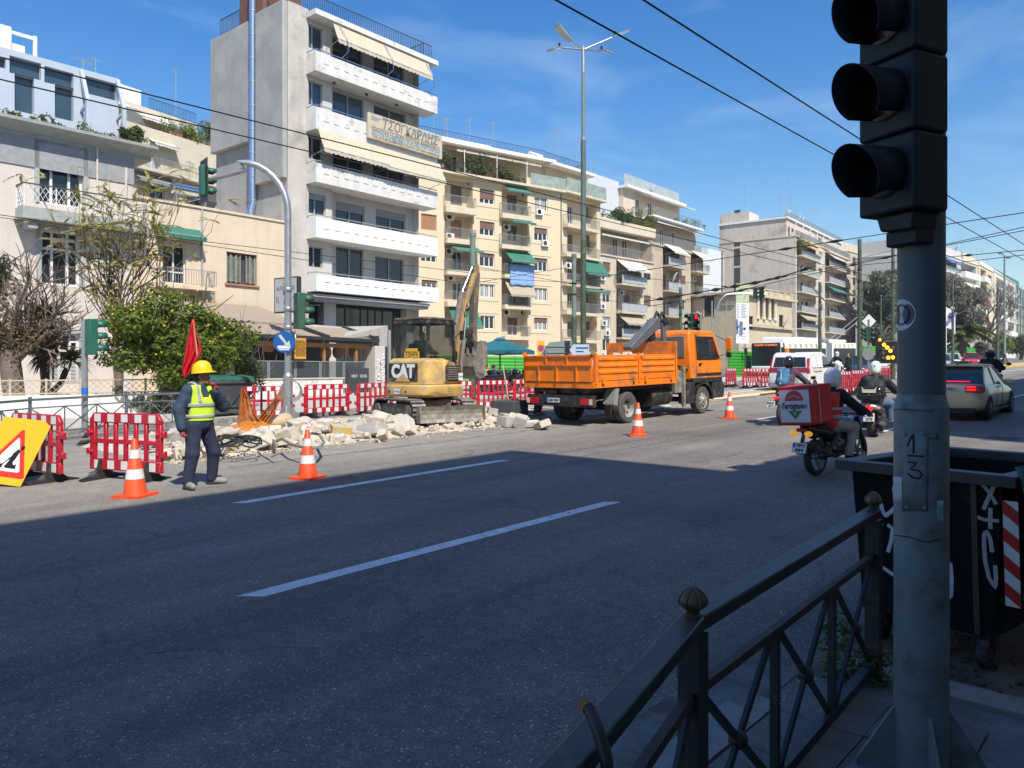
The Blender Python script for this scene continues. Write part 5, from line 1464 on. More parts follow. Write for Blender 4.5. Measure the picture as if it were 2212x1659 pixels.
# cones
CONE=thing('traffic_cone','x','cone')
Mb().box(-.2,.2,-.2,.2,0,.035).lathe([(.15,.035),(.145,.05),(.03,.74),(.022,.75),(.001,.75)],20).build('body',M_orange,CONE,40)
bp_=lambda z0,z1:Mb().lathe([(.146-(z0-.05)*.1667+.002,z0),(.146-(z1-.05)*.1667+.002,z1)],20,caps=False)
for z0,z1 in((.235,.36),(.5,.61)):bp_(z0,z1).build('reflective_band',M_reflect,CONE,True)
_c=[0]
def cone(P,lab,rz=0,s=1.0):
 o=CONE if _c[0]==0 else dup(CONE);_c[0]+=1
 o.location=P;o.rotation_euler=(0,-SL,rz);o['label']=lab;o['group']='orange and white traffic cones along the works';o.scale=(s,s,s)
cone(gp(292,1072),'orange cone nearest the left edge, before the dark red barrier',.5,1.04)
cone(gp(665,1033),'orange cone with a pink rag on its tip, right of the flagman',.3)
cone(gp(1378,942),'orange cone in front of the truck rear wheel',.75);cone(gp(1576,904),'orange cone beyond the truck front wheel',.2)
P=gp(665,1033)+Vector((0,0,.735))
rg=Mb();rnd=random.Random(4)
rg.ball((0,0,.01),(.035,.035,.03),10,6).ball((.02,.01,.05),(.03,.025,.03),8,5).tube([(.02,0,.05),(.05,.02,.09),(.1,.01,.1)],[.02,.016,.012],6).tube([(-.01,0,.05),(.02,.02,.1),(.03,.05,.13)],[.016,.014,.01],6)
o=rg.build('rag',mat('pink_white_rag',(.62,.42,.47),.9,var=.15,scale=30),None,True);o.location=P;tag(o,'pink and white rag tied on a cone tip','rag')
# leaning roadworks sign
BR=gp(43,1053)+Vector((0,0,.01));TR=dp(114,911,11.75);BL=gp(-72,1050)+Vector((0,0,.01))
up_v=(TR-BR);hgt=up_v.length;up_v.normalize();xv=(BR-BL);xv=(xv-up_v*xv.dot(up_v));wid=xv.length;xv.normalize();nv=xv.cross(up_v)
sgn=thing('roadworks_sign','yellow roadworks warning sign leaning on a barrier at the left edge','sign',BR)
sgn.rotation_euler=Matrix((xv,up_v,nv)).transposed().to_euler()
w,h=wid,hgt
M_ys=mat('yellow_sign_sheet',(.72,.38,.01),.45,var=.05);M_rs=mat('red_sign_sheet',(.60,.03,.01),.45,var=.05);M_ink=mat('black_sign_ink',(.01,.01,.01),.5,var=0)
Mb().box(-w,0,0,h,-.012,0).build('board',M_ys,sgn,bevel=.004)
def flat(nm,poly,z,mm,par=sgn):Mb().prism(poly,z,z+.002,'z').build(nm,mm,par)
def tri(s,cx=-w*.47,cy=h*.40):return[(cx-.5*s,cy-.33*s),(cx-.46*s,cy-.36*s),(cx+.46*s,cy-.36*s),(cx+.5*s,cy-.33*s),(cx+.03*s,cy+.52*s),(cx-.03*s,cy+.52*s)]
s_=w*.92
flat('red_triangle',tri(s_),.001,M_rs);flat('white_triangle',tri(s_*.70,cy=h*.395),.0035,M_reflect)
cx,cy=-w*.47,h*.39;k=s_*.70
L_=lambda pts:[(cx+a*k,cy+b*k)for a,b in pts]
flat('pictogram',L_([(-.36,-.27),(-.28,-.2),(-.24,-.15),(-.16,-.19),(-.1,-.24),(-.04,-.27)]),.006,M_ink);flat('pictogram',L_([(.02,-.27),(.34,-.27),(.31,-.14),(.24,-.18),(.18,-.12),(.1,-.17),(.05,-.22)]),.006,M_ink)
for pts in([(-.02,-.24),(.06,-.02),(.14,-.05),(.04,-.26)],[(.06,-.24),(.1,-.02),(.19,-.04),(.13,-.25)],[(.05,-.05),(.06,.12),(.16,.25),(.24,.2),(.2,-.05)],[(.1,.1),(.16,.12),(.02,-.06),(-.02,-.03)],[(-.14,-.2),(-.12,-.22),(.1,.05),(.07,.06)],[(-.2,-.22),(-.1,-.25),(-.08,-.18),(-.15,-.16)]):flat('pictogram',L_(pts),.0062,M_ink)
Mb().cyl((cx+.26*k,cy+.29*k,.0062),(cx+.26*k,cy+.29*k,.0082),.06*k,n=14).build('pictogram',M_ink,sgn)
# lattice fence on a white garden wall, kerb railing, far bins
fA,fB=onpave(-60,22.2),onpave(505,26.2);v=(fB-fA);ang=math.atan2(v.y,v.x);Lf=v.to_2d().length
fw=thing('garden_wall','white garden wall topped by a pale diamond lattice fence','wall',(fA.x,fA.y,fA.z-.02),ang)
zw=zat(853,depth(*onpave(220,24.2).to_2d()))-fA.z;
zt_=zat(826,depth(*onpave(220,24.2).to_2d()))-fA.z+.12
zw=zw+.05
Mb().box(0,Lf,-.12,.12,-.1,zw).build('base_wall',mat('whitewash',(.62,.62,.60),.9,var=.08,scale=1.5,dirt=((.4,.4,.38),.25,2)),fw)
M_lat=mat('khaki_lattice_paint',(.40,.36,.26),.7,var=.15)
m=Mb();g_=.2;hh=zt_-zw
m.box(0,Lf,-.025,.025,zt_-.04,zt_).box(0,Lf,-.025,.025,zw+.03,zw+.07)
n=int(Lf/g_)
for i in range(n):
 x=i*g_
 m.bar((x,-.012,zw+.07),(x+hh-.1,-.012,zt_-.04),.018,.014);m.bar((x,.012,zt_-.04),(x+hh-.1,.012,zw+.07),.018,.014)
m.build('lattice',M_lat,fw)
for i in range(9):Mb().box(i*Lf/8-.03,i*Lf/8+.03,-.03,.03,zw,zt_+.03).build('post',M_lat,fw)
M_prail=mat('grey_kerb_railing',(.11,.135,.15),.5,.2,var=.15)
RAILP=[(-30,960),(65,946),(273,926),(420,919)]
RL=thing('kerb_railing','grey crossed-bar railing along the far kerb, left of the flagman','railing',onpave(-30,gp(-30,960,.14).length*0+depth(*gp(-30,962,.14).to_2d())))
o0=RL.location
def crossrail(par,A,E,hgt,M,w=.045,knot=True,n=2,parts=True):
 A,E=Vector(A),Vector(E);U=Vector((0,0,1))
 Mb().bar(A+U*hgt,E+U*hgt,w*1.5,w).build('top_rail',M,par)
 Mb().bar(A+U*hgt*.78,E+U*hgt*.78,w*.6,w*.6).build('middle_rail',M,par);Mb().bar(A+U*.1,E+U*.1,w*.6,w*.6).build('bottom_rail',M,par)
 for k in range(n):
  a,e=A.lerp(E,k/n),A.lerp(E,(k+1)/n);c=a.lerp(e,.5)+U*hgt*.44
  Mb().bar(a+U*.1,e+U*hgt*.78,w*.45,w*.45).bar(a+U*hgt*.78,e+U*.1,w*.45,w*.44).build('cross_bar',M,par)
  if knot:Mb().ball(c,w*.75,8,5).build('knot',M,par,True)
  if k:Mb().bar(a+U*.1,a+U*hgt*.78,w*.5,w*.5).build('upright',M,par)
pts=[onpave(px,depth(*gp(px,y,.14).to_2d()))-o0 for px,y in RAILP]
for i in range(3):crossrail(RL,pts[i],pts[i+1],.85,M_prail,.05,True,3)
for q in pts:Mb().box(q.x-.03,q.x+.03,q.y-.03,q.y+.03,q.z,q.z+.92).build('post',M_prail,RL)
M_bin=mat('dark_grey_bin_plastic',(.055,.06,.065),.55,var=.2,scale=2,dirt=((.12,.12,.11),.3,3));M_binlid=mat('green_bin_lid',(.015,.10,.06),.45,var=.15)
P=gp(480,908,.0);P.z=G(P.x)+.0
wb=thing('waste_container','grey four-wheeled waste container with domed green lid on the far kerb','waste container',P,math.radians(2))
rg=lambda z,e:[(-.68-e,-.5-e,z),(.68+e,-.5-e,z),(.68+e,.5+e,z),(-.68-e,.5+e,z)]
Mb().loft([rg(.22,-.08),rg(.9,0),rg(1.1,.03),rg(1.12,.08),rg(1.2,.08)]).build('body',M_bin,wb,bevel=.03)
Mb().box(-.5,.5,-.515,-.49,.45,.47).box(-.5,-.48,-.52,-.49,.45,.9).box(.48,.5,-.52,-.49,.45,.9).bar((-.3,-.51,.85),(0,-.5,.5),.03,.03).bar((.3,-.51,.85),(0,-.5,.5),.03,.03).build('rib',M_bin,wb)
m=Mb();rings=[]
for t in range(9):
 a=math.pi*t/8;rings.append([(x,-.58*math.cos(a),1.2+.16*math.sin(a)**.6+(.03 if k%2 else 0))for k,x in enumerate([-.76+.152*j for j in range(11)])])
m.loft(rings,False,False);m.build('lid',M_binlid,wb,30)
wh=Mb().cyl((-.03,0,.1),(.03,0,.1),.1,n=12).box(-.04,.04,-.04,.04,.1,.24).mesh('wheel',M_rubber)
for x in(-.5,.5):
 for y in(-.35,.35):part('wheel',wh,wb,(x,y,0))
st=Mb()
for k in range(4):st.obox((-.66,-.512,.45+k*.1),(.1,.012,.05),(0,.6,0))
st.build('reflective_sticker',M_reflect,wb)
# traffic signals
def signal_head(par,loc,rz,n=3,lit=None,body=M_signalf,s=1.0,back=False):
 o=Mb().box(-.15*s,.15*s,-.0,.2*s,-.45*s,.45*s).build('signal_head',body,par,loc=loc,bevel=.02*s);o.rotation_euler=(0,0,rz)
 for k in range(n):
  z=(.3-.3*k)*s;c=[(.10,.005,.005),(.11,.06,.005),(.005,.06,.03)][k]
  em=lit==k
  Mb().cyl((0,-.004,z),(0,-.02*s,z),.11*s,n=16).build('lens',mat('lens_%d_%s'%(k,em),(.8,.02,.02)if em else c,.25,var=0,emit=(1,.02,.03)if em else None,estr=1.3),o)
  v=Mb();a0=-.35;r=.125*s
  pr=[(r*math.cos(math.pi*t/10*(1+.25)-.125*math.pi*1.0),r*math.sin(math.pi*t/10*1.25-.125*math.pi))for t in range(11)]
  rings=[[(x,-.005,z+zz)for x,zz in pr],[(x*.97,-.26*s+(.05*s if zz<0 else 0),z+zz*.97)for x,zz in pr]]
  v.loft(rings,False,False);q=v.build('visor',body,o,True);so=q.modifiers.new('t','SOLIDIFY');so.thickness=.008
 return o
 # curved galvanised pole on the island
P=gp(622,918,.17);P.z=G(P.x)+.15
dP=depth(P.x,P.y)
cp=thing('curved_signal_pole','curved galvanised steel pole with overhanging arm and two green signal heads','traffic light',P)
sz=lambda y:zat(y,dP)-P.z
cam_r=Vector((ST,-CT,0))
Mb().cyl((0,0,.02),(0,0,sz(812)),.125,.115,20).cyl((0,0,sz(812)),(0,0,sz(806)),.115,.088,20,False).build('lower_tube',M_steel,cp,40)
ztop_=sz(350);R_=1.35;arm=[]
zb_=ztop_-R_*.95
arm.append((0,0,sz(806)))
for k in range(9):
 t=math.pi/2*k/8;q=-cam_r*(R_-R_*math.cos(t))*.9;arm.append((q.x,q.y,zb_+R_*.95*math.sin(t)))
 # arm runs on to the left, dropping a little
ex=dp(455,388,dP+.1)-P;arm.append((ex.x*.55,ex.y*.55,(zb_+R_*.95)*.5+ex.z*.5+.02));arm.append(tuple(ex))
ex2=dp(430,397,dP+.1)-P;arm.append(tuple(ex2))
Mb().tube(arm,[.085]*10+[.07,.055,.05],14).build('curved_arm',M_steel,cp,True)
Mb().box(-.3,.3,-.3,.3,0,.025).build('base_plate',M_steel,cp)
for k in range(4):
 a=math.pi/2*k+.78;Mb(Matrix.Rotation(a,4,'Z')).prism([(.12,.025),(.36,.025),(.36,.06),(.12,.5)],-.008,.008,'y').build('gusset',M_steel,cp)
cl=Mb()
for y in(630,672,712):cl.lathe([(.1,0),(.108,.01),(.108,.09),(.1,.1)],16,(0,0,sz(y)))
cl.build('clamp',M_steel,cp,40)
M_siggrn=mat('signal_housing_green',(.03,.09,.055),.5,var=.12)
hd=dp(655,672,dP-.05)-P;signal_head(cp,hd,math.radians(80),body=M_siggrn,s=1.0)
hd2=dp(447,392,dP+.1)-P;h2=signal_head(cp,hd2,math.radians(80),s=.85);Mb().box(-.3,.3,.07,.08,-.55,.55).build('back_plate',M_black,h2)
Mb().bar((0,0,sz(640)),hd+Vector((0,0,.3)),.05,.05).bar((0,0,sz(712)),hd+Vector((0,0,-.36)),.05,.05).build('bracket',M_steel,cp)
M_bsign=mat('blue_sign_sheet',(.01,.09,.30),.4,var=.05)
sd=thing('direction_sign','round blue keep-clear sign with white arrow on the curved steel pole','sign',dp(614,739,dP-.16),math.radians(-40))
q=Mb().cyl((0,0,0),(0,.012,0),.27,n=28);q.build('disc',M_bsign,sd)
Mb().prism([(-.15,.16),(-.09,.2),(.07,-.02),(.12,.04),(.16,-.12),(-.02,-.1),(.02,-.05)],-.004,-.001).build('arrow',mat('worn_white_print',(.42,.44,.46),.6,var=.25,scale=12),sd);Mb().box(-.16,.14,-.004,-.001,-.16,-.09).box(-.13,.12,-.004,-.001,-.2,-.175).build('scratched_print',M_reflect,sd)
sd2=thing('round_sign','grey back of a round sign on the far side of the curved steel pole','sign',dp(638,735,dP+.1),math.radians(60));Mb().cyl((0,0,0),(0,.012,0),.26,n=24).build('disc',M_steel,sd2)
wr=Mb()
for k in range(5):r=.26-.012*k;wr.tube([(P.x+r*math.cos(t*.42)*ST*1.1,P.y-r*math.cos(t*.42)*CT*1.1-.14,P.z+sz(845)+.55*(r/.26)*.5*math.sin(t*.42)+.01*k)for t in range(16)],.008,5)
tag(wr.build('cable_coil',mat('grey_cable',(.2,.2,.2),.6,var=.1),None,True),'loop of grey cable hung on the curved steel pole','cable')
# little signal post at far left
P=onpave(183,depth(*gp(183,934,.14).to_2d()));dl=depth(P.x,P.y)
sp=thing('signal_post','grey post with a green three-lamp signal on the far pavement','traffic light',P);zz=lambda y:zat(y,dl)-P.z
Mb().cyl((0,0,0),(0,0,zz(692)),.07,n=14).build('post',M_steel,sp,40)
signal_head(sp,dp(206,728,dl)-P,math.radians(95),s=.95);Mb().bar((0,0,zz(700)),dp(202,700,dl)-P,.04,.04).bar((0,0,zz(756)),dp(202,756,dl)-P,.04,.04).build('bracket',M_steel,sp)
Mb().lathe([(.073,zz(852)),(.075,zz(852)+.01),(.075,zz(838)),(.073,zz(838)+.01)],14).build('blue_sticker',mat('blue_sticker',(.02,.12,.5),.5),sp)
# green tramway-style poles, the lamp post
def pole(px,d,ytop,r,lab,cap=.16,name='green_pole',base=None,split=None,group='green overhead-wire poles'):
 a,b=ray(px);P=Vector((a*d,b*d,G(a*d)+.1));h=zat(ytop,d)-P.z
 t=thing(name,lab,'pole',P,0,group)
 s=split or .62
 Mb().cyl((0,0,0),(0,0,h*s),r,r*.96,14).cyl((0,0,h*s),(0,0,h*s+.08),r*.96,r*.82,14,False).build('lower_shaft',M_greenpole,t,40)
 Mb().cyl((0,0,h*s+.08),(0,0,h),r*.82,r*.78,14).build('upper_shaft',mat('pale_green_pole_paint',(.16,.21,.18),.55,var=.12)if split else M_greenpole,t,40)
 m=Mb().lathe([(r*.84,h),(r*.9,h+.01),(r*.9,h+cap),(.001,h+cap+.02)],14);m.build('cap',M_greypole,t,40)
 c=Mb()
 for zc in(.72,.8):c.lathe([(r*.86,h*zc),(r*1.0,h*zc+.01),(r*1.0,h*zc+.07),(r*.86,h*zc+.08)],12)
 c.build('band',M_rail_d,t)
 return t,P,h
PL={}
for k,(px,d,yt,r,lab,sp_)in{'a':(1021,31,512,.145,'green pole right behind the excavator bucket',.72),'b':(1240,36,556,.13,'green pole just left of the tall lamp post',.55),'c':(1470,51,626,.13,'green pole behind the orange truck crane',None),'d':(1771,57,614,.13,'thin dark green pole rising behind the bus roof',None),'e':(1857,41,523,.125,'thick green pole left of the foreground signal post',None),'f':(1929,47,531,.12,'green pole half hidden by the foreground signal post',None),'g':(2058,68,596,.11,'green pole with small street-name plates behind the taxi sign',None),'h':(2155,88,622,.14,'green pole on the yellow-kerbed island at the right',None),'i':(1903,90,640,.1,'thin distant green pole before the big dark tree',None)}.items():
 PL[k]=pole(px,d,yt,r,lab,split=sp_)
gq=PL['g'][0];Mb().box(-.5,.5,-.03,.03,5.4,5.6).obox((0,0,5.0),(.9,.04,.16),(0,0,.9)).build('street_name_plate',mat('pale_blue_plate',(.4,.5,.6),.5),gq)
a,b=ray(1260);dL=26.6;P=Vector((a*dL,b*dL,G(a*dL)+.15));hL=zat(100,dL)-P.z
lp=thing('lamp_post','tall green-grey lamp post with four flat lamp heads rising behind the orange truck','street lamp',P)
M_lp=mat('lamp_post_paint',(.10,.14,.12),.5,var=.15)
zs_=zat(300,dL)-P.z;zg_=zat(520,dL)-P.z
Mb().cyl((0,0,0),(0,0,zg_),.105,.095,16).build('base_shaft',M_greenpole,lp,40);Mb().cyl((0,0,zg_),(0,0,zs_),.094,.088,16).build('lower_shaft',M_lp,lp,40)
Mb().cyl((0,0,zs_),(0,0,hL-.9),.07,.062,16).lathe([(.088,zs_-.1),(.095,zs_-.08),(.095,zs_),(.07,zs_+.05)],16).build('upper_shaft',M_greypole,lp,40)
Mb().cyl((0,0,hL-.9),(0,0,hL),.062,.06,14).build('top_tube',M_steel,lp,40)
M_led=mat('lamp_glass',(.55,.53,.46),.3,var=.05)
for(px,py,dd,px2,py2)in((1232,88,-.35,1203,55),(1325,80,.6,1353,67),(1212,103,-.5,1188,107),(1296,110,-.4,1319,113)):
 Q=dp(px,py,dL+dd)-P;E=dp(px2,py2,dL+dd*1.9)-P;A=Vector((0,0,hL-.12))
 ar=Mb().tube([A,A.lerp(Q,.95)],.032,8).build('arm',M_steel,lp,True)
 u=(E-Q);Lh=u.length;u.normalize();sd=Vector((-u.y,u.x,0)).normalized()*.16;upv=Vector((0,0,1))
 c=lambda t,w,z:Q+u*Lh*t+sd*w+upv*z
 hd=Mb().hexa([c(0,-.6,-.03),c(1,-1,-.03),c(1,1,-.03),c(0,.6,-.03),c(0,-.6,.05),c(1,-1,.03),c(1,1,.03),c(0,.6,.05)]).build('lamp_head',M_steel,lp,bevel=.01)
 Mb().hexa([c(.3,-.85,-.045),c(.97,-.93,-.045),c(.97,.93,-.045),c(.3,.85,-.045),c(.3,-.85,-.031),c(.97,-.93,-.031),c(.97,.93,-.031),c(.3,.85,-.031)]).build('lens',M_led,hd)
 q=c(.15,0,.05);Mb().cyl(q,q+upv*.11,.04,n=8).build('sensor',M_black,hd)
a,b=ray(2170);P=Vector((a*88,b*88,G(a*88)+.15));lp2=thing('lamp_post','slim grey lamp post on the yellow-kerbed island, right of the green pole','street lamp',P);h2=zat(552,88)-P.z
Mb().cyl((0,0,0),(0,0,h2),.14,.09,10).build('shaft',M_greypole,lp2,40);Mb().lathe([(.5,0),(.2,.8),(.14,1.2)],8).build('base',M_rail_d,lp2);Mb().bar((-2,0,h2),(2,0,h2),.08,.08).box(-2.9,-1.8,-.2,.2,h2-.05,h2+.08).box(1.8,2.9,-.2,.2,h2-.05,h2+.08).build('lamp_head',M_steel,lp2)
# signals deeper in the picture
def sigpost(name,lab,px,d,ytop,heads,lit=None,post=M_steel,base=0):
 a,b=ray(px);P=Vector((a*d,b*d,G(a*d)+base));t=thing(name,lab,'traffic light',P);z=zat(ytop,d)-P.z
 Mb().cyl((0,0,0),(0,0,z),.06,n=10).build('post',post,t,40)
 for(hx,hy,rz,s,l)in heads:signal_head(t,dp(hx,hy,d-.15)-P,rz,lit=l,body=M_black if l is not None else M_signal,s=s)
 return t,P
F_CAM=TH-math.radians(90)
sigpost('signal_post','pair of black signals with a red lamp lit behind the truck crane',1513,33,680,[(1502,698,F_CAM+.1,.95,0),(1490,699,F_CAM-.9,.95,None)])
t,P=sigpost('arm_signal','pole with a long grey arm carrying two dark signals before the columned house',1538,60,650,[(1634,633,F_CAM+.7,1.0,None),(1646,632,F_CAM+.1,1.0,None)])
arm=[Vector((0,0,zat(700,60)-P.z))]
for k in range(7):s=k/6;arm.append(dp(1538+8+30*(1-math.cos(s*1.57)),690-55*math.sin(s*1.57),60)-P)
arm.append(dp(1655,633,60)-P);Mb().tube(arm,.06,8).build('arm',M_steel,t,True)
t,P=sigpost('signal_post','grey post with a white diamond sign back and a signal left of the arrow board',1876,39,690,[(1880,721,F_CAM+1.2,.8,None),(1868,722,F_CAM-1.3,.7,None)])
Mb().prism([(-.36,0),(0,-.36),(.36,0),(0,.36)],-.01,.01).build('diamond_plate',M_reflect,t,loc=dp(1877,694,39)-P).rotation_euler=(0,0,F_CAM)
Mb().cyl((0,0,0),(0,.02,0),.3,n=20).build('round_sign_back',M_steel,t,loc=dp(1876,765,38.9)-P).rotation_euler=(0,0,F_CAM)
# lit arrow board
a,b=ray(1920);dA=36;P=Vector((a*dA,b*dA,G(a*dA)));ab=thing('arrow_board','black arrow board with lit amber lamps beside the signal post','sign',P,F_CAM)
zc=zat(762,dA)-P.z;Mb().box(-.58,.7,0,.12,zc-.5,zc+.55).build('board',M_black,ab,bevel=.02)
Mb().box(-.5,-.44,.02,.1,0,zc-.5).box(.45,.51,.02,.1,0,zc-.5).box(-.9,.9,-.4,.5,.3,.5).build('trailer_frame',M_rail_g,ab)
M_amb=mat('lit_amber_lamp',(.9,.3,.01),.3,var=0,emit=(1,.32,.02),estr=3.0);M_off=mat('unlit_lamp',(.08,.08,.08),.3,var=0)
for(zx,zy,on)in((1415,326,1),(1442,350,1),(1467,376,1),(1449,432,1),(1487,430,1),(1412,361,0),(1410,395,0),(1410,432,0),(1490,350,0)):
 px,py=zoomed(2800,1200,2.07375)(zx,zy);q=dp(px,py,dA-.05)-P;q.rotate(Euler((0,0,-F_CAM)))
 Mb().cyl((q.x,-.03,q.z),(q.x,-.002,q.z),.085,n=14).build('lamp',M_amb if on else M_off,ab)
Mb().lathe([(.05,0),(.05,.12),(.001,.13)],8,(-.4,.05,zc+.55)).build('beacon',M_amb,ab)
# wires
def wire(pts,r,lab,sag=0.0,group='overhead wires',knots=()):
 a,e=Vector(pts[0]),Vector(pts[1]);n=12;q=[]
 for i in range(n+1):t=i/n;w=a.lerp(e,t);w.z-=4*sag*t*(1-t);q.append(w)
 m=Mb().tube(q,r,5)
 for t in knots:w=a.lerp(e,t);d_=(e-a).normalized()*.35;m.tube([w-d_,w,w+d_],[r*.8,r*4,r*.8],6)
 tag(m.build('overhead_wire',M_wire,None),lab,'wire',group)
TW=.007
def trolley(y,z0,x0,x1,lab):wire(((x0,y,z0+TW*x0),(x1,y,z0+TW*x1)),.011,lab,group='trolleybus running wires')
trolley(4.85,5.48,-8,190,'left one of the pair of trolley wires crossing the sky at upper right');trolley(4.2,5.48,-8,190,'right one of the pair of trolley wires crossing the sky at upper right')
trolley(11.0,5.62,-12,190,'upper one of the trolley wire pair running across the white block');trolley(11.85,5.62,-12,190,'lower one of the trolley wire pair running across the white block')
W_=lambda a,da,e,de,lab,r=.011,sag=0,kn=():wire((dp(*a,da),dp(*e,de)),r,lab,sag,'span wires hung between poles',kn)
W_((0,464),21,(1021,615),31,'span wire from the left edge to the pole behind the excavator');W_((0,470),21,(1021,590),31,'second span wire from the left edge to the excavator pole')
W_((1021,600),31,(1240,610),36,'span wire between the excavator pole and the next green pole');W_((1021,575),31,(1470,655),51,'span wire from the excavator pole to the pole behind the truck crane',kn=(.35,.5));W_((1021,612),31,(1240,575),36,'upper wire between the two nearest green poles')
W_((1240,607),36,(2260,452),24,'long span wire rising right from the pole beside the lamp post',.016,0,(.55,.65));W_((1470,655),51,(2260,480),28,'span wire rising right from the pole behind the truck crane',.016,0,(.7,.62));W_((1427,648),49,(2260,489),28,'lower span wire rising right above the bus',.016,0,(.3,.45))
W_((1857,573),41,(2260,536),27,'span wire from the thick green pole to the right edge',.015,0,(.68,));W_((1929,584),47,(2260,545),28,'lower span wire at the right edge above the far blocks',.015);W_((1240,585),36,(1771,640),57,'span wire from the lamp-side pole to the pole behind the bus',.014,0,(.5,.6));W_((1240,640),36,(1470,668),51,'lower span wire before the tan block')
W_((1390,652),46,(1660,606),42,'thick contact wire crossing with black fittings above the truck',.03,.0,(.15,.3,.45,.6,.75,.9));W_((1400,662),47,(1655,618),43,'second thick contact wire crossing above the truck cab',.022,0,(.2,.5,.8));W_((1660,606),42,(1760,575),40,'short bridging wire with black fittings before the blank wall',.025,0,(.2,.8))
W_((1536,632),50,(1929,541),47,'slanting wire to the green pole behind the signal post',.015,0,(.33,));W_((1857,640),41,(2212,655),60,'faint low wire behind the signal post')
# signs, hoardings, umbrella, billboard, scaffold
M_green=mat('green_hoarding',(.035,.28,.02),.5,var=.1,scale=2)
def hoarding(lab,A,E,h,z0=0):
 v=(E-A).to_2d();L=v.length;t=thing('site_hoarding',lab,'fence',(A.x,A.y,A.z+z0),math.atan2(v.y,v.x))
 n=max(1,int(round(L/2.4)))
 for k in range(n):
  m=Mb();q=9
  for j in range(q):z=.08+(h-.08)*j/q;dz=(h-.08)/q;m.hexa([(k*L/n+.02,-.02,z),((k+1)*L/n-.02,-.02,z),((k+1)*L/n-.02,.02,z),(k*L/n+.02,.02,z),(k*L/n+.02,-.06,z+dz*.45),((k+1)*L/n-.02,-.06,z+dz*.45),((k+1)*L/n-.02,.0,z+dz*.45),(k*L/n+.02,.0,z+dz*.45)]);m.hexa([(k*L/n+.02,-.06,z+dz*.451),((k+1)*L/n-.02,-.06,z+dz*.451),((k+1)*L/n-.02,.0,z+dz*.451),(k*L/n+.02,.0,z+dz*.451),(k*L/n+.02,-.02,z+dz*.999),((k+1)*L/n-.02,-.02,z+dz*.999),((k+1)*L/n-.02,.02,z+dz*.999),(k*L/n+.02,.02,z+dz*.999)])
  m.build('corrugated_panel',M_green,t)
 for k in range(n+1):Mb().box(k*L/n-.04,k*L/n+.04,.03,.1,0,h).build('post',M_green,t)
 return t
def atd(px,d):a,b=ray(px);return Vector((a*d,b*d,G(a*d)))
hoarding('green corrugated hoarding behind the cafe umbrella',atd(925,50),atd(1170,54),2.05,-.1);hoarding('green corrugated hoarding between truck cab and bus',atd(1575,60),atd(1700,70),2.2,-.15);hoarding('green corrugated hoarding behind the diamond sign post',atd(1865,86),atd(1925,92),2.4,.1);hoarding('green corrugated hoarding behind the parked cars at right',atd(1990,112),atd(2108,120),2.4)
M_teal=mat('teal_umbrella_canvas',(.008,.115,.15),.85,var=.08)
P=atd(1080,38);ub=thing('cafe_umbrella','big square teal cafe umbrella between excavator and truck','umbrella',P,.5)
zr0=zat(757,38)-P.z;zr1=zat(733,38)-P.z;rr=1.45
Mb().cyl((0,0,0),(0,0,zr1),.035,n=10).build('pole',M_rail_d,ub)
m=Mb();c8=[(rr*x,rr*y,zr0+(0 if abs(x)==abs(y)else-.02))for x,y in((-1,-1),(0,-1),(1,-1),(1,0),(1,1),(0,1),(-1,1),(-1,0))];q8=[(x*.15,y*.15,zr1-.05)for x,y,z in c8];v8=[(x,y,z-.18)for x,y,z in c8]
m.loft([v8,c8,q8],True,False);o=m.build('canopy',M_teal,ub);so=o.modifiers.new('t','SOLIDIFY');so.thickness=.01
Mb().loft([[(x*.2,y*.2,zr1-.03)for x,y,z in c8],[(x*.05,y*.05,zr1+.1)for x,y,z in c8]]).build('vent_cap',M_teal,ub)
r=Mb()
for x,y,z in c8:r.bar((0,0,zr0-.25),(x*.95,y*.95,z-.03),.025,.025)
r.build('rib',M_rail_d,ub);Mb().box(-.4,.4,-.4,.4,0,.08).build('base',M_concrete,ub)
P=atd(1168,30);s1=thing('no_stopping_sign','yellow board with a blue and red no-stopping roundel left of the truck','sign',P,F_CAM+.2);z=zat(752,30)-P.z
Mb().cyl((0,.05,0),(0,.05,z+.3),.03,n=8).build('post',M_steel,s1);Mb().box(-.14,.14,0,.015,z-.26,z+.28).build('board',M_ys,s1)
Mb().cyl((0,-.006,z),(0,-.002,z),.125,n=20).build('red_ring',M_rs,s1);Mb().cyl((0,-.012,z),(0,-.007,z),.095,n=20).build('blue_disc',mat('violet_blue_sheet',(.08,.08,.45),.5),s1);Mb().obox((0,-.016,z),(.22,.004,.03),(0,.8,0)).obox((0,-.0165,z),(.22,.004,.03),(0,-.8,0)).build('red_cross',M_rs,s1)
P=atd(1205,27.5);s2=thing('road_sign_back','grey ribbed back of a large road direction sign behind the truck tailboard','sign',P,F_CAM+.25);z=zat(765,27.5)-P.z
m=Mb();m.prism([(-.6,-.5),(.55,-.5),(.55,.5),(-.3,.42),(-.6,.1)],0,.02);m.build('panel',M_greypole,s2,loc=(0,0,z))
r=Mb()
for k in range(4):r.box(-.55,.53,-.03,-.002,z-.4+k*.22,z-.36+k*.22)
r.build('rib',M_steel,s2);Mb().cyl((-.45,-.06,0),(-.45,-.06,z+.2),.035,n=8).cyl((.45,-.06,0),(.45,-.06,z+.3),.035,n=8).build('post',M_steel,s2)
s3=thing('arrow_sign','pale blue arrow-shaped direction sign just left of the lamp post','sign',atd(1254,25.0),F_CAM);z=zat(756,25.0)-s3.location.z
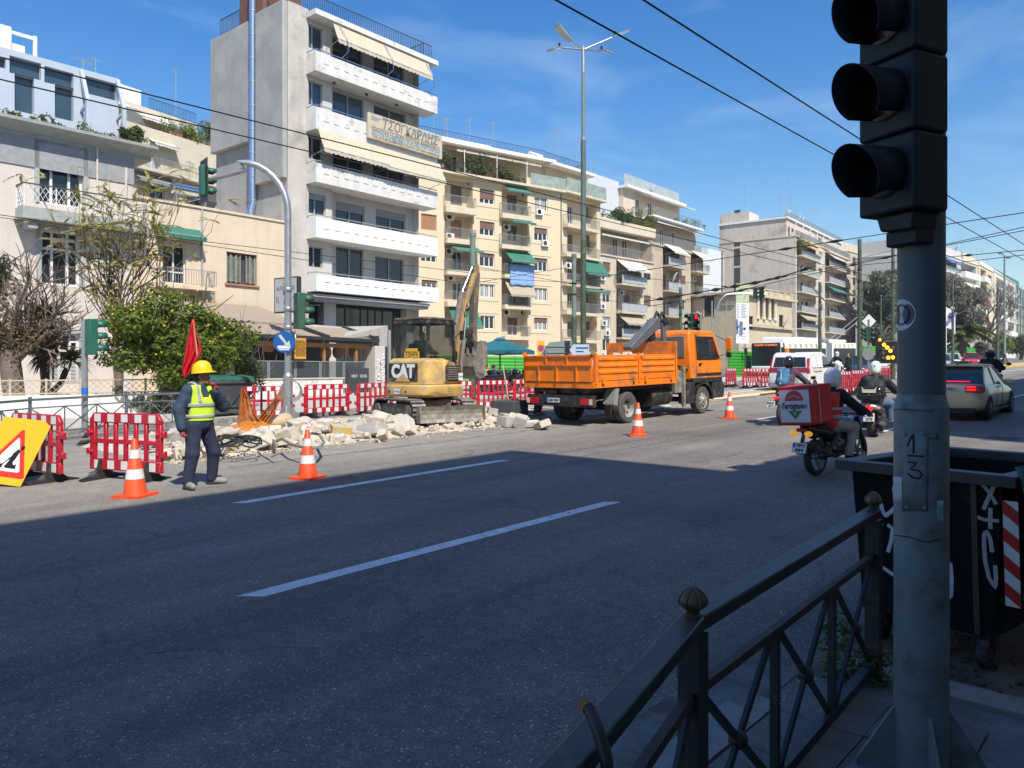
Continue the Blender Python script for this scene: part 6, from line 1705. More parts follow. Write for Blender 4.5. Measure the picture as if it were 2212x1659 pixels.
Mb().prism([(-.36,0),(-.24,.18),(.28,.18),(.28,-.18),(-.24,-.18)],0,.015,'y').build('panel',mat('pale_blue_sign',(.42,.52,.62),.5,var=.05),s3,loc=(0,0,z));Mb().box(-.15,.25,-.004,-.001,z+.04,z+.09).box(-.15,.1,-.004,-.001,z-.07,z-.03).build('print',M_bsign,s3);Mb().cyl((.1,.04,0),(.1,.04,z+.1),.03,n=8).build('post',M_steel,s3)
# works billboard and scaffold tower
P=atd(1604,62);bb=thing('works_billboard','tall white project billboard with a green photo on top beside the columned house','billboard',P,F_CAM+.35)
z0,z1=zat(742,62)-P.z,zat(613,62)-P.z;w=.62*2.0
Mb().box(-w/2,w/2,0,.06,z0,z1).build('panel',mat('white_print',(.66,.68,.70),.6,var=.03),bb)
hh=z1-z0;Mb().box(-w/2,w/2,-.006,-.001,z1-hh*.32,z1).build('green_photo',mat('green_photo_print',(.36,.42,.28),.7,var=.35,scale=2.5,dirt=((.5,.52,.25),.5,3)),bb)
m=Mb();rnd=random.Random(2)
for k in range(9):
 z=z1-hh*(.36+.027*k);m.box(-w*.45,-w*.45+w*rnd.uniform(.12,.22),-.005,-.001,z,z+hh*.012);m.box(-w*.12,-w*.12+w*rnd.uniform(.3,.52),-.005,-.001,z,z+hh*.014)
for k in range(3):z=z1-hh*(.84+.045*k);m.box(-w*.45,-w*.3,-.005,-.001,z,z+hh*.01);m.box(-w*.1,w*.3,-.005,-.001,z,z+hh*.012)
kind(m.build('text_lines',mat('grey_print',(.25,.27,.3),.7),bb),'stuff')
Mb().box(-w*.48,w*.48,-.005,-.001,z1-hh*.675,z1-hh*.67).build('rule',M_greypole,bb)
Mb().box(-w*.45,-w*.36,-.006,-.001,z1-hh*.77,z1-hh*.72).box(w*.12,w*.26,-.006,-.001,z1-hh*.77,z1-hh*.73).build('emblem',mat('eu_blue',(.02,.04,.3),.6),bb)
Mb().box(-w*.3,-w*.25,.07,.13,0,z1).box(w*.25,w*.3,.07,.13,0,z1).build('post',M_steel,bb)
P=atd(1588,68);sf=thing('scaffold_tower','thin steel scaffold tower left of the white project billboard','scaffold',P,F_CAM+.3)
h=zat(650,68)-P.z;m=Mb()
for x in(-.9,.9):
 for y in(0,1.2):m.cyl((x,y,0),(x,y,h),.04,n=6)
m.build('upright',M_steel,sf);m=Mb()
for k in range(7):z=.3+(h-.5)*k/6;m.bar((-.9,0,z),(.9,0,z),.04,.04);m.bar((-.9,1.2,z),(.9,1.2,z),.04,.04);m.bar((-.9 if k%2 else .9,0,z),(.9 if k%2 else-.9,0,min(h,z+(h-.5)/6)),.035,.035)
m.build('brace',M_steel,sf)
# site cabin, flag, toilet far right
P=atd(2042,117);ct=thing('site_cabin','white container cabin behind the hoarding at right','cabin',P,F_CAM+.6);Mb().box(-3,3,0,2.4,.3,3.9).build('body',M_white,ct);Mb().box(-3.1,3.1,-.1,2.5,3.9,4.1).build('roof',M_fr_w,ct)
for x in(-1.6,.2):window(ct,(x,x+1,1.6,2.8),-.08,M_fr_d,M_glass,2)
P=atd(2044,92);fg=thing('flagpole','white flagpole with a white and violet flag right of the signal post','flag',P);h=zat(663,92)-P.z;Mb().cyl((0,0,0),(0,0,h),.05,n=8).build('pole',M_white,fg)
m=Mb();n=8
for i in range(n):
 for j in range(6):Pf=lambda a,b_:(cam_r.x*a*.13,cam_r.y*a*.13+.06*math.sin(a*1.3),h-.1-b_*.4-.05*a*a*.25);m.quad(Pf(i,j),Pf(i+1,j),Pf(i+1,j+1),Pf(i,j+1))
m.build('flag',mat('white_flag_cloth',(.62,.6,.66),.9,var=.1),fg,True);Mb().cyl((cam_r.x*.5,cam_r.y*.5-.12,h-1.1),(cam_r.x*.5,cam_r.y*.5+.12,h-1.1),.3,n=12).build('emblem',mat('violet_emblem',(.12,.08,.4),.9),fg)
P=atd(2122,128);tb=thing('portable_toilet','grey-violet portable toilet by the far island','cabin',P,F_CAM);Mb().box(-.6,.6,0,1.2,0,2.3).prism([(-.65,2.3),(.65,2.3),(.4,2.55),(-.4,2.55)],-.05,1.25).build('body',mat('grey_violet_plastic',(.3,.28,.38),.6),tb);Mb().box(-.4,.4,-.03,-.002,.1,2.1).build('door',mat('dark_violet_door',(.1,.09,.16),.6),tb)
# cafe pavilion in front of the white block
B=Bld('cafe_pavilion','low cafe pavilion with beige awnings, glass front and hanging rattan lamps below the white block','cafe',508,32.4,832,39.7,base=.14)
RC,WC=B.root,B.W
yC=lambda x,y,yo=0:B.xz(ZC,x,y,yo)
zE=yC(1000,820)[1];M_wood=mat('oiled_wood',(.34,.17,.06),.6,var=.2,scale=6);M_dkf=mat('anthracite_frame',(.035,.037,.04),.5,.2,var=.1)
fr=Mb();fr.box(0,WC-1.0,-.06,.06,zE-.02,zE+.12).box(0,WC-1.0,3.9,4,zE+.6,zE+.75)
for t in(0,.3,.58,.83):fr.box(t*WC-.05,t*WC+.05,-.05,.05,zE-.02,zE+.05)
fr.build('steel_frame',M_dkf,RC)
m=Mb()
for t in(.02,.55,.78,.895):m.box(t*WC,t*WC+.1,.08,.2,0,zE-.03)
m.box(0,WC-.8,.08,.2,zE-.25,zE-.05);m.build('timber_post',M_wood,RC)
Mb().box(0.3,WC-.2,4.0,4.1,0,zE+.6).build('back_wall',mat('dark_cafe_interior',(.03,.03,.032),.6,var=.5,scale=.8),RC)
for k in range(5):
 a_,b_=.25+k*(WC-1.6)/5,.2+(k+1)*(WC-1.6)/5
 Mb().box(a_,b_,.0,.02,.9,1.65).build('glass_panel',mat('clear_cafe_glass',(.08,.1,.11),.05,var=0,alpha=.45),RC);Mb().box(a_,a_+.03,-.01,.03,.1,1.67).box(b_-.03,b_,-.01,.03,.1,1.67).box(a_,b_,-.01,.03,1.65,1.68).build('panel_frame',M_fr_g,RC)
Mb().box(.2,WC*.66,-.15,-.03,0,.85).build('low_wall',M_whitewash if 'M_whitewash' in globals()else mat('whitewash',(.6,.6,.58)),RC);Mb().box(.15,WC*.67,-.2,.0,.852,.9).build('wall_coping',M_beige,RC)
ub_=WC*.70;m=Mb()
for k in range(14):m.box(ub_+k*.1,ub_+k*.1+.06,-.16,-.1,0,1.35)
m.build('slatted_gate',mat('dark_slats',(.05,.06,.07),.6,var=.1),RC)
words('HOT · DOG',.2,M_reflect,RC,(ub_+.7,-.165,.95),width=1.0)
for k in range(4):
 u,z=yC((990,1140,1335,300)[k],(950,940,935,860)[k],.8)
 m=Mb().lathe([(.1,.3),(.24,.22),(.28,.08),(.28,-.08),(.22,-.24),(.14,-.3)],14,(u,.8,z)).cyl((u,.8,z+.3),(u,.8,zE+.3),.01,n=4);m.build('rattan_lamp',mat('rattan',(.30,.16,.07),.8,var=.3,scale=30),RC,True)
 # pitched awning cassettes
M_cw=mat('taupe_canvas',(.29,.235,.18),.9,var=.05,scale=2)
for(a_,b_)in((.0,.56),(.56,.93)):
 u0,u1=WC*a_,WC*b_-.08;o=awning(RC,u0+.05,u1-.05,zE+.85,2.4,zE+.18,-.15,M_cw,.05,.03)
 Mb().bar((u0,2.4,zE+.95),(u0,-.2,zE+.25),.1,.12).bar((u1,2.4,zE+.95),(u1,-.2,zE+.25),.1,.12).box(u0-.05,u1+.05,-.26,-.14,zE+.08,zE+.24).build('awning_frame',M_dkf,RC)
Mb().hexa([(0.1,2.5,zE+.7),(WC*.62,2.5,zE+.7),(WC*.62,5.8,zE+1.0),(.1,5.8,zE+1.0),(.1,2.5,zE+.95),(WC*.62,2.5,zE+.95),(WC*.62,5.8,zE+2.0),(.1,5.8,zE+2.0)]).build('canvas_roof',M_cw,RC)
uT=WC*.72
Mb().hexa([(uT,.4,zE+.25),(WC+.6,.4,zE+.5),(WC+.6,4,zE+.6),(uT,4,zE+.8),(uT,.4,zE+.3),(WC+.6,.4,zE+1.0),(WC+.6,4,zE+1.05),(uT,4,zE+1.1)]).box(WC-.05,WC+.6,.36,.4,zE-.1,zE+.8).build('side_canvas',mat('grey_taupe_canvas',(.36,.34,.31),.9,var=.06),RC)
Mb().box(WC+.5,WC+.62,.2,.32,0,zE+.75).build('side_post',M_fr_g,RC)
u0,u1=B.u(811,-.25),B.u(832,-.25);zp=yC(1550,868)[1]
Mb().box(u0,u1,-.25,.75,0,zp).build('entrance_pillar',mat('pale_pillar_render',(.50,.46,.42),.9,var=.06),RC,bevel=.02)
M_letter=mat('white_letters',(.7,.7,.68),.5,var=0)
for tx,s_,off in(('Cantina',.36,-.15),('Alexandras',.36,.17)):
 words(tx,s_,M_ink,RC,((u0+u1)/2+off+.02,-.258,zp*.52-.02),(math.radians(90),math.radians(-90),0),thick=.006,bold=.03,name='letter_outline_shadow')  # black offset copy behind each word, painting in its dark outline and shadow
 o=words(tx,s_,M_letter,RC,((u0+u1)/2+off,-.265,zp*.52),(math.radians(90),math.radians(-90),0),thick=.012,bold=.012,name='sign_letters')
 # menu boards, hanging box sign
for k,tx in enumerate(('SANDWICH','HOT DOG','SKEWERS','BURGER')):
 u,z=yC(680,815+55*k,-.3);o=Mb().box(u-.32,u+.32,-.33,-.3,z-.16,z+.16).build('menu_board',mat('mustard_board',(.55,.27,.03),.6,var=.05),RC);words(tx,.16,M_ink,o,(u,-.334,z),width=.52)
BS=thing('box_sign','tilted grey-white cafe box sign with a food cart drawing behind the curved steel pole','sign',dp(617,637,34.8),F_CAM-math.radians(33))
w_,h_=.78,.80
Mb().box(-w_,w_,0,.22,-h_,h_).build('box',mat('charcoal_box',(.03,.03,.034),.5,var=.05),BS);Mb().box(-w_+.06,w_-.06,-.012,-.002,-h_+.06,h_-.06).build('face',mat('grey_white_face',(.42,.43,.46),.6,var=.04),BS)
words('ALEXANDRAS',.26,M_ink,BS,(0,-.014,.3),width=w_*1.5,spacing=1.3,name='letters');words('CUDU',.36,mat('gold_letters',(.5,.33,.08),.5),BS,(.1,-.014,.58),width=.6,bold=.02,name='letters')
m=Mb(Matrix.Translation((.0,0,-.0))@Matrix.Diagonal((.68,1,.72,1))).box(-.2,.5,-.016,-.013,.02,.2)
for k in range(3):m.box(-.2+.24*k,-.06+.24*k,-.016,-.013,-.02,.3)
m.box(-.1,.4,-.016,-.013,-.3,-.06).box(-.16,.46,-.016,-.013,-.42,-.34).box(-.16,.46,-.016,-.013,-.58,-.48).box(-.1,.4,-.016,-.013,-.72,-.64).cyl((.15,-.016,-.85),(.15,-.013,-.85),.15,n=14).bar((-.75,-.015,-.1),(-.62,-.015,-.5),.03,.004).bar((-.9,-.015,-.05),(-.85,-.015,-.5),.03,.004).build('food_cart_drawing',M_ink,BS)
Mb().bar((w_-.2,.1,0),(w_+.9,.5,0),.06,.06).bar((w_-.2,.1,-.5),(w_+.9,.5,-.5),.06,.06).build('bracket',M_dkf,BS)
# house-number pillar by the orange tree
P=onpave(478,26.4);hp_=thing('gate_pillar','beige gate pillar with a green number 81 plate behind the waste container','pillar',P,B.ang);h=zat(735,26.4)-P.z
Mb().box(-.35,.35,-.25,.25,-.1,h).build('body',M_beige,hp_);Mb().box(-.1,.1,-.262,-.252,h-.75,h-.53).build('number_plate',mat('green_plate',(.02,.25,.1),.5),hp_);words('81',.16,M_reflect,hp_,(0,-.264,h-.64),name='number')
words('OREN\nUNE',.24,mat('grey_graffiti',(.2,.16,.13),.9),hp_,(0,-.256,h-1.15),name='graffiti',shear=.2)
# ---------------------------------------------------------------- people
M_jeans=mat('blue_jeans',(.07,.13,.23),.9,var=.2,scale=10);M_beigecloth=mat('beige_trousers',(.36,.31,.26),.9,var=.12,scale=8,bump=.4,bscale=14)
M_shoe=mat('dusty_shoe',(.24,.23,.21),.8,var=.2,scale=12);M_hair=mat('dark_hair',(.015,.012,.01),.7,var=.2,scale=40)
M_eye=mat('eye',(.02,.015,.01),.2,var=0)
def V3(*a):return Vector(a)
def hand_prims(w,d,palm_n,curl,sgn,s=1.0,thumb=None):
 d=d.normalized();side=d.cross(palm_n).normalized()*sgn;palm_n=side.cross(d).normalized()*sgn
 pr=[('c',w,w+d*.03*s,.024*s,.024*s)]
 for k,(o,L)in enumerate(((.027,.072),(.009,.082),(-.009,.078),(-.026,.06))):
  p=w+d*.035*s;q=w+d*.085*s+side*o*s
  pr.append(('c',p+side*o*.7*s,q,.016*s,.0125*s))
  a=q;dd=d.copy()
  for j in range(3):
   dd=(dd+palm_n*curl).normalized();e=a+dd*L*s/3*1.05;pr.append(('c',a,e,(.0105-.001*j)*s,(.0098-.001*j)*s));a=e
 t0=w+d*.025*s+side*.026*s;t1=t0+(d*.5+side*.8+palm_n*.3).normalized()*.04*s;t2=t1+(d*.9+palm_n*(.4+curl*.4)).normalized()*.032*s
 return pr+[('c',t0,t1,.014*s,.012*s),('c',t1,t2,.012*s,.0095*s)]
def body_prims(J,e=0.0,what=('torso','arms','legs')):
 P=[];c=lambda a,b,r0,r1:P.append(('c',J[a]if isinstance(a,str)else a,J[b]if isinstance(b,str)else b,r0+e,r1+e))
 if 'torso' in what:
  c(J['hip'],J['hip']*.5+J['chest']*.5,.125,.115)
  y=(J['sL']-J['sR']).normalized()
  for s in(-1,1):
   c(J['hip']+y*s*.06,J['chest']+y*s*.07,.105,.115);c(J['chest']+y*s*.05,(J['sL']if s>0 else J['sR'])*.82+J['neck']*.18,.105,.07)
  c('chest','neck',.1,.055)
 if 'arms' in what:
  for s in 'LR':c('s'+s,'e'+s,.058,.046);c('e'+s,'w'+s,.046,.033)
 if 'legs' in what:
  for s in 'LR':c('h'+s,'k'+s,.088,.06);c('k'+s,'a'+s,.062,.042)
 if 'feet' in what:
  for s in 'LR':c(J['a'+s]+V3(0,0,-.03),'t'+s,.042,.034)
 return P
def head_prims(J,face):
 h=J['head'];f=face.normalized();u=V3(0,0,1);sd=u.cross(f).normalized();rz=math.atan2(f.y,f.x)
 P=[('c',J['neck'],h-u*.04,.056,.054),('e',h+u*.02,(.098,.078,.105),(0,0,rz)),('e',h-u*.05+f*.025,(.07,.06,.07),(0,0,rz)),('c',h+f*.092+u*.01,h+f*.112-u*.028,.009,.014),('e',h+f*.075-u*.085,(.03,.03,.024),(0,0,rz)),('c',h+f*.088-u*.058-sd*.014,h+f*.088-u*.058+sd*.014,.011,.011),('c',h+f*.09+u*.03-sd*.03,h+f*.09+u*.03+sd*.03,.009,.009)]
 for s in(-1,1):P.append(('e',h+sd*s*.08-u*.01-f*.005,(.022,.011,.032),(0,0,rz)))
 return P,f,sd
def person(label,loc,rz,J,face=(1,0,0),upper=None,lower=None,shoes=None,hands=True,curl=.35,vox=.014,handspec=None,puff=.022,group=None,tilt=False,glove=None):
 t=thing('person',label,'person',loc,rz,group,tilt)
 J={k:Vector(v)for k,v in J.items()}
 hp,f,sd=head_prims(J,Vector(face))
 P=body_prims(J,0,('torso','arms','legs','feet'))+hp
 hv=[]
 for s,sg in(('L',1),('R',-1)):
  d,n=(handspec or{}).get(s,(J['w'+s]-J['e'+s],V3(0,-sg,0)))
  hv+=hand_prims(J['w'+s],Vector(d),Vector(n),curl,sg)
 grown('body',P+(hv if hands and vox<.016 else[]),M_skin,t,min(vox,.011)if hands and vox<.016 else vox,.02)
 h=J['head']
 m=Mb()
 for s in(-1,1):q=h+f*.088+sd*s*.032+V3(0,0,.012);m.ball(q,.011,8,5)
 m.build('eyes',M_eye,t,True)
 if upper:grown('jacket',body_prims(J,puff,('torso','arms')),upper,t,vox,.04,lambda V,X,Y,Z:V)
 if lower:grown('trousers',body_prims({**J,'chest':J['hip']*.75+J['chest']*.25,'sL':J['hL'],'sR':J['hR'],'neck':J['hip']*.7+J['chest']*.3},puff*.9,('legs',))+[('c',J['hL'],J['hR'],.12,.12),('c',J['hip'],J['hip']*.8+J['chest']*.2,.135,.12)],lower,t,vox,.04)
 if shoes:grown('shoes',[q for s in 'LR' for q in(('c',J['a'+s]+V3(0,0,-.025),J['t'+s]+V3(0,0,.006),.052,.042),('c',J['a'+s]+V3(0,0,.03),J['a'+s]+V3(0,0,-.02),.05,.055))],shoes,t,min(vox,.012),.02)
 if glove:grown('gloves',[q if q[0]!='c' else('c',q[1],q[2],q[3]+.004,q[4]+.004)for q in hv]+[('c',J['w'+s],J['w'+s]*.8+J['e'+s]*.2,.036,.042)for s in 'LR'],glove,t,.007,.008)
 return t,J,f,sd
def slab_of(prims,z0,z1,m,name,par,vox,k=.04):
 return grown(name,prims,m,par,vox,k,lambda V,X,Y,Z:np.maximum(V,np.maximum(z0-Z,Z-z1)))
 # the flagman
P=gp(430,1053)
J=dict(hip=(0,0,.93),chest=(.0,0,1.22),neck=(.02,0,1.44),head=(.05,.0,1.6),sL=(.02,.19,1.39),sR=(-.0,-.19,1.39),eL=(.16,.29,1.16),wL=(.22,.10,1.38),eR=(-.05,-.31,1.13),wR=(.02,-.32,.88),hL=(0,.1,.9),hR=(0,-.1,.9),kL=(.04,.23,.5),aL=(-.03,.26,.1),kR=(.05,-.16,.5),aR=(-.0,-.2,.1),tL=(.08,.40,.045),tR=(.15,-.24,.045))
M_jack=mat('dark_blue_work_jacket',(.022,.045,.085),.8,var=.2,scale=10,bump=.5,bscale=8,bd=.06);M_vest=mat('yellow_green_hi_vis',(.52,.78,.04),.8,var=.06,scale=10,bump=.3,bscale=12);M_glove=mat('red_knit_glove',(.48,.03,.03),.9,var=.15,scale=40);M_silver=mat('silver_tape',(.34,.35,.35),.4,var=.06)
t,J,f,sd=person('road worker flagman in yellow vest and yellow hard hat holding up a red flag',P,math.radians(-74),J,(.88,.62,-.06),M_jack,M_navy,M_shoe,puff=.034,handspec={'L':((-.05,-.35,.9),(.2,-.9,.1)),'R':((.1,.05,-1),(0,1,0))},curl=.55,glove=M_glove)
vp=body_prims(J,.048,('torso',))
def vest_cut(V,X,Y,Z):return np.maximum(np.maximum(V,.96-.07*(Y>5)-Z),np.maximum(Z-1.475,np.maximum(np.abs(Y)-.205,.05-np.hypot(X-.12,(Y)*.8)-.6*(Z<1.3))))
grown('vest',vp,M_vest,t,.012,.04,vest_cut)
v2=body_prims(J,.056,('torso',))
for z0,z1 in((1.0,1.055),(1.16,1.215)):slab_of(v2,z0,z1,M_silver,'reflective_band',t,.012)
grown('reflective_band',v2,M_silver,t,.012,.04,lambda V,X,Y,Z:np.maximum(V,np.maximum(np.abs(Y+.12+.03*(Z-1.3))-.026,1.22-Z)))
h=J['head']
hat=Mb().lathe([(.142,0),(.14,.02),(.135,.07),(.118,.12),(.08,.155),(.03,.17),(.001,.172)],20).lathe([(.142,-.004),(.17,-.012),(.17,-.002),(.142,.008)],20,(.025,0,0))
o=hat.build('hard_hat',mat('yellow_hard_hat',(.80,.50,.01),.35,var=.05),t,True,loc=h+Vector((.005,0,.055)));o.rotation_euler=(0,-.08,math.atan2(f.y,f.x));o.scale=(1.03,.92,1)
grown('hair',[('e',h-f*.02+V3(0,0,.01),(.1,.084,.1),(0,0,math.atan2(f.y,f.x)))],M_hair,t,.01,.01,lambda V,X,Y,Z:np.maximum(V,((X-h.x)*f.x+(Y-h.y)*f.y)+.0))
Mb().box(-.01,.05,-.135,-.11,.78,.98).build('tool_pouch',M_blackcloth,t,loc=(-.05,-.06,-.02))
# flag in his raised hand
hw=t.matrix_basis@(J['wL']+Vector((-.01,-.05,.08)))
dF=depth(hw.x,hw.y)
fl=thing('red_flag','red flag on a thin wooden stick held up by the flagman','flag',hw)
tip=dp(417,692,dF-.02)-hw;btm=dp(434,835,dF)-hw
Mb().cyl(btm,tip,.011,n=8).build('stick',mat('pale_wood',(.42,.33,.22),.7,var=.1),fl)
rows=[(690,415,419),(705,411,421),(725,406,426),(745,401,432),(757,399,435),(770,397,430),(785,394,421),(800,392,413),(812,396,404),(818,399,402)]
m=Mb();gr=[]
for y,x0,x1 in rows:gr.append([dp(x0+(x1-x0)*i/12,y,dF-.03+.05*math.sin(i*1.25+y*.02)*min(1,(x1-x0)/25))-hw for i in range(13)])
m.loft(gr,False,False);o=m.build('cloth',mat('red_flag_cloth',(.62,.012,.03),.85,var=.05),fl,True)
so=o.modifiers.new('t','SOLIDIFY');so.thickness=.004
# ---------------------------------------------------------------- the yellow excavator
M_cat=mat('weathered_machine_yellow',(.58,.375,.115),.55,var=.16,scale=3,dirt=((.36,.28,.17),.55,3.5),streak=.35)
M_mblack=mat('machine_black',(.018,.018,.018),.55,var=.3,scale=5,dirt=((.16,.13,.1),.4,5));M_msteel=mat('worn_dusty_steel',(.23,.21,.185),.6,.35,var=.25,scale=5,dirt=((.38,.33,.26),.5,5))
M_mgrey=mat('dusty_track_frame',(.16,.14,.12),.8,var=.2,scale=4,dirt=((.3,.26,.2),.4,4));M_cabglass=mat('machine_cab_glass',(.025,.035,.035),.05,var=0,alpha=.38)
EX=thing('excavator','yellow mini excavator with black cab and dozer blade, working on the rubble','excavator',(13.58,15.38,G(13.6)+.2),math.radians(8))
U=Matrix.Rotation(math.radians(-110),4,'Z')
tp=[]
def track_path(n=44):
 r,L=.27,1.66;q=[]
 per=2*L+2*math.pi*r
 for i in range(n):
  s=per*i/n
  if s<L:q.append((-L/2+s,2*r,0))
  elif s<L+math.pi*r:a=(s-L)/r;q.append((L/2+r*math.sin(a),r+r*math.cos(a),a))
  elif s<2*L+math.pi*r:q.append((L/2-(s-L-math.pi*r),0,math.pi))
  else:a=(s-2*L-math.pi*r)/r;q.append((-L/2-r*math.sin(a),r-r*math.cos(a),math.pi+a))
 return q
for sgn_,in((-1,),(1,)):
 y=sgn_*.74;q=track_path(64)
 m=Mb(U);m.loft([[(x,y-.19,z)for x,z,a in q],[(x,y+.19,z)for x,z,a in q]],True,False)
 qi=[(x*.96,.27+(z-.27)*.86)for x,z,a in q];m.loft([[(x,y-.19,z)for x,z in qi],[(x,y+.19,z)for x,z in qi]],True,False)
 for a,b in(((q,-.19),(qi,-.19)),((q,.19),(qi,.19))):m.loft([[(p_[0],y+a[1],p_[1])for p_ in a[0]],[(p_[0],y+b[1],p_[1])for p_ in b[0]]],True,False)
 tr=m.build('track',M_mblack,EX)
 lug=Mb(U)
 for x,z,a in track_path(44):
  lug.obox((x,y,z+.0),(.06,.37,.055),(0,a,0))
 lug.build('track_lug',M_msteel,tr)
 m=Mb(U).box(-.72,.72,y-.1,y+.1,.1,.42).box(-.85,.85,y-.12,y+.12,.18,.36);m.build('track_frame',M_mgrey,EX)
 m=Mb(U)
 for x in(-.85,.85):m.cyl((x,y-.2,.27),(x,y+.2,.27),.15,n=14)
 for x in(-.5,-.17,.17,.5):m.cyl((x,y-.17,.11),(x,y+.17,.11),.07,n=10)
 m.build('roller',M_mgrey,EX,40)
Mb(U).box(-.5,.5,-.55,.55,.2,.5).build('chassis',M_mgrey,EX);Mb().cyl((0,0,.5),(0,0,.6),.42,n=24).build('slew_ring',M_mblack,EX)
m=Mb(U)
pr=[(1.42,.0),(1.36,.08),(1.34,.2),(1.37,.33),(1.43,.40),(1.47,.40),(1.42,.3),(1.40,.2),(1.42,.08),(1.47,.0)]
m.prism(pr,-.93,.93,'y');m.prism([(1.34,.0),(1.34,.4),(1.52,.4),(1.52,0)],-.955,-.93,'y').prism([(1.34,.0),(1.34,.4),(1.52,.4),(1.52,0)],.93,.955,'y');m.build('dozer_blade',M_msteel,EX)
Mb(U).bar((.5,.3,.3),(1.36,.35,.2),.12,.1).bar((.5,-.3,.3),(1.36,-.35,.2),.12,.1).build('blade_arm',M_mgrey,EX)
# upper structure; plan outline with a round tail
def plan(x0,x1,w,r=.35,n=6):
 pts=[(x1,-w),]
 for k in range(n+1):a=math.pi/2*k/n;pts.append((x0+r-r*math.sin(a),-w+r-r*math.cos(a)))
 for k in range(n+1):a=math.pi/2*k/n;pts.append((x0+r-r*math.cos(a),w-r+r*math.sin(a)))
 pts.append((x1,w));return pts
bw=lambda P_,z,s=1:[(x,y,z)for x,y in P_]
Mb().loft([bw(plan(-.74,.7,.76),.60),bw(plan(-.80,.7,.79),.66),bw(plan(-.80,.7,.79),.88),bw(plan(-.77,.7,.76),.92)]).build('counterweight',M_cat,EX,bevel=.015)
Mb().loft([bw(plan(-.70,-.02,.72,.16),.925),bw(plan(-.68,-.05,.70,.16),1.52),bw(plan(-.60,-.1,.62,.16),1.60)]).build('engine_hood',M_cat,EX,bevel=.015)
Mb().hexa([(-.05,-.76,.925),(.72,-.74,.925),(.72,-.42,.925),(-.05,-.42,.925),(-.05,-.72,1.62),(.5,-.7,1.5),(.5,-.42,1.5),(-.05,-.42,1.62)]).build('side_tank',M_cat,EX,bevel=.09)
Mb().box(-.72,-.02,-.03,.0,0,.0).build('seam',M_mblack,EX)if False else None
lg_=Mb().box(-.712,-.695,-.40,.58,1.0,1.47).build('logo_plate',M_mblack,EX,bevel=.006)
words('CAT',.46,M_reflect,EX,(-.716,.09,1.25),(math.radians(90),0,math.radians(-90)),width=.80,bold=.024,name='logo_letters')
Mb().prism([(.09-.27,1.005),(.09+.27,1.005),(.09,1.2)],-.722,-.718,'x').build('logo_triangle',M_cat,EX)
Mb().box(-.808,-.80,.12,.32,.68,.80).build('sticker',M_reflect,EX);words('AVAX',.07,M_bsign,EX,(-.81,.22,.745),(math.radians(90),0,math.radians(-90)),name='sticker_letters',shear=.3)
for y in(.48,-.08):Mb().cyl((-.805,y,.74),(-.79,y,.74),.035,n=10).build('bolt',M_mblack,EX)
# grille on the right side
gp_=Mb().box(.0,.62,-.775,-.75,1.0,1.42).build('grille_plate',M_mblack,EX)
for k in range(6):Mb().obox((.26,-.785,1.06+k*.058),(.42,.03,.03),(.5,0,0)).build('louvre',M_mgrey,EX)
Mb().box(.5,.68,-.79,-.776,1.02,1.22).build('sticker',M_reflect,EX);words('AVAX',.07,M_bsign,EX,(.59,-.792,1.12),name='sticker_letters',shear=.3)
words('eltrak',.16,M_mblack,EX,(.27,-.772,1.51),(math.radians(84),0,0),width=.42,name='dealer_letters')
for k in range(4):Mb().box(.05,.6,-.80,-.785,.70+k*.045,.72+k*.045).build('rib',M_cat,EX)
# cab
cx0,cx1,cy0,cy1,cz0,cz1=-.32,.82,-.42,.74,1.42,2.55
fr=Mb();w=.07
for x,y in((cx0,cy0),(cx0,cy1),(cx1,cy0),(cx1,cy1)):fr.bar((x,y,.95),(x+(.03 if x<0 else-.1),y*.97,cz1),w,w)
for z in(cz0,cz1):fr.box(cx0-.03,cx1+.02,cy0-.03,cy0+.05,z-.04,z+.05);fr.box(cx0-.03,cx1+.02,cy1-.05,cy1+.03,z-.04,z+.05);fr.box(cx0-.03,cx0+.05,cy0+.051,cy1-.051,z-.04,z+.05);fr.box(cx1-.05,cx1+.02,cy0+.051,cy1-.051,z-.04,z+.05)
fr.build('cab_frame',M_mblack,EX);Mb().box(cx0-.02,cx1-.05,cy0-.02,cy1+.02,cz1+.051,cz1+.13).build('cab_roof',mat('dusty_black_roof',(.07,.06,.055),.7,var=.3,scale=4,dirt=((.25,.15,.1),.5,4)),EX,bevel=.03)
Mb().box(cx0-.01,cx0+.01,cy0+.06,cy1-.06,cz0+.12,cz1-.05).build('rear_window',M_cabglass,EX);Mb().box(cx0+.08,cx1-.1,cy0-.01,cy0+.01,cz0+.06,cz1-.05).build('side_window',M_cabglass,EX)
Mb().box(cx0+.08,cx1-.1,cy1-.01,cy1+.01,cz0+.06,cz1-.05).build('side_window',M_cabglass,EX);Mb().box(cx1-.03,cx1-.02,cy0+.06,cy1-.06,cz0+.06,cz1-.05).build('front_window',M_cabglass,EX)
Mb().box(cx0,cx1,cy0+.04,cy1,.93,1.40).build('cab_base',M_mblack,EX);Mb().box(-.15,-.02,-.1,.42,1.42,2.0).box(-.15,.35,-.12,.44,1.42,1.52).build('seat',M_mblack,EX,bevel=.04)
pl=Mb().box(-.42,-.40,-.2,.3,1.62,1.78).box(-.42,-.40,-.14,.26,1.79,1.86).build('number_plate',mat('yellow_plate',(.62,.38,.03),.5,var=.1),EX);words('Τ25474',.17,M_ink,EX,(-.423,.05,1.70),(math.radians(90),0,math.radians(-90)),width=.42,name='plate_number')
Mb().tube([(cx1-.05,cy0-.05,2.2),(cx1+.0,cy0-.18,2.3),(cx1+.0,cy0-.2,2.35)],.015,5).box(cx1-.02,cx1+.02,cy0-.28,cy0-.16,2.1,2.35).build('mirror',M_mblack,EX)
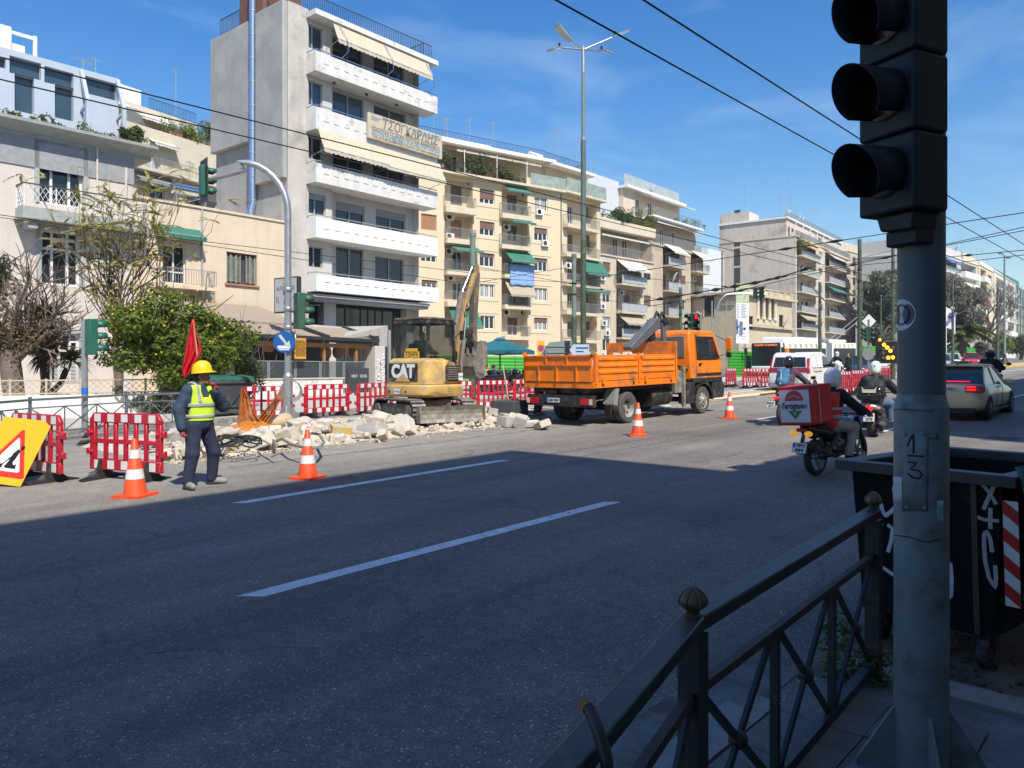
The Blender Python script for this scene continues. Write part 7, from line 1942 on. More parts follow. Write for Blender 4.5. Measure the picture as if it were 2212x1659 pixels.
# boom, stick, bucket
bprof=[(.88,.9),(1.04,.95),(1.25,2.1),(1.50,3.0),(1.97,4.0),(1.94,4.1),(1.87,4.08),(1.45,3.18),(1.17,2.3)]
Mb().prism(bprof,-.31,-.2,'y').build('boom',mat('dirty_boom_yellow',(.42,.27,.09),.6,var=.2,scale=4,dirt=((.24,.18,.12),.6,4),streak=.4),EX,bevel=.015);words('CAT',.2,M_ink,EX,(1.45,-.335,2.95),(math.radians(90),math.radians(-66),0),name='boom_letters')
Mb().prism([(.66,.6),(1.0,.6),(1.08,1.05),(.78,1.05)],-.4,.02,'y').build('swing_bracket',M_mblack,EX)
Mb().prism([(1.84,4.25),(2.06,4.3),(2.12,4.02),(1.93,2.12),(1.80,2.1),(1.86,3.8)],-.30,-.16,'y').build('stick',mat('dusty_dark_stick',(.13,.11,.09),.6,var=.3,scale=4,dirt=((.36,.22,.06),.45,4)),EX,bevel=.012)
Mb().cyl((.98,-.23,2.2),(1.36,-.23,3.45),.085,n=12).cyl((.98,-.42,1.0),(1.2,-.42,2.1),.06,n=10).build('hydraulic_cylinder',M_mgrey,EX,40);Mb().cyl((1.36,-.23,3.45),(1.83,-.23,4.2),.04,n=10).build('piston_rod',M_chrome,EX,40);Mb().cyl((1.2,-.42,2.1),(1.36,-.36,2.7),.03,n=8).build('piston_rod',M_chrome,EX,40)
Mb().tube([(1.1,-.1,2.2),(1.35,-.08,3.0),(1.45,-.05,3.6),(1.7,-.06,3.9),(1.9,-.1,3.7)],.022,6).tube([(1.15,-.12,2.1),(1.42,-.06,2.9),(1.6,-.04,3.5),(1.8,-.06,3.6)],.02,6).build('hose',M_mblack,EX)
bk=[(1.72,2.12),(2.02,2.1),(2.06,1.75),(2.0,1.4),(1.9,1.1),(1.72,1.05),(1.5,1.15),(1.42,1.4),(1.5,1.75)]
m=Mb().prism(bk,-.60,-.575,'y').prism(bk,.10,.125,'y');bkr=bk[1:];
m.loft([[(x,-.575,z)for x,z in bkr],[(x,.10,z)for x,z in bkr]],False,False);m.build('bucket',M_msteel,EX)
for k in range(4):Mb().prism([(1.47,1.7),(1.55,1.72),(1.48,1.92)],-.56+k*.2,-.5+k*.2,'y').build('bucket_tooth',M_msteel,EX)
Mb().bar((1.9,-.23,2.5),(1.74,-.23,2.05),.06,.12).bar((1.75,-.23,2.35),(1.6,-.23,2.0),.05,.1).build('bucket_link',M_mblack,EX)
# driver
J=dict(hip=(.12,.16,1.6),chest=(.1,.16,1.85),neck=(.1,.16,2.04),head=(.12,.16,2.2),sL=(.1,.34,2.0),sR=(.1,-.02,2.0),eL=(.25,.4,1.78),wL=(.48,.36,1.75),eR=(.25,-.08,1.78),wR=(.48,-.05,1.75),hL=(.15,.25,1.58),hR=(.15,.07,1.58),kL=(.55,.26,1.6),kR=(.55,.06,1.6),aL=(.6,.26,1.48),aR=(.6,.06,1.48),tL=(.68,.26,1.46),tR=(.68,.06,1.46))
person('excavator driver in a green top seen dimly through the cab window',EX.location,math.radians(8),J,(1,0,0),mat('green_top',(.05,.16,.06),.9),M_navy,None,False,vox=.02)
# ---------------------------------------------------------------- the orange truck
M_to=mat('truck_orange',(.86,.20,.008),.38,var=.07,scale=2,dirt=((.42,.15,.05),.42,2.2),streak=.16);M_tyre=mat('dusty_truck_tyre',(.075,.07,.065),.85,var=.25,scale=6);M_hub=mat('dusty_hub',(.34,.33,.30),.55,.4,var=.2,scale=8)
M_chas=mat('chassis_black',(.016,.016,.016),.6,var=.3,scale=4,dirt=((.1,.09,.08),.35,5));M_crane=mat('crane_grey',(.10,.107,.125),.5,var=.15,scale=4);M_lamp=mat('red_lamp',(.42,.012,.02),.25,var=.05)
TK=thing('tipper_truck','orange tipper truck with dropside bed full of stones and a folded grey crane','truck',(15.8,12.57,G(15.8)),math.radians(-.6),tilt=True)
w=1.17
Mb().box(0,3.95,-w,w,1.0,1.09).box(0,3.95,-w-.02,-w,.99,1.16).box(0,3.95,w,w+.02,.99,1.16).box(-.03,0,-w,w,.98,1.13).build('bed_floor',M_to,TK,bevel=.01)
for(x0,x1)in((.06,1.93),(2.03,3.84)):
 for s in(-1,1):
  y0,y1=(-w-.03,-w+.02)if s<0 else(w-.02,w+.03)
  o=Mb().box(x0,x1,y0,y1,1.17,1.83).build('dropside',M_to,TK,bevel=.008)
  yo_=-w-.03 if s<0 else w+.03
  for k in range(3):
   z=1.33+k*.17;Mb().prism([(yo_,z),(yo_+s*.03,z+.03),(yo_+s*.03,z+.08),(yo_,z+.11)],x0+.06,x1-.06,'x').build('rib',M_to,o)
  for x in(x0+.25,x1-.22):Mb().box(x-.05,x+.05,yo_+min(0,s*.05),yo_+max(0,s*.05),1.10,1.24).build('hinge',M_to,o)
  Mb().obox(((x1-.1)if x0<1 else(x0+.1),yo_+s*.02,1.78),(.16,.04,.07)).build('latch',M_to,o)
for s in(-1,1):
 for x in(.0,1.95,3.87):Mb().box(x,x+.07,s*w-.045,s*w+.045,1.092,1.88 if x<3 else 2.2).build('stake_post',M_to,TK)
o=Mb().box(-.05,-.004,-w+.05,w-.05,1.15,1.84).build('tailboard',M_to,TK,bevel=.008)
m=Mb().box(-.085,-.051,-w+.05,w-.05,1.56,1.60).box(-.085,-.051,-w+.05,w-.05,1.80,1.84)
for y in(-.65,0.0,.62):m.box(-.083,-.051,y-.02,y+.02,1.15,1.56)
for y in(-.35,.35):m.box(-.083,-.051,y-.02,y+.02,1.601,1.80)
m.build('rib',M_to,o)
for s in(-1,1):Mb().obox((-.03,s*(w-.02),1.88),(.1,.05,.1),(0,.4,0)).build('latch',M_to,TK)
Mb().box(3.88,3.94,-w,w,1.09,2.2).build('headboard',M_to,TK,bevel=.01)
Mb().box(.2,6.4,-.42,-.3,.62,.86).box(.2,6.4,.3,.42,.62,.86).box(.15,3.8,-.9,.9,.87,.97).box(.3,.5,-.5,.5,.55,.85).build('chassis',M_chas,TK)
o=Mb().box(.02,.14,-1.12,1.12,.50,.80).build('rear_bumper',M_chas,TK,bevel=.01)
for s in(-1,1):
 Mb().box(-.01,.018,s*.9-.2,s*.9+.2,.56,.72).build('tail_light',M_lamp,TK,bevel=.008);Mb().box(-.014,-.0,s*.9-.2*(1 if s<0 else-1)-(0 if s<0 else 0),s*.9-(.12 if s<0 else-.2),.57,.71).build('reversing_light',M_reflect,TK)if False else None
 Mb().box(-.016,-.011,s*1.05-.05,s*1.05+.05,.57,.71).build('clear_lens',mat('clear_lens',(.6,.5,.45),.2,var=0),TK)
Mb().box(-.012,.0,-.02,.42,.6,.72).build('number_plate',M_reflect,TK);Mb().box(-.014,-.0125,.36,.42,.6,.72).build('plate_band',M_bsign,TK);words('XHH 9150',.11,M_ink,TK,(-.0145,.17,.66),(math.radians(90),0,math.radians(-90)),width=.34,name='plate_number')
Mb().box(.1,.2,-.5,.0,.84,.97).box(.05,.3,.1,.5,.82,.92).cyl((.15,.3,.74),(.15,.3,.9),.1,n=10).build('tow_coupling',M_chas,TK)
def truck_wheel(x,y,s,r=.42,wd=.24,dual=False):
 n=24;o=Mb().lathe([(r*.62,-wd/2),(r*.93,-wd/2),(r,-wd*.38),(r,wd*.38),(r*.93,wd/2),(r*.62,wd/2)],n,(0,0,0),'y',False).build('wheel',M_tyre,TK,40,loc=(x,y,r))
 gr=Mb()
 for k in(-.07,0,.07):gr.lathe([(r*1.002,k-.006),(r*1.004,k),(r*1.002,k+.006)],n,(0,0,0),'y',False)
 gr.build('tread_groove',M_chas,o)
 q=s*wd/2
 if dual:Mb().lathe([(r*.63,q*.95),(r*.6,q*.7),(r*.5,-q*.3),(r*.25,-q*.45),(.001,-q*.45)],n,(0,0,0),'y',False).lathe([(.07,-q*.45),(.07,q*.3),(.001,q*.32)],12,(0,0,0),'y',False).build('rim',M_hub,o,40)
 else:Mb().lathe([(r*.63,q*.95),(r*.58,q*.8),(r*.5,q*.85),(r*.36,q*1.25),(.1,q*1.2),(.08,q*1.5),(.001,q*1.55)],n,(0,0,0),'y',False).build('rim',M_hub,o,40)
 h=Mb()
 for k in range(8):a=k*math.pi/4;rr_=r*.46;h.ball((rr_*math.cos(a),q*(.95 if not dual else-.1),rr_*math.sin(a)),.03,6,4)
 h.build('hub_hole' if not dual else 'wheel_nut',M_chas,o)
for s in(-1,1):
 truck_wheel(1.55,s*1.02,s,dual=True);truck_wheel(1.55,s*.74,s,dual=True);truck_wheel(5.6,s*1.0,s)
 Mb().prism([(.78,.55),(.9,.95),(1.05,.95),(.95,.5)],s*1.02-.17,s*1.02+.17,'y').build('mudguard',mat('grey_mudflap',(.22,.23,.22),.6,var=.1),TK)
 o=Mb()
 ar=[(5.6+.58*math.cos(a),.42+.58*math.sin(a))for a in[math.pi*k/10 for k in range(11)]];ai=[(5.6+.5*math.cos(a),.42+.5*math.sin(a))for a in[math.pi*k/10 for k in range(11)]]
 o.loft([[(x,s*.82,z)for x,z in ar],[(x,s*1.17,z)for x,z in ar]],False,False).loft([[(x,s*1.17,z)for x,z in ar],[(x,s*1.17,z)for x,z in ai]],False,False);o=o.build('wheel_arch',M_chas,TK);so=o.modifiers.new('t','SOLIDIFY');so.thickness=.03
 Mb().box(4.98,6.75,s*1.0-.17,s*1.0+.15,.95,1.1).box(6.15,6.85,s*1.0-.15,s*1.0+.15,.45,.95).box(4.6,5.05,s*1.0-.16,s*1.0+.16,.35,.98).build('step_panel',M_chas,TK,bevel=.02)
Mb().cyl((2.9,-.75,.62),(4.0,-.75,.62),.27,n=20).build('air_tank',M_chas,TK,40);Mb().cyl((1.55,-.9,.42),(1.55,.9,.42),.1,n=10).cyl((5.6,-.9,.42),(5.6,.9,.42),.08,n=10).cyl((1.6,0,.5),(5.0,0,.7),.05,n=8).build('axle',M_chas,TK)
m=Mb();rnd=random.Random(5)
for k in range(14):a=V3(4.0+rnd.random()*.7,-1.0+rnd.random()*.5,.8+rnd.random()*.5);m.tube([a,a+V3(rnd.uniform(-.3,.3),rnd.uniform(-.1,.2),rnd.uniform(.1,.3)),a+V3(rnd.uniform(-.3,.5),rnd.uniform(-.1,.3),rnd.uniform(-.3,.1))],.025,6)
m.build('hoses',M_chas,TK);Mb().box(4.02,4.5,-1.08,-.6,.7,1.35).box(4.5,4.6,-1.1,-1.0,.3,1.4).box(4.4,4.52,-1.15,-1.08,.25,1.45).build('crane_base',M_mgrey,TK)
# cab
sp_=[(4.98,1.0),(6.62,.92),(6.86,.95),(6.9,1.5),(6.84,1.78),(6.58,2.42),(6.45,2.53),(5.2,2.56),(5.05,2.52),(4.98,2.4)]
cb=Mb();inset=lambda z:1.08 if z<1.85 else 1.08-(z-1.85)*.13
cb.loft([[(x,-inset(z),z)for x,z in sp_],[(x,inset(z),z)for x,z in sp_]]);cb=cb.build('cab',M_to,TK,bevel=.05,seg=3)
def sideglass(poly,nm,mm=M_glass,off=.006,s=-1):o=Mb().add([(x,s*(inset(z)+off),z)for x,z in poly]+[(x,s*(inset(z)+off-.02),z)for x,z in poly],[tuple(range(len(poly))),tuple(range(2*len(poly)-1,len(poly)-1,-1))]+[(i,i+len(poly),(i+1)%len(poly)+len(poly),(i+1)%len(poly))for i in range(len(poly))]);return o.build(nm,mm,TK)
for s in(-1,1):
 sideglass([(5.42,1.74),(6.72,1.74),(6.44,2.36),(5.42,2.36)],'door_window',M_glass,.006,s);sideglass([(5.36,1.68),(5.42,1.68),(5.42,2.42),(5.36,2.42)],'window_seal',M_chas,.008,s);sideglass([(5.42,1.68),(6.76,1.68),(6.72,1.74),(5.42,1.74)],'window_seal',M_chas,.008,s);sideglass([(6.15,1.74),(6.2,1.74),(6.1,2.36),(6.05,2.36)],'window_bar',M_chas,.009,s)
 sideglass([(5.34,1.15),(6.86,1.15),(6.87,1.24),(5.34,1.24)],'black_band',M_chas,.005,s);sideglass([(5.31,1.02),(5.325,1.02),(5.325,2.45),(5.31,2.45)],'door_gap',M_chas,.003,s);sideglass([(5.45,1.5),(5.62,1.5),(5.62,1.55),(5.45,1.55)],'door_handle',M_chas,.02,s)
 m=Mb().tube([(6.7,s*1.05,1.75),(6.9,s*1.25,1.8),(6.92,s*1.3,2.2),(6.65,s*1.0,2.4)],.018,6);m.build('mirror_arm',M_chas,TK);Mb().box(6.86,6.93,s*1.33-.1,s*1.33+.1,1.92,2.34).build('mirror',M_to,TK,bevel=.03);Mb().box(6.86,6.92,s*1.33-.09,s*1.33+.09,1.7,1.88).build('mirror',M_chas,TK,bevel=.03)
Mb().box(4.965,4.985,-.85,.85,1.72,2.36).build('rear_window',mat('rear_cab_glass',(.16,.17,.16),.05,var=.2,scale=1),TK,bevel=.02);Mb().hexa([(6.885,-.95,1.62),(6.83,-.95,1.8),(6.83,.95,1.8),(6.885,.95,1.62),(6.91,-.95,1.64),(6.6,-.92,2.42),(6.6,.92,2.42),(6.91,.95,1.64)]).build('windscreen',M_glass,TK)
Mb().box(6.8,6.98,-1.12,1.12,.5,.88).build('front_bumper',M_chas,TK,bevel=.03);Mb().box(6.2,6.6,-.2,.2,2.55,2.6).build('roof_vent',M_to,TK)
# crane folded behind the cab
Mb().box(4.2,4.5,-.15,.15,1.0,2.5).build('crane_column',M_crane,TK,bevel=.02);Mb().prism([(4.5,2.88),(4.56,2.68),(4.3,2.6),(3.2,2.06),(2.8,1.95),(2.75,2.05),(3.1,2.26),(4.2,2.92)],-.42,-.14,'y').build('crane_arm',M_crane,TK,bevel=.02)
Mb().prism([(4.34,2.9),(4.56,2.86),(4.52,1.9),(4.34,1.9)],-.5,-.425,'y').build('crane_plate',M_crane,TK);Mb().cyl((4.42,-.56,2.82),(4.42,.0,2.82),.09,n=12).cyl((4.6,-.52,2.78),(4.6,.05,2.78),.08,n=12).build('pivot',M_chas,TK,40);Mb().tube([(4.35,-.2,2.9),(4.5,-.2,3.1),(4.68,-.2,2.95),(4.7,-.15,2.6)],.05,8).tube([(4.4,-.35,2.9),(4.55,-.35,3.08),(4.72,-.35,2.9),(4.74,-.3,2.6)],.05,8).build('hose',M_chas,TK)
Mb().cyl((3.1,-.28,2.15),(4.2,-.28,2.35),.06,n=10).build('hydraulic_cylinder',M_chas,TK)
# ---------------------------------------------------------------- broken stones
M_st=[mat('pale_broken_stone',(.50,.44,.355),.95,var=.18,scale=5,bump=.7,bscale=14,dirt=((.36,.31,.24),.4,4)),mat('grey_kerb_block',(.40,.38,.35),.95,var=.15,scale=5,bump=.5,bscale=16),mat('yellow_painted_block',(.42,.38,.31),.9,var=.15,scale=5,bump=.5,bscale=16,dirt=((.50,.34,.06),.75,2.5)),mat('white_broken_stone',(.56,.52,.45),.95,var=.12,scale=5,bump=.7,bscale=12)]
def stone_mesh(seedv,mm,blocky=False):
 rnd=random.Random(seedv);bm=bmesh.new()
 if blocky:
  for x in(-.5,.5):
   for y in(-.5,.5):
    for z in(-.5,.5):
     for k in range(3):q=[x,y,z];q[k]*=1-rnd.uniform(.02,.35);bm.verts.new([v+rnd.uniform(-.05,.05)for v in q])
 else:
  for k in range(16):d=Vector((rnd.gauss(0,1),rnd.gauss(0,1),rnd.gauss(0,1))).normalized();bm.verts.new(d*.5*rnd.uniform(.7,1.15))
 bmesh.ops.convex_hull(bm,input=bm.verts);loose=[v for v in bm.verts if not v.link_faces];bmesh.ops.delete(bm,geom=loose,context='VERTS')
 bmesh.ops.recalc_face_normals(bm,faces=bm.faces)
 me=bpy.data.meshes.new('broken_stone');bm.to_mesh(me);bm.free();me.materials.append(mm);return me
SM={k:[stone_mesh(i*7+k,M_st[k],(i%2==0)or k in(1,2))for i in range(5)]for k in range(4)}
rnd=random.Random(21)
def stone(P,size,k=0,label=None,group=None,rot=None,name='broken_stone'):
 o=bpy.data.objects.new(name,rnd.choice(SM[k]));C.objects.link(o);o.location=P;o.scale=size
 o.rotation_euler=rot or(rnd.uniform(-.4,.4),rnd.uniform(-.4,.4),rnd.uniform(0,6.3));tag(o,label,'stone',group);return o
big=[((496,975),(.42,.3,.2),2,'yellow-painted kerb block lying at the front of the rubble right of the flagman'),((555,968),(.3,.25,.17),3,'small white stone wedged between two yellow-painted kerb blocks'),((573,967),(.4,.28,.2),2,'yellow-stained kerb block in the front row of rubble left of the shovel blade'),((512,930),(.4,.3,.16),0,'long pale stone lying at the top left of the rubble behind the flagman'),((360,985),(.3,.22,.18),3,'white broken stone at the left tip of the rubble, by the dark red barrier'),((700,935),(.5,.4,.3),0,'broad pale stone in the middle of the rubble between cone and excavator'),((735,945),(.42,.3,.3),2,'tilted yellow-faced block in the rubble left of the excavator'),((770,940),(.45,.4,.34),1,'grey angular stone leaning in the rubble left of the excavator track'),((800,930),(.5,.4,.3),0,'pale block at the back of the rubble below the left barrier'),((822,950),(.5,.38,.28),0,'flat-topped pale stone beside the excavator track'),((842,930),(.5,.3,.38),2,'upright yellowish kerb block just left of the excavator track'),((876,936),(.42,.34,.4),3,'bright white pointed stone standing at the excavator track end'),((1078,905),(.55,.4,.3),0,'pale stone behind the dozer blade end'),((1100,912),(.5,.25,.25),1,'leaning kerb block in the heap right of the dozer blade'),((1130,893),(.55,.45,.48),0,'big pale block on top of the heap right of the dozer blade'),((1118,900),(.45,.3,.25),2,'yellow-topped block in the heap right of the dozer blade'),((1092,918),(.35,.3,.25),1,'small square kerb block low beside the dozer blade'),((1133,912),(.4,.3,.25),3,'white stone low in the heap by the truck'),((1125,920),(.3,.25,.3),1,'small upright block at the front of the heap by the truck'),((1145,920),(.4,.25,.14),3,'flat white slab at the front of the heap by the truck'),((1172,924),(.42,.3,.17),0,'single pale block lying apart on the road behind the truck')]
for(px,py),s,k,lab in big:
 q=gp(px,py,.05);stone(q+Vector((0,0,s[2]*.38)),s,k,lab)
zones=[(6.3,9.2,13.9,16.3,60,'broken pale stone in the low rubble right behind the flagman'),(9.2,12.0,13.7,16.2,70,'broken pale stone in the rubble between the pink-ragged cone and the excavator'),(14.3,16.0,13.2,15.5,26,'broken pale stone in the heap between dozer blade and truck')]
for x0,x1,y0,y1,n,lab in zones:
 for _ in range(n):
  x,y=rnd.uniform(x0,x1),rnd.uniform(y0,y1);s=rnd.choice([.1,.13,.16,.2,.26,.34])*rnd.uniform(.8,1.2)
  e=min(1,(x-5.9)/1.5);y=max(y,14.35-.6*e)
  if 11.9<x<14.9 and 13.6<y<17 and x>12.2:continue
  z=G(x)+(.17 if y>14.3 else .08)+.10*math.exp(-((y-14.9)/.8)**2)
  stone((x,y,z+s*.15),(s*rnd.uniform(.9,1.6),s,s*rnd.uniform(.5,.9)),rnd.choice([0,0,0,3,3,1]),lab,'pale stones in the '+lab.split(' in the ')[1])
m=Mb();r2=random.Random(6)
for _ in range(2600):
 x=r2.uniform(6.0,24);y=13.9+abs(r2.gauss(0,.9))-.5;s=r2.uniform(.008,.036)
 if x>14.8 and r2.random()<.5:continue
 y=y if r2.random()<.85 else y-r2.random()*.7
 zb=G(x)+(.19 if y>14.5 else(.1 if y>13.9 else .01));m.obox((x,y,zb+s*.3),(s*r2.uniform(.8,1.8),s,s*.7),(r2.random()*3,r2.random()*3,r2.random()*3))
kind(tag(m.build('rubble_crumbs',M_st[0],None,fix=False),'small pale crumbs scattered over and before the rubble','rubble'),'stuff')
m=Mb()
for _ in range(520):
 x=r2.uniform(6.2,15.6);y=13.8+abs(r2.gauss(0,1.1));s=r2.uniform(.05,.13)
 if 11.8<x<14.6 and y>14.2:continue
 y=max(y,14.25-.6*min(1,(x-5.9)/1.5));me=r2.choice(SM[r2.choice([0,0,3,1])]);R=Euler((r2.random()*6,r2.random()*6,r2.random()*6)).to_matrix()
 m.add([R@Vector((v.co.x*s*1.5,v.co.y*s,v.co.z*s))+Vector((x,y,G(x)+(.2 if y>14.4 else .1)))for v in me.vertices],[tuple(p.vertices)for p in me.polygons])
tag(m.build('rubble_chunks',M_st[0],None,fix=False),'fist-sized chunks of pale rubble filling the gaps between the broken stones','rubble',kind='stuff')
r3=random.Random(9)
for k in range(56):
 x,y=r3.uniform(.3,3.6),r3.uniform(-1.0,1.0);s=r3.choice([.16,.2,.24,.3]);z=1.44+.32*math.exp(-((x-2.3)/1.1)**2)+r3.uniform(-.05,.06)
 q=TK.matrix_basis@Vector((x,y,z));stone(q,(s*1.2,s,s*.8),r3.choice([0,3,3,0,1]),'pale broken stone loaded in the orange truck bed','stones in the truck bed')
o=Mb().box(.05,3.85,-1.12,1.12,1.095,1.5).build('load_bulk',M_st[0],None);o.matrix_basis=TK.matrix_basis;tag(o,'dusty mass of rubble filling the orange truck bed below the stones','rubble',kind='stuff')
# netting, sandbag, cables, shovels
M_net=mat('orange_netting',(.50,.17,.015),.8,var=.3,scale=14,alpha=.62)
P0=gp(545,925,.2);dN=depth(P0.x,P0.y)
def drape(ptsL,ptsR,lab,n=10,amp=.06,d0=dN):
 m=Mb();rows=[[dp(a[0]+(b[0]-a[0])*i/n,a[1]+(b[1]-a[1])*i/n,d0+amp*math.sin(i*2.1+j*1.3))for i in range(n+1)]for j,(a,b)in enumerate(zip(ptsL,ptsR))]
 m.loft(rows,False,False);return m
m=drape([(522,838),(518,860),(515,890),(512,915),(506,928)],[(524,838),(540,862),(552,895),(570,915),(585,930)],'')
r_=drape([(606,842),(585,870),(560,900),(545,915),(535,925)],[(608,842),(607,862),(590,895),(575,918),(572,928)],'',amp=.05,d0=dN+.15)
m.add(r_.v,r_.f);rr_=random.Random(3)
net=m.build('orange_netting',M_net,None,True);so=net.modifiers.new('t','SOLIDIFY');so.thickness=.006;tag(net,'crumpled orange safety netting hanging from the barrier by the curved steel pole','netting')
q=gp(545,926,.2);hm=Mb();rows=[]
for a in range(13):
 row=[]
 for b in range(11):
  x,y=-1+a/6,-1+b/5;k=max(0,1-x*x*.9-y*y*.9);row.append((q.x+.62*(x*ST+y*CT*.5)+rr_.uniform(-.03,.03),q.y+.62*(-x*CT+y*ST*.5)+rr_.uniform(-.03,.03),q.z-.06+k**.7*(.16+.1*math.sin(a*1.7)*math.cos(b*2.1))+rr_.uniform(0,.06)*k))
 rows.append(row)
hm.loft(rows,False,False)
hm=hm.build('netting_heap',mat('orange_netting_heap',(.45,.16,.015),.9,var=.4,scale=18,bump=1,bscale=20),None);tag(hm,'heap of orange netting at the foot of the curved steel pole','netting')
P=gp(600,920,.2);sbg=grown('sandbag',[('e',(0,0,.15),(.34,.22,.17)),('e',(.2,0,.2),(.2,.18,.16)),('c',(-.3,0,.1),(.3,0,.12),.1,.1)],mat('sand_sack',(.44,.34,.22),.95,var=.12,scale=8,bump=.4,bscale=30),None,.02,.06,loc=(P.x,P.y,P.z-.05));tag(sbg,'plump beige sandbag beside the curved steel pole base','sandbag')
m=Mb();r4=random.Random(12)
for k in range(9):
 c=gp(518+r4.uniform(-16,16),956+r4.uniform(-8,8),.3);R=r4.uniform(.2,.5);ph=r4.random()*6
 m.tube([(c.x+R*math.cos(ph+t*.55),c.y+R*.7*math.sin(ph+t*.55),c.z+.05+.07*math.sin(t+k))for t in range(10)],.016,6)
tag(m.build('black_cables',mat('black_cable',(.014,.016,.018),.6,var=.1),None,True),'tangle of black cables lying on the rubble right of the flagman','cable')
m=Mb();pt=[gp(*q,.3)for q in((592,955),(610,948),(630,960),(665,968),(690,966),(700,955),(690,938),(672,936),(655,950))];m.tube(pt,.028,7);tag(m.build('grey_hose',mat('grey_hose',(.22,.20,.18),.7,var=.1),None,True),'grey hose looping across the rubble by the pink-ragged cone','hose')
def shovel(lab,A,E,blade_at,M_h=None):
 A,E=Vector(A),Vector(E);t=thing('shovel',lab,'shovel',E);Mb().tube([A-E,(A-E)*.5+V3(0,0,.01),V3(0,0,0)],.02,8).build('handle',mat('shovel_wood',(.42,.34,.25),.7,var=.1),t,True)
 d=(E-A).normalized();s=d.cross(V3(CT,ST,0)).normalized()
 m=Mb();n=s.cross(d).normalized()
 R=lambda u,w_,b:d*u+s*w_+n*b
 m.loft([[R(0,-.03,.01),R(0,.03,.01)],[R(.06,-.12,-.01),R(.06,.12,-.01)],[R(.22,-.13,-.02),R(.22,.13,-.02)],[R(.32,-.09,.0),R(.32,.09,.0)]],False,False);o=m.build('blade',M_msteel,t,True);so=o.modifiers.new('t','SOLIDIFY');so.thickness=.008;return t
dS=depth(*gp(1100,898,.1).to_2d());shovel('wooden-handled shovel leaning on the barrier between excavator and truck',dp(1086,789,dS+.3),dp(1100,876,dS),0)
dS=depth(*gp(660,965,.2).to_2d());shovel('flat steel shovel lying in the rubble left of the pink-ragged cone',gp(560,948,.3),gp(588,962,.3),0)
# man half hidden behind the truck
J=dict(hip=(0,0,.92),chest=(.16,0,1.15),neck=(.3,0,1.32),head=(.4,0,1.43),sL=(.26,.19,1.27),sR=(.26,-.19,1.27),eL=(.38,.25,1.0),wL=(.45,.2,.8),eR=(.38,-.25,1.0),wR=(.45,-.2,.8),hL=(0,.1,.9),hR=(0,-.1,.9),kL=(.1,.13,.5),kR=(.02,-.12,.5),aL=(.0,.14,.1),aR=(-.05,-.14,.1),tL=(.14,.15,.045),tR=(.1,-.15,.045))
a,b=ray(1162);dW=14.25/b
t,J,f,sd=person('road worker in grey trousers bending behind the tail of the orange truck',(a*dW,14.25,G(a*dW)+.1),math.radians(-60),J,(1,0,-.4),M_jack,mat('grey_trousers',(.07,.075,.08),.9,var=.2,scale=10),M_shoe,False,vox=.018)
grown('vest',body_prims(J,.04,('torso',)),M_vest,t,.018,.04,lambda V,X,Y,Z:np.maximum(V,.88-Z));Mb().lathe([(.14,0),(.13,.07),(.08,.14),(.001,.16)],14).build('hard_hat',MATS['yellow_hard_hat'],t,True,loc=J['head']+V3(0,0,.04))
# things on the island beyond the truck
Mb_=Mb();
for k,(px,py,L)in enumerate(((1600,848,5),(1625,852,5),(1590,858,4))):
 q=gp(px,py,.1);o=Mb().cyl((-L/2,0,0),(L/2,.1,0),.04,n=10).build('plastic_pipe',mat('cream_pipe',(.55,.5,.42),.6,var=.08),None,40,loc=q);o.rotation_euler=(0,-SL,.05-.06*k);tag(o,('upper','lower','shortest')[k]+' cream pipe lying along the island beyond the truck cab','pipe')
q=gp(1160,900,.12);o=Mb().box(-.5,.5,-.35,.35,0,.5).build('stone_block',mat('dark_grey_block',(.05,.052,.06),.8,var=.25,scale=4),None,bevel=.02,loc=(15.9,14.4,G(16)+.1));o.rotation_euler=(0,0,.3);tag(o,'dark blue-grey block between the rubble heap and the truck tail','block')
# ---------------------------------------------------------------- motorcycles
M_gloss=mat('glossy_black_paint',(.012,.012,.014),.22,var=.1,coat=.4);M_mtyre=mat('motorcycle_tyre',(.03,.029,.028),.85,var=.2,scale=10);M_alu=mat('dull_alloy',(.30,.30,.30),.4,.8,var=.1);M_brakeon=mat('lit_brake_lamp',(.8,.02,.02),.3,var=0,emit=(1,.01,.015),estr=1.2)
M_plate=mat('number_plate_white',(.62,.63,.62),.5,var=.05);M_amberlens=mat('amber_lens',(.55,.25,.02),.2,var=.1);M_seat=mat('vinyl_seat',(.018,.018,.02),.6,var=.1)
def moto_wheel(par,x,r,wd,spokes=6):
 o=Mb().lathe([(r*.72,-wd*.42),(r*.86,-wd*.5),(r*.96,-wd*.34),(r,0),(r*.96,wd*.34),(r*.86,wd*.5),(r*.72,wd*.42)],24,(0,0,0),'y',False).build('wheel',M_mtyre,par,50,loc=(x,0,r))
 Mb().lathe([(r*.73,-wd*.4),(r*.68,-wd*.3),(r*.68,wd*.3),(r*.73,wd*.4)],24,(0,0,0),'y',False).build('rim',M_alu,o,40)
 m=Mb().cyl((0,-wd*.5,0),(0,wd*.5,0),r*.14,n=12)
 for k in range(spokes):a=6.2832*k/spokes;m.bar((0,0,0),(r*.7*math.cos(a),0,r*.7*math.sin(a)),.03,.025,(0,1,0))
 m.build('spoke',M_alu,o);return o
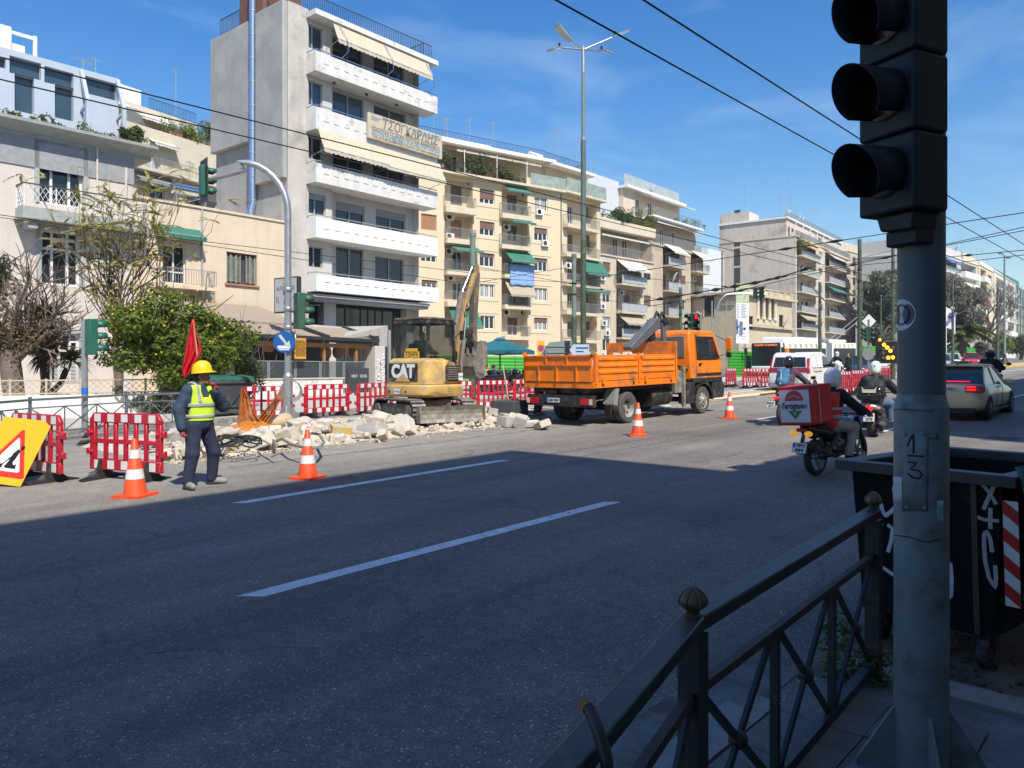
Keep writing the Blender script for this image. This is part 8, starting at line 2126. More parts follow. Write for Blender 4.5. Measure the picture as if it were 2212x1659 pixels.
def plate(par,x,z,w_,h_,l1,l2,tilt=.15):
 o=Mb().box(-.006,.006,-w_/2,w_/2,-h_/2,h_/2).build('number_plate',M_plate,par,loc=(x,0,z),bevel=.004);o.rotation_euler=(0,tilt,0)
 Mb().box(-.008,-.0065,w_/2-.045,w_/2-.005,.005,h_/2-.01).build('plate_band',M_bsign,o)
 words(l1,h_*.42,M_ink,o,(-.0085,-.02,h_*.22),(math.radians(90),0,math.radians(-90)),width=w_*.62,name='plate_letters',bold=.002);words(l2,h_*.42,M_ink,o,(-.0085,-.01,-h_*.24),(math.radians(90),0,math.radians(-90)),width=w_*.58,name='plate_letters',bold=.002);return o
def rider_J(seat,bars_,foot,lean=.12,seat_z=.8,shoulder=.52,hw_=.30,spread=.2):
 s=Vector(seat);sh=s+Vector((lean,0,shoulder))
 J=dict(hip=s+V3(0,0,.06),chest=s+V3(lean*.55,0,.33),neck=sh+V3(.03,0,.09),head=sh+V3(.08,0,.26),sL=sh+V3(0,.19,.02),sR=sh+V3(0,-.19,.02))
 for g,q in(('L',1),('R',-1)):
  b_=Vector((bars_[0],q*hw_,bars_[1]));J['w'+g]=b_-V3(.05,0,-.01);J['e'+g]=(J['s'+g]+b_)/2+V3(-.02,q*.11,-.1)
  J['h'+g]=s+V3(.05,q*.1,.02);J['k'+g]=V3(s.x+.42,q*spread,s.z-.02);J['a'+g]=V3(foot[0],q*(spread+.0),foot[1]);J['t'+g]=V3(foot[0]+.16,q*(spread+.03),foot[1]-.05)
 return J
def full_helmet(t,J,m_,vis=True,name='helmet',stripe=None):
 h=J['head']+V3(0,0,.015)
 o=grown(name,[('e',h+V3(-.005,0,.025),(.145,.125,.14)),('e',h+V3(.035,0,-.06),(.12,.105,.09)),('c',h+V3(-.06,0,-.05),h+V3(.06,0,-.08),.1,.085)],m_,t,.011,.03)
 grown('visor',[('e',h+V3(.02,0,.01),(.142,.118,.062))],M_glass,t,.011,.01,lambda V,X,Y,Z:np.maximum(V,h.x+.045-X))
 return o
M_hw=mat('white_helmet_shell',(.70,.70,.72),.25,var=.03,coat=.4);M_hb=mat('black_helmet_shell',(.02,.02,.024),.2,var=.15,coat=.4);M_hg=mat('pale_green_white_helmet',(.62,.68,.62),.25,var=.04,coat=.3)
# delivery motorcycle
P=gp(1768,1028);LB=thing('delivery_motorcycle','black motorcycle with plate TPO 844 carrying the big red delivery box','motorcycle',(P.x+.02,P.y+.05,G(P.x)),math.radians(-9),tilt=True)
moto_wheel(LB,0,.27,.12);moto_wheel(LB,1.25,.27,.1)
LZ0=set(bpy.data.objects)
Mb().tube([(.0,-.1,.31),(.45,-.12,.42),(.5,-.1,.4)],.035,8).tube([(.0,.1,.31),(.45,.12,.42)],.035,8).tube([(.1,-.13,.38),(.35,-.16,.72)],.035,8).tube([(1.32,-.09,.31),(1.08,-.09,.98)],.03,8).tube([(1.32,.09,.31),(1.08,.09,.98)],.03,8).build('fork_and_swingarm',M_chas,LB,True)
grown('body_panels',[('c',(-.25,0,.86),(.3,0,.74),.09,.12),('c',(.3,0,.7),(.85,0,.8),.13,.17),('c',(.8,0,.82),(1.08,0,.88),.15,.1),('c',(.35,0,.45),(.8,0,.45),.17,.17),('c',(.5,-.08,.55),(.85,-.1,.65),.12,.12),('c',(.5,.08,.55),(.85,.1,.65),.12,.12),('c',(-.3,0,.8),(-.05,0,.72),.05,.08)],M_gloss,LB,.018,.05)
Mb().tube([(-.12,0,.845),(.2,0,.84),(.55,0,.82)],[.1,.13,.12],10).build('seat',M_seat,LB,True);Mb().tube([(.5,-.15,.35),(.2,-.2,.35),(-.1,-.2,.45),(-.25,-.2,.5)],[.03,.04,.05,.05],8).build('exhaust',M_chas,LB,True)
Mb().tube([(1.02,-.34,1.06),(1.08,-.15,1.02),(1.08,.15,1.02),(1.02,.34,1.06)],.016,8).build('handlebar',M_chas,LB,True)
for s in(-1,1):Mb().tube([(1.06,s*.2,1.05),(1.1,s*.3,1.22)],.008,5).ball((1.1,s*.32,1.25),(.02,.06,.04),8,5).build('mirror',M_chas,LB,True)
Mb().box(-.42,-.05,-.06,.06,.42,.6).bar((-.3,0,.8),(-.4,0,.5),.05,.02).build('rear_mudguard',M_chas,LB);plate(LB,-.44,.53,.22,.18,'TPO','844',.3)
for y in(.13,-.1):Mb().ball((-.36,y,.77),(.06,.06,.05),10,6).build('turn_signal',mat('lit_amber_lens',(.7,.33,.02),.2,var=.1,emit=(1,.45,.05),estr=.35),LB,True)
Mb().box(-.4,-.36,-.07,.07,.8,.86).build('tail_light',M_lamp,LB,bevel=.01);Mb().box(-.45,.12,-.15,.15,.92,.95).build('carrier_rack',M_chas,LB)
for o in set(bpy.data.objects)-LZ0:
 if o.parent==LB:o.scale.z=.84;o.location.z*=.84
 # box on the back
M_boxr=mat('red_delivery_box',(.56,.02,.018),.5,var=.08,scale=4);
DB=thing('delivery_box','big red delivery box with a white l\'artigiano panel on the motorcycle','box',LB.matrix_basis@Vector((-.27,.01,.775)),math.radians(-10));DB.rotation_euler=(math.radians(-3.5),-.06,math.radians(-12))
bw_,bh_,bl_=.27,.56,.52
Mb().box(-.2,bl_-.2,-bw_,bw_,0,bh_).build('box',M_boxr,DB,bevel=.03,seg=3);Mb().box(-.2,bl_-.2,-bw_-.004,bw_+.004,bh_-.03,bh_+.012).build('lid',M_boxr,DB,bevel=.012)
Mb().box(-.207,-.2005,-bw_+.03,bw_-.03,.05,bh_-.045).build('white_panel',mat('white_vinyl',(.62,.62,.66),.5,var=.03),DB)
RY=(math.radians(90),0,math.radians(-90))
words("l'artigiano:",.12,M_ink,DB,(-.209,0,.285),RY,width=.4,bold=.002,name='brand_letters');
m=Mb();arc=[(.15*math.cos(math.pi*k/14),.36+.15*math.sin(math.pi*k/14))for k in range(15)];m.prism(arc,-.2095,-.2075,'x').build('red_half_disc',mat('logo_red',(.5,.05,.06),.5,var=0),DB)
mu=Mb().tube([(-.2105,.1*math.cos(math.pi*(.15+.7*k/8)),.37+.06*math.sin(math.pi*(.15+.7*k/8)))for k in range(9)],.006,4);mu.build('white_arc',M_reflect,DB)
Mb().prism([(-.12,.22),(.12,.22),(0,.09)],-.2095,-.2075,'x').build('green_triangle',mat('logo_green',(.02,.20,.08),.5,var=0),DB);words('V',.07,M_reflect,DB,(-.211,0,.175),RY,name='triangle_letter')
Mb().box(-.02,-.0,-bw_-.008,-bw_-.005,.03,bh_-.04).build('side_strip',mat('cream_strip',(.55,.42,.3),.6),DB)
# its rider
J=rider_J((.28,0,.72),(.98,.92),(.55,.30),.14,shoulder=.44,spread=.22)
t,J,f,sd=person('delivery rider in red vest and white helmet on the black motorcycle',LB.location,math.radians(-9),J,(1,-.05,0),M_blackcloth,M_beigecloth,M_blackcloth,curl=.9,handspec={'L':((.9,0,-.1),(0,0,-1)),'R':((.9,0,-.1),(0,0,-1))})
M_rv=mat('red_orange_vest',(.75,.05,.02),.8,var=.06,scale=8);grown('vest',body_prims(J,.042,('torso',)),M_rv,t,.013,.04,lambda V,X,Y,Z:np.maximum(V,np.maximum(J['hip'].z-.1-Z,np.maximum(np.abs(Y)-.2,Z-J['neck'].z+.02))))
for z in(.08,.2):slab_of(body_prims(J,.05,('torso',)),J['hip'].z+z-.025,J['hip'].z+z+.025,M_silver,'reflective_band',t,.012)
full_helmet(t,J,M_hw);h=J['head']+V3(0,0,.02);grown('helmet_graphic',[('e',h+V3(-.03,0,-.045),(.126,.112,.035))],mat('pink_grey_graphic',(.42,.34,.37),.3),t,.011,.01,lambda V,X,Y,Z:np.maximum(V,X-h.x+.03))
# rider with the blue backpack
P=gp(1690,919);MB=thing('motorcycle','slim motorcycle with plate EOO 671 and lit red tail lamp','motorcycle',(P.x,P.y,G(P.x)),math.radians(2),tilt=True)
moto_wheel(MB,0,.29,.12);moto_wheel(MB,1.33,.29,.1)
LZ0=set(bpy.data.objects)
Mb().tube([(.0,-.1,.33),(.5,-.1,.45)],.03,8).tube([(.0,.1,.33),(.5,.1,.45)],.03,8).tube([(1.35,-.09,.33),(1.1,-.09,1.05)],.028,8).tube([(1.35,.09,.33),(1.1,.09,1.05)],.028,8).build('fork_and_swingarm',M_chas,MB,True)
grown('body_panels',[('c',(-.3,0,.92),(.3,0,.82),.06,.1),('c',(.3,0,.8),(1.0,0,.95),.1,.14),('c',(.4,0,.5),(.85,0,.5),.16,.16),('c',(.0,0,.75),(.4,0,.7),.08,.1)],M_gloss,MB,.02,.05)
Mb().tube([(-.2,0,.95),(.2,0,.93),(.55,0,.92)],[.1,.12,.11],10).build('seat',M_seat,MB,True);Mb().tube([(1.04,-.38,1.15),(1.1,-.15,1.1),(1.1,.15,1.1),(1.04,.38,1.15)],.016,8).build('handlebar',M_chas,MB,True);Mb().tube([(.5,-.16,.4),(.1,-.2,.5),(-.2,-.2,.62)],[.03,.05,.055],8).build('exhaust',M_alu,MB,True)
Mb().box(-.42,-.38,-.08,.08,.78,.84).build('tail_light',M_brakeon,MB,bevel=.01);Mb().bar((-.3,0,.85),(-.4,0,.6),.1,.02).build('rear_mudguard',M_chas,MB);plate(MB,-.43,.62,.2,.17,'EOO','671',.2).location.y=.12
for s in(-1,1):Mb().tube([(1.06,s*.25,1.12),(1.1,s*.36,1.3)],.008,5).ball((1.1,s*.4,1.33),(.02,.07,.05),8,5).build('mirror',M_chas,MB,True);Mb().tube([(-.36,s*.05,.82),(-.38,s*.16,.82)],.01,5).ball((-.38,s*.18,.82),.03,8,5).build('turn_signal',M_amberlens,MB,True)
for o in set(bpy.data.objects)-LZ0:
 if o.parent==MB:o.scale.z=.88;o.location.z*=.88
M_plum=mat('dark_plum_jacket',(.075,.05,.075),.85,var=.15,scale=8,bump=.8,bscale=8,bd=.06);M_pack=mat('blue_backpack_cloth',(.05,.16,.30),.85,var=.12,scale=8,bump=.3,bscale=20)
J=rider_J((.2,0,.83),(1.04,1.02),(.5,.36),.16,shoulder=.48,hw_=.33,spread=.21)
t,J,f,sd=person('motorcyclist in dark plum jacket and black helmet with a blue backpack',MB.location,math.radians(2),J,(1,0,0),M_plum,M_navy,M_blackcloth,curl=.9,handspec={'L':((.9,0,-.1),(0,0,-1)),'R':((.9,0,-.1),(0,0,-1))})
full_helmet(t,J,M_hb);J_b=J
c=J['chest']+V3(-.26,0,.02);bpk=thing('backpack','blue backpack worn by the motorcyclist in the plum jacket','backpack',t.matrix_basis@c,math.radians(2));bpk.rotation_euler=(0,.22,math.radians(2))
grown('bag',[('e',(0,0,.02),(.11,.17,.25)),('e',(-.05,0,-.1),(.09,.14,.12)),('c',(0,-.1,.18),(0,.1,.18),.07,.07)],M_pack,bpk,.013,.04);Mb().box(-.135,-.125,-.015,.015,-.18,.2).build('webbing_strap',mat('pale_webbing',(.5,.5,.48),.8),bpk);Mb().tube([(.0,-.1,.25),(.16,-.12,.26),(.2,-.13,.1)],.02,6).tube([(0,.1,.25),(.16,.12,.26),(.2,.13,.1)],.02,6).build('shoulder_strap',M_navy,bpk,True)
# scooter with black top case
P=gp(1884,943);SB=thing('scooter','grey-bronze scooter with plate XTM 272 and lit brake lamp','scooter',(P.x,P.y,G(P.x)),math.radians(8),tilt=True)
moto_wheel(SB,0,.26,.14,5);moto_wheel(SB,1.3,.26,.11,5)
LZ0=set(bpy.data.objects)
M_bronze=mat('grey_bronze_paint',(.13,.115,.10),.3,.5,var=.08,coat=.4)
grown('body_panels',[('c',(-.3,0,.74),(.3,0,.66),.11,.17),('c',(-.28,-.1,.74),(.2,-.13,.62),.08,.1),('c',(-.28,.1,.74),(.2,.13,.62),.08,.1),('c',(.4,0,.35),(1.0,0,.33),.13,.13),('c',(1.0,0,.35),(1.18,0,.95),.13,.12)],M_bronze,SB,.016,.05)
grown('engine_cover',[('c',(-.02,-.16,.3),(.45,-.16,.36),.1,.1),('c',(.0,.15,.28),(.5,.14,.34),.08,.1)],M_chas,SB,.018,.03);Mb().cyl((-.28,-.24,.36),(.2,-.22,.3),.075,.06,14).build('exhaust',M_chas,SB,40);Mb().cyl((-.285,-.24,.36),(-.27,-.24,.36),.06,n=14).build('exhaust_end',M_alu,SB)
for s in(.13,):Mb().cyl((.0,s,.3),(.15,s,.62),.035,n=8).build('shock_absorber',M_alu,SB)
Mb().tube([(-.25,0,.82),(.2,0,.82),(.6,0,.78)],[.12,.16,.14],10).build('seat',M_seat,SB,True);grown('tail_light',[('e',(-.37,0,.72),(.05,.075,.085))],M_brakeon,SB,.012,.02);grown('side_lens',[('e',(-.33,-.13,.72),(.06,.1,.05),(0,0,-.4)),('e',(-.33,.13,.72),(.06,.1,.05),(0,0,.4))],mat('smoky_lens',(.30,.27,.24),.15,var=0),SB,.013,.01)
plate(SB,-.4,.5,.22,.2,'XTM','272',.12);Mb().box(-.38,-.2,-.08,.08,.38,.62).build('rear_mudguard',M_chas,SB);Mb().tube([(1.08,-.34,1.05),(1.14,-.1,1.02),(1.14,.1,1.02),(1.08,.34,1.05)],.016,8).build('handlebar',M_chas,SB,True)
Mb().box(-.3,.12,-.14,.14,.87,.9).build('carrier_rack',M_chas,SB)
for o in set(bpy.data.objects)-LZ0:
 if o.parent==SB:o.scale.z=.88;o.location.z*=.88
tc=thing('top_case','black top case with a pale yellow reflector on the scooter rack','case',SB.matrix_basis@V3(-.24,0,.795),math.radians(8));grown('case',[('c',(-.02,-.17,.09),(-.02,.17,.09),.1,.1),('c',(-.0,-.16,.2),(-.0,.16,.2),.09,.09),('c',(.18,-.16,.12),(.18,.16,.12),.11,.11)],M_gloss,tc,.014,.05)
Mb().prism([(-.14,.3),(-.1,.25),(.1,.25),(.14,.3),(.13,.18),(-.13,.18)],-.135,-.118,'x').build('reflector',mat('pale_yellow_reflector',(.62,.58,.34),.35,var=.05),tc,loc=(0,0,-.02));Mb().ball((-.13,0,.12),(.01,.012,.012),8,5).build('lock',M_alu,tc,True)
J=rider_J((.26,0,.72),(1.08,.95),(.75,.36),.1,shoulder=.47,hw_=.32,spread=.24)
t,J,f,sd=person('scooter rider in black padded jacket and pale green-white helmet',SB.location,math.radians(8),J,(1,0,0),M_navy if False else mat('black_padded_jacket',(.016,.017,.024),.7,var=.2,scale=8,bump=.9,bscale=7,bd=.06),M_jeans,M_white,curl=.9,puff=.035,handspec={'L':((.9,0,-.1),(0,0,-1)),'R':((.9,0,-.1),(0,0,-1))})
full_helmet(t,J,M_hg);h=J['head']+V3(0,0,.02);grown('helmet_graphic',[('e',h+V3(-.045,0,.03),(.112,.03,.085))],mat('dark_green_graphic',(.03,.12,.10),.3),t,.011,.01)
# police motorcyclist and man beyond the van, couple on a motorcycle ahead of the taxi
a,b=ray(1808);dM=47;PB=thing('motorcycle','white police-style motorcycle seen between van and green pole','motorcycle',(a*dM,b*dM,G(a*dM)),math.radians(200));moto_wheel(PB,0,.33,.14);moto_wheel(PB,1.4,.33,.12)
grown('body_panels',[('c',(-.3,0,.85),(.9,0,.85),.14,.18),('c',(1.0,0,.8),(1.2,0,1.1),.2,.2),('c',(.4,0,.45),(.9,0,.45),.2,.2),('c',(-.3,-.25,.65),(.1,-.25,.65),.13,.13),('c',(-.3,.25,.65),(.1,.25,.65),.13,.13)],M_white,PB,.03,.06)
J=rider_J((.2,0,.9),(1.05,1.1),(.4,.4),.1,spread=.22);t,J,f,sd=person('motorcyclist in black with a white open helmet beside the van',PB.location,math.radians(200),J,(1,0,0),M_blackcloth,M_navy,M_blackcloth,False,vox=.025);full_helmet(t,J,M_hw)
STAND=dict(hip=(0,0,.93),chest=(.0,0,1.22),neck=(.02,0,1.46),head=(.03,.0,1.62),sL=(.0,.2,1.4),sR=(-.0,-.2,1.4),eL=(-.02,.27,1.12),wL=(.1,.24,.9),eR=(-.02,-.27,1.12),wR=(.1,-.24,.9),hL=(0,.1,.9),hR=(0,-.1,.9),kL=(.03,.12,.5),aL=(-.0,.13,.1),kR=(.02,-.12,.5),aR=(-.02,-.13,.1),tL=(.15,.15,.045),tR=(.14,-.15,.045))
a,b=ray(1834);dM=48;t,J,f,sd=person('man in dark green jacket standing left of the thick green pole',(a*dM,b*dM,G(a*dM)),2.6,STAND,(1,.2,0),mat('dark_green_jacket',(.03,.045,.035),.9,var=.1),M_navy,M_blackcloth,False,vox=.025);grown('hair',[('e',J['head']+V3(-.015,0,.03),(.1,.085,.095))],M_hair,t,.015,.01)
a,b=ray(2133);dM=29;MC=thing('motorcycle','dark motorcycle carrying two people ahead of the taxi','motorcycle',(a*dM,b*dM,G(a*dM)),math.radians(-3),tilt=True);moto_wheel(MC,0,.31,.13);moto_wheel(MC,1.35,.31,.1)
grown('body_panels',[('c',(-.3,0,.85),(.9,0,.8),.1,.14),('c',(.4,0,.45),(.8,0,.45),.16,.16),('c',(1.05,0,.5),(1.15,0,1.0),.1,.1)],M_gloss,MC,.025,.05);Mb().tube([(1.06,-.36,1.1),(1.1,0,1.04),(1.06,.36,1.1)],.016,6).build('handlebar',M_chas,MC,True);Mb().tube([(1.08,-.3,1.08),(1.1,-.42,1.25)],.01,5).ball((1.1,-.46,1.28),(.03,.09,.06),8,5).build('mirror',M_chas,MC,True)
for sx,lab in((.45,'dark-haired rider in front on the motorcycle ahead of the taxi'),(-.05,'dark-haired pillion passenger on the motorcycle ahead of the taxi')):
 J=rider_J((sx,0,.86),(1.04 if sx>.2 else .55,1.1 if sx>.2 else 1.0),(sx+.3,.4),.1,spread=.22);t,J,f,sd=person(lab,MC.location,math.radians(-3),J,(1,0,0),M_blackcloth,M_navy,M_blackcloth,False,vox=.025);grown('hair',[('e',J['head']+V3(-.02,0,.02),(.125,.12,.13))],M_hair,t,.016,.01)
 # guests at the cafe
for k,(px,d,col,lab)in enumerate(((912,36,(.02,.02,.025),'cafe guest in black seated right behind the excavator'),(1032,37.5,(.03,.03,.035),'cafe guest half hidden by the green pole behind the excavator'),(1052,37,(.34,.28,.16),'cafe guest in a pale yellow top under the teal umbrella'),(1066,36,(.03,.03,.04),'cafe guest in a dark vest top under the teal umbrella'))):
 a,b=ray(px if k else 985);J={q:Vector(v)for q,v in STAND.items()}
 for q in J:
  if q[0]not in 'kat' or q in('head',):J[q]=J[q]-V3(0,0,.42)
 for g,s in(('L',1),('R',-1)):J['k'+g]=V3(.42,s*.12,.48);J['a'+g]=V3(.42,s*.12,.1);J['t'+g]=V3(.56,s*.13,.045);J['w'+g]=V3(.3,s*.12,.72)
 t,J,f,sd=person(lab,(a*d,b*d,G(a*d)+.14),math.radians(-150+40*k),J,(1,0,0),mat('guest_top_%d'%k,col,.9),M_navy,None,False,vox=.026);grown('hair',[('e',J['head']+V3(-.02,0,.03),(.105,.09,.1))],M_hair,t,.016,.01)
 ch=thing('cafe_chair',lab.replace('cafe guest','dark chair under the guest'),'chair',t.location,t.rotation_euler.z);Mb().box(-.22,.22,-.22,.22,.4,.44).build('seat',M_rail_d,ch);Mb().box(-.24,-.2,-.22,.22,.5,.9).build('backrest',M_rail_d,ch)
 for x in(-.2,.2):
  for y in(-.2,.2):Mb().box(x-.015,x+.015,y-.015,y+.015,0,.4).build('leg',M_rail_d,ch)
for k in range(4):
 a,b=ray(1085+22*k);d=33.5+k*.5;mo=thing('motorcycle',('black parked motorcycle nearest the umbrella pole','black parked motorcycle second from the umbrella pole','dark parked motorcycle left of the truck tail','dark parked motorcycle nearest the truck tail')[k],'motorcycle',(a*d,b*d,G(a*d)+.14),math.radians(100+12*k),'motorcycles parked behind the barriers')
 moto_wheel(mo,0,.29,.12);moto_wheel(mo,1.25,.29,.1);grown('body_panels',[('c',(-.2,0,.8),(.8,0,.75),.1,.13),('c',(.35,0,.42),(.75,0,.42),.15,.15),('c',(1.0,0,.5),(1.1,0,.98),.1,.11),('c',(-.25,0,.95),(-.1,0,1.0),.14,.14)],M_gloss,mo,.03,.05);Mb().tube([(1.0,-.34,1.05),(1.06,0,1.0),(1.0,.34,1.05)],.016,6).build('handlebar',M_chas,mo,True)
 # ---------------------------------------------------------------- cars
def car(name,label,loc,rz,L,W,Hh,paint,kind_='sedan',cat='car',tilt=True):
 t=thing(name,label,cat,loc,rz,None,tilt);hw=W/2
 belt=Hh*.62
 if kind_=='sedan':prof=[(0,.32,.62*Hh*.95),(.02,.22,.62*Hh),(.12,.2,.66*Hh),(.24,.19,.67*Hh),(.5,.19,.65*Hh),(.72,.19,.62*Hh),(.9,.2,.53*Hh),(.98,.24,.45*Hh),(1.0,.32,.40*Hh)];gh=[(.155,.66),(.30,.97),(.42,1.0),(.54,.985),(.72,.64)]
 elif kind_=='suv':prof=[(0,.35,.6*Hh),(.02,.25,.64*Hh),(.1,.25,.62*Hh),(.5,.25,.62*Hh),(.76,.25,.60*Hh),(.95,.27,.52*Hh),(1.0,.36,.42*Hh)];gh=[(.02,.62),(.07,.96),(.3,1.0),(.56,.985),(.74,.62)]
 else:prof=[(0,.34,.56*Hh),(.02,.24,.6*Hh),(.1,.22,.6*Hh),(.5,.21,.6*Hh),(.74,.21,.58*Hh),(.94,.23,.49*Hh),(1.0,.33,.38*Hh)];gh=[(.02,.6),(.1,.95),(.3,1.0),(.52,.98),(.74,.6)]
 rings=[]
 for f_,zb,zt in prof:
  x=f_*L;e=min(f_,1-f_);wv=hw*(1-.16*max(0,1-e/.09)**2)
  zm=zb+(zt-zb)*.55
  rings.append([(x,-wv*.86,zb),(x,-wv*.97,zb+.1),(x,-wv,zm),(x,-wv*.95,zt-.06),(x,-wv*.86,zt),(x,-wv*.4,zt+.025),(x,wv*.4,zt+.025),(x,wv*.86,zt),(x,wv*.95,zt-.06),(x,wv,zm),(x,wv*.97,zb+.1),(x,wv*.86,zb)])
 body=Mb().loft(rings).build('body',paint,t,50);ss=body.modifiers.new('s','SUBSURF');ss.levels=ss.render_levels=1
 g0=[];pts=[]
 for i,(f_,q)in enumerate(gh):pts.append((f_*L,q*Hh))
 zb=belt-.03;top=hw*.68;bot=hw*.88
 yv=lambda z:bot+(top-bot)*(z-zb)/(Hh-zb)
 ringsg=[[(x,-yv(z),z)for x,z in pts],[(x,yv(z),z)for x,z in pts]]
 low_=[(pts[0][0],zb-.08),(pts[-1][0],zb-.08)]
 poly=[(low_[0][0],low_[0][1])]+pts+[(low_[1][0],low_[1][1])]
 Mb().loft([[(x,-yv(z),z)for x,z in poly],[(x,yv(z),z)for x,z in poly]]).build('glasshouse',M_glass,t,bevel=.02)
 # roof and pillars
 rp=[pts[1],pts[2],pts[3]];m=Mb()
 m.loft([[(x,y*yv(z)*1.01,z+.012+(.02 if abs(y)<.5 else 0))for x,z in rp]for y in(-1,-.4,.4,1)],False,False);o=m.build('roof',paint,t,True);so=o.modifiers.new('t','SOLIDIFY');so.thickness=.03;so.offset=1
 for s in(-1,1):
  m=Mb();P_=lambda p,o_=.008:Vector((p[0],s*(yv(p[1])+o_),p[1]))
  m.bar(P_(pts[0]),P_(pts[1]),.10 if kind_=='sedan' else .16,.03,(0,s,0));m.bar(P_(pts[-1]),P_(pts[-2]),.07,.03,(0,s,0));mid=((pts[1][0]+pts[3][0])/2+.1*L*.2,zb);m.bar(P_(mid),P_((mid[0]-.05,Hh*.99)),.08,.03,(0,s,0));m.bar(P_(pts[1]),P_(pts[3]),.05,.03,(0,s,0))
  m.build('pillar',paint,t)
  Mb().box(L*.66,L*.66+.14,s*(hw*.92),s*(hw+.16),belt+.0,belt+.13).build('mirror',paint,t,bevel=.03)if s>0 else Mb().box(L*.66,L*.66+.14,-(hw+.16),-(hw*.92),belt+.0,belt+.13).build('mirror',paint,t,bevel=.03)
  for x in(.17*L+.0,.81*L):
   r=Hh*.215;Mb().cyl((x,s*(hw-.3),r),(x,s*(hw+.004),r),r*1.14,n=24).build('wheel_arch',M_black,t,40)
   w_=Mb().lathe([(r*.66,-.1),(r*.94,-.1),(r,-.06),(r,.06),(r*.94,.1),(r*.66,.1)],24,(0,0,0),'y',False).build('wheel',M_rubber,t,40,loc=(x,s*(hw-.09),r))
   h_=Mb().lathe([(r*.67,s*.09),(r*.6,s*.05),(.05,s*.08),(.001,s*.085)],20,(0,0,0),'y',False)
   h_.build('rim',M_alu,w_,40);sp=Mb()
   for k in range(5):a=6.283*k/5;sp.bar((0,s*.095,0),(r*.62*math.cos(a),s*.085,r*.62*math.sin(a)),.07,.03,(0,1,0))
   sp.build('spoke',M_alu,w_)
  sd_=Mb().box(.3*L,.7*L,s*hw*.99-.004,s*hw*.99+.006,.2,.27).build('sill',M_black,t)
  m=Mb()
  for x in(.34,.5):m.box(x*L,x*L+.012,s*hw*1.0-.01,s*hw*1.0+.002,.3,belt-.05)
  m.build('door_gap',M_black,t);Mb().box(.37*L,.37*L+.2,s*hw*.985,s*hw*.985+s*.02,belt-.2,belt-.16)if False else None
  Mb().box(L-.12,L+.01,s*hw*.62-.16,s*hw*.62+.16,Hh*.36,Hh*.43).build('headlight',M_reflect,t,bevel=.03)
 return t,belt
M_taxi=mat('taxi_cream_yellow',(.92,.70,.38),.28,.0,var=.03,coat=.5)
TX,belt=car('taxi','pale yellow taxi saloon with lit red tail lamps right of the signal post',(22.45,5.05,G(22.45)),math.radians(.5),4.85,1.82,1.40,M_taxi,'sedan','taxi')
for s in(-1,1):
 y0,y1=(s*.48,s*.9)if s>0 else(-.9,-.48)
 Mb().hexa([(-.01,y0,.74),(.0,y1,.74),(.2,y1*1.0+s*.02,.76),(.2,y0,.76),(-.01,y0+(.08 if s<0 else 0),.92),(.02,y1,.93),(.25,y1+s*.01,.93),(.25,y0,.92)]).build('tail_light',M_lamp,TX,bevel=.02)
 m=Mb()
 for z in(.80,.87):m.box(-.022,-.012,s*.62-.1,s*.62+.1,z,z+.035)
 m.build('lit_lamp_strip',M_brakeon,TX)
Mb().box(-.03,-.012,-.62,.62,.915,.94).build('chrome_strip',M_chrome,TX);Mb().box(-.03,-.018,-.26,.26,.77,.88).build('number_plate',M_plate,TX);words('TB 7546',.1,M_ink,TX,(-.032,0,.825),RY,width=.42,name='plate_number')
Mb().lathe([(.035,-.003),(.045,.0),(.035,.003)],16,(-.03,.0,1.0),'x').build('badge',M_chrome,TX);Mb().box(-.03,.12,-.7,.7,.2,.34).build('rear_diffuser',M_black,TX,bevel=.02);Mb().box(.49,.5,-.5,.5,1.0,1.02).build('high_brake_lamp',M_brakeon,TX)
o=Mb().box(2.0,2.1,-.25,.25,1.44,1.53).build('roof_sign',mat('taxi_sign_yellow',(.5,.44,.12),.5,var=.05),TX,bevel=.03);words('TAXI',.1,M_ink,TX,(1.995,0,1.485),RY,width=.34,bold=.003,name='sign_letters');Mb().prism([(1.5,1.37),(1.72,1.37),(1.54,1.46)],-.02,.02).build('aerial_fin',M_black,TX)
# parked and queueing cars far right
def atd2(px,d,dz=0):a,b=ray(px);return(a*d,b*d,G(a*d)+dz)
car('hatchback','white hatchback parked before the green hoarding behind the taxi',atd2(2060,88),math.radians(188),4.1,1.75,1.48,mat('white_car_paint',(.68,.69,.70),.3,var=.03,coat=.4),'hatch')
car('hatchback','pale grey car half hidden behind the signal post right edge',atd2(2040,82),math.radians(188),4.1,1.75,1.45,mat('silver_car_paint',(.40,.43,.46),.3,.5,var=.03,coat=.4),'hatch')
car('hatchback','bright red hatchback parked right of the green pole behind the taxi',atd2(2094,92),math.radians(196),4.2,1.78,1.5,mat('red_car_paint',(.50,.03,.03),.3,var=.03,coat=.4),'hatch')
car('saloon_car','dark blue car between the red hatchback and the dark four-by-four',atd2(2116,98),math.radians(200),4.4,1.78,1.48,mat('dark_blue_car_paint',(.03,.04,.07),.25,var=.03,coat=.5),'sedan')
car('offroad_car','dark four-by-four nearest the yellow kerb',atd2(2142,100),math.radians(196),4.6,1.85,1.85,mat('black_car_paint',(.02,.024,.028),.25,var=.03,coat=.5),'suv')
car('hatchback','small red car farthest down the avenue at the right edge',atd2(2150,150),math.radians(190),4.1,1.75,1.5,MATS['red_car_paint'],'hatch')
car('saloon_car','dark blue car behind the barriers, left of the arrow board',atd2(1872,60),math.radians(186),4.4,1.78,1.48,mat('navy_car_paint',(.03,.05,.12),.25,var=.03,coat=.5),'sedan');car('hatchback','white car mostly hidden behind the arrow board',atd2(1906,62),math.radians(190),4.2,1.78,1.6,MATS['white_car_paint'],'suv')
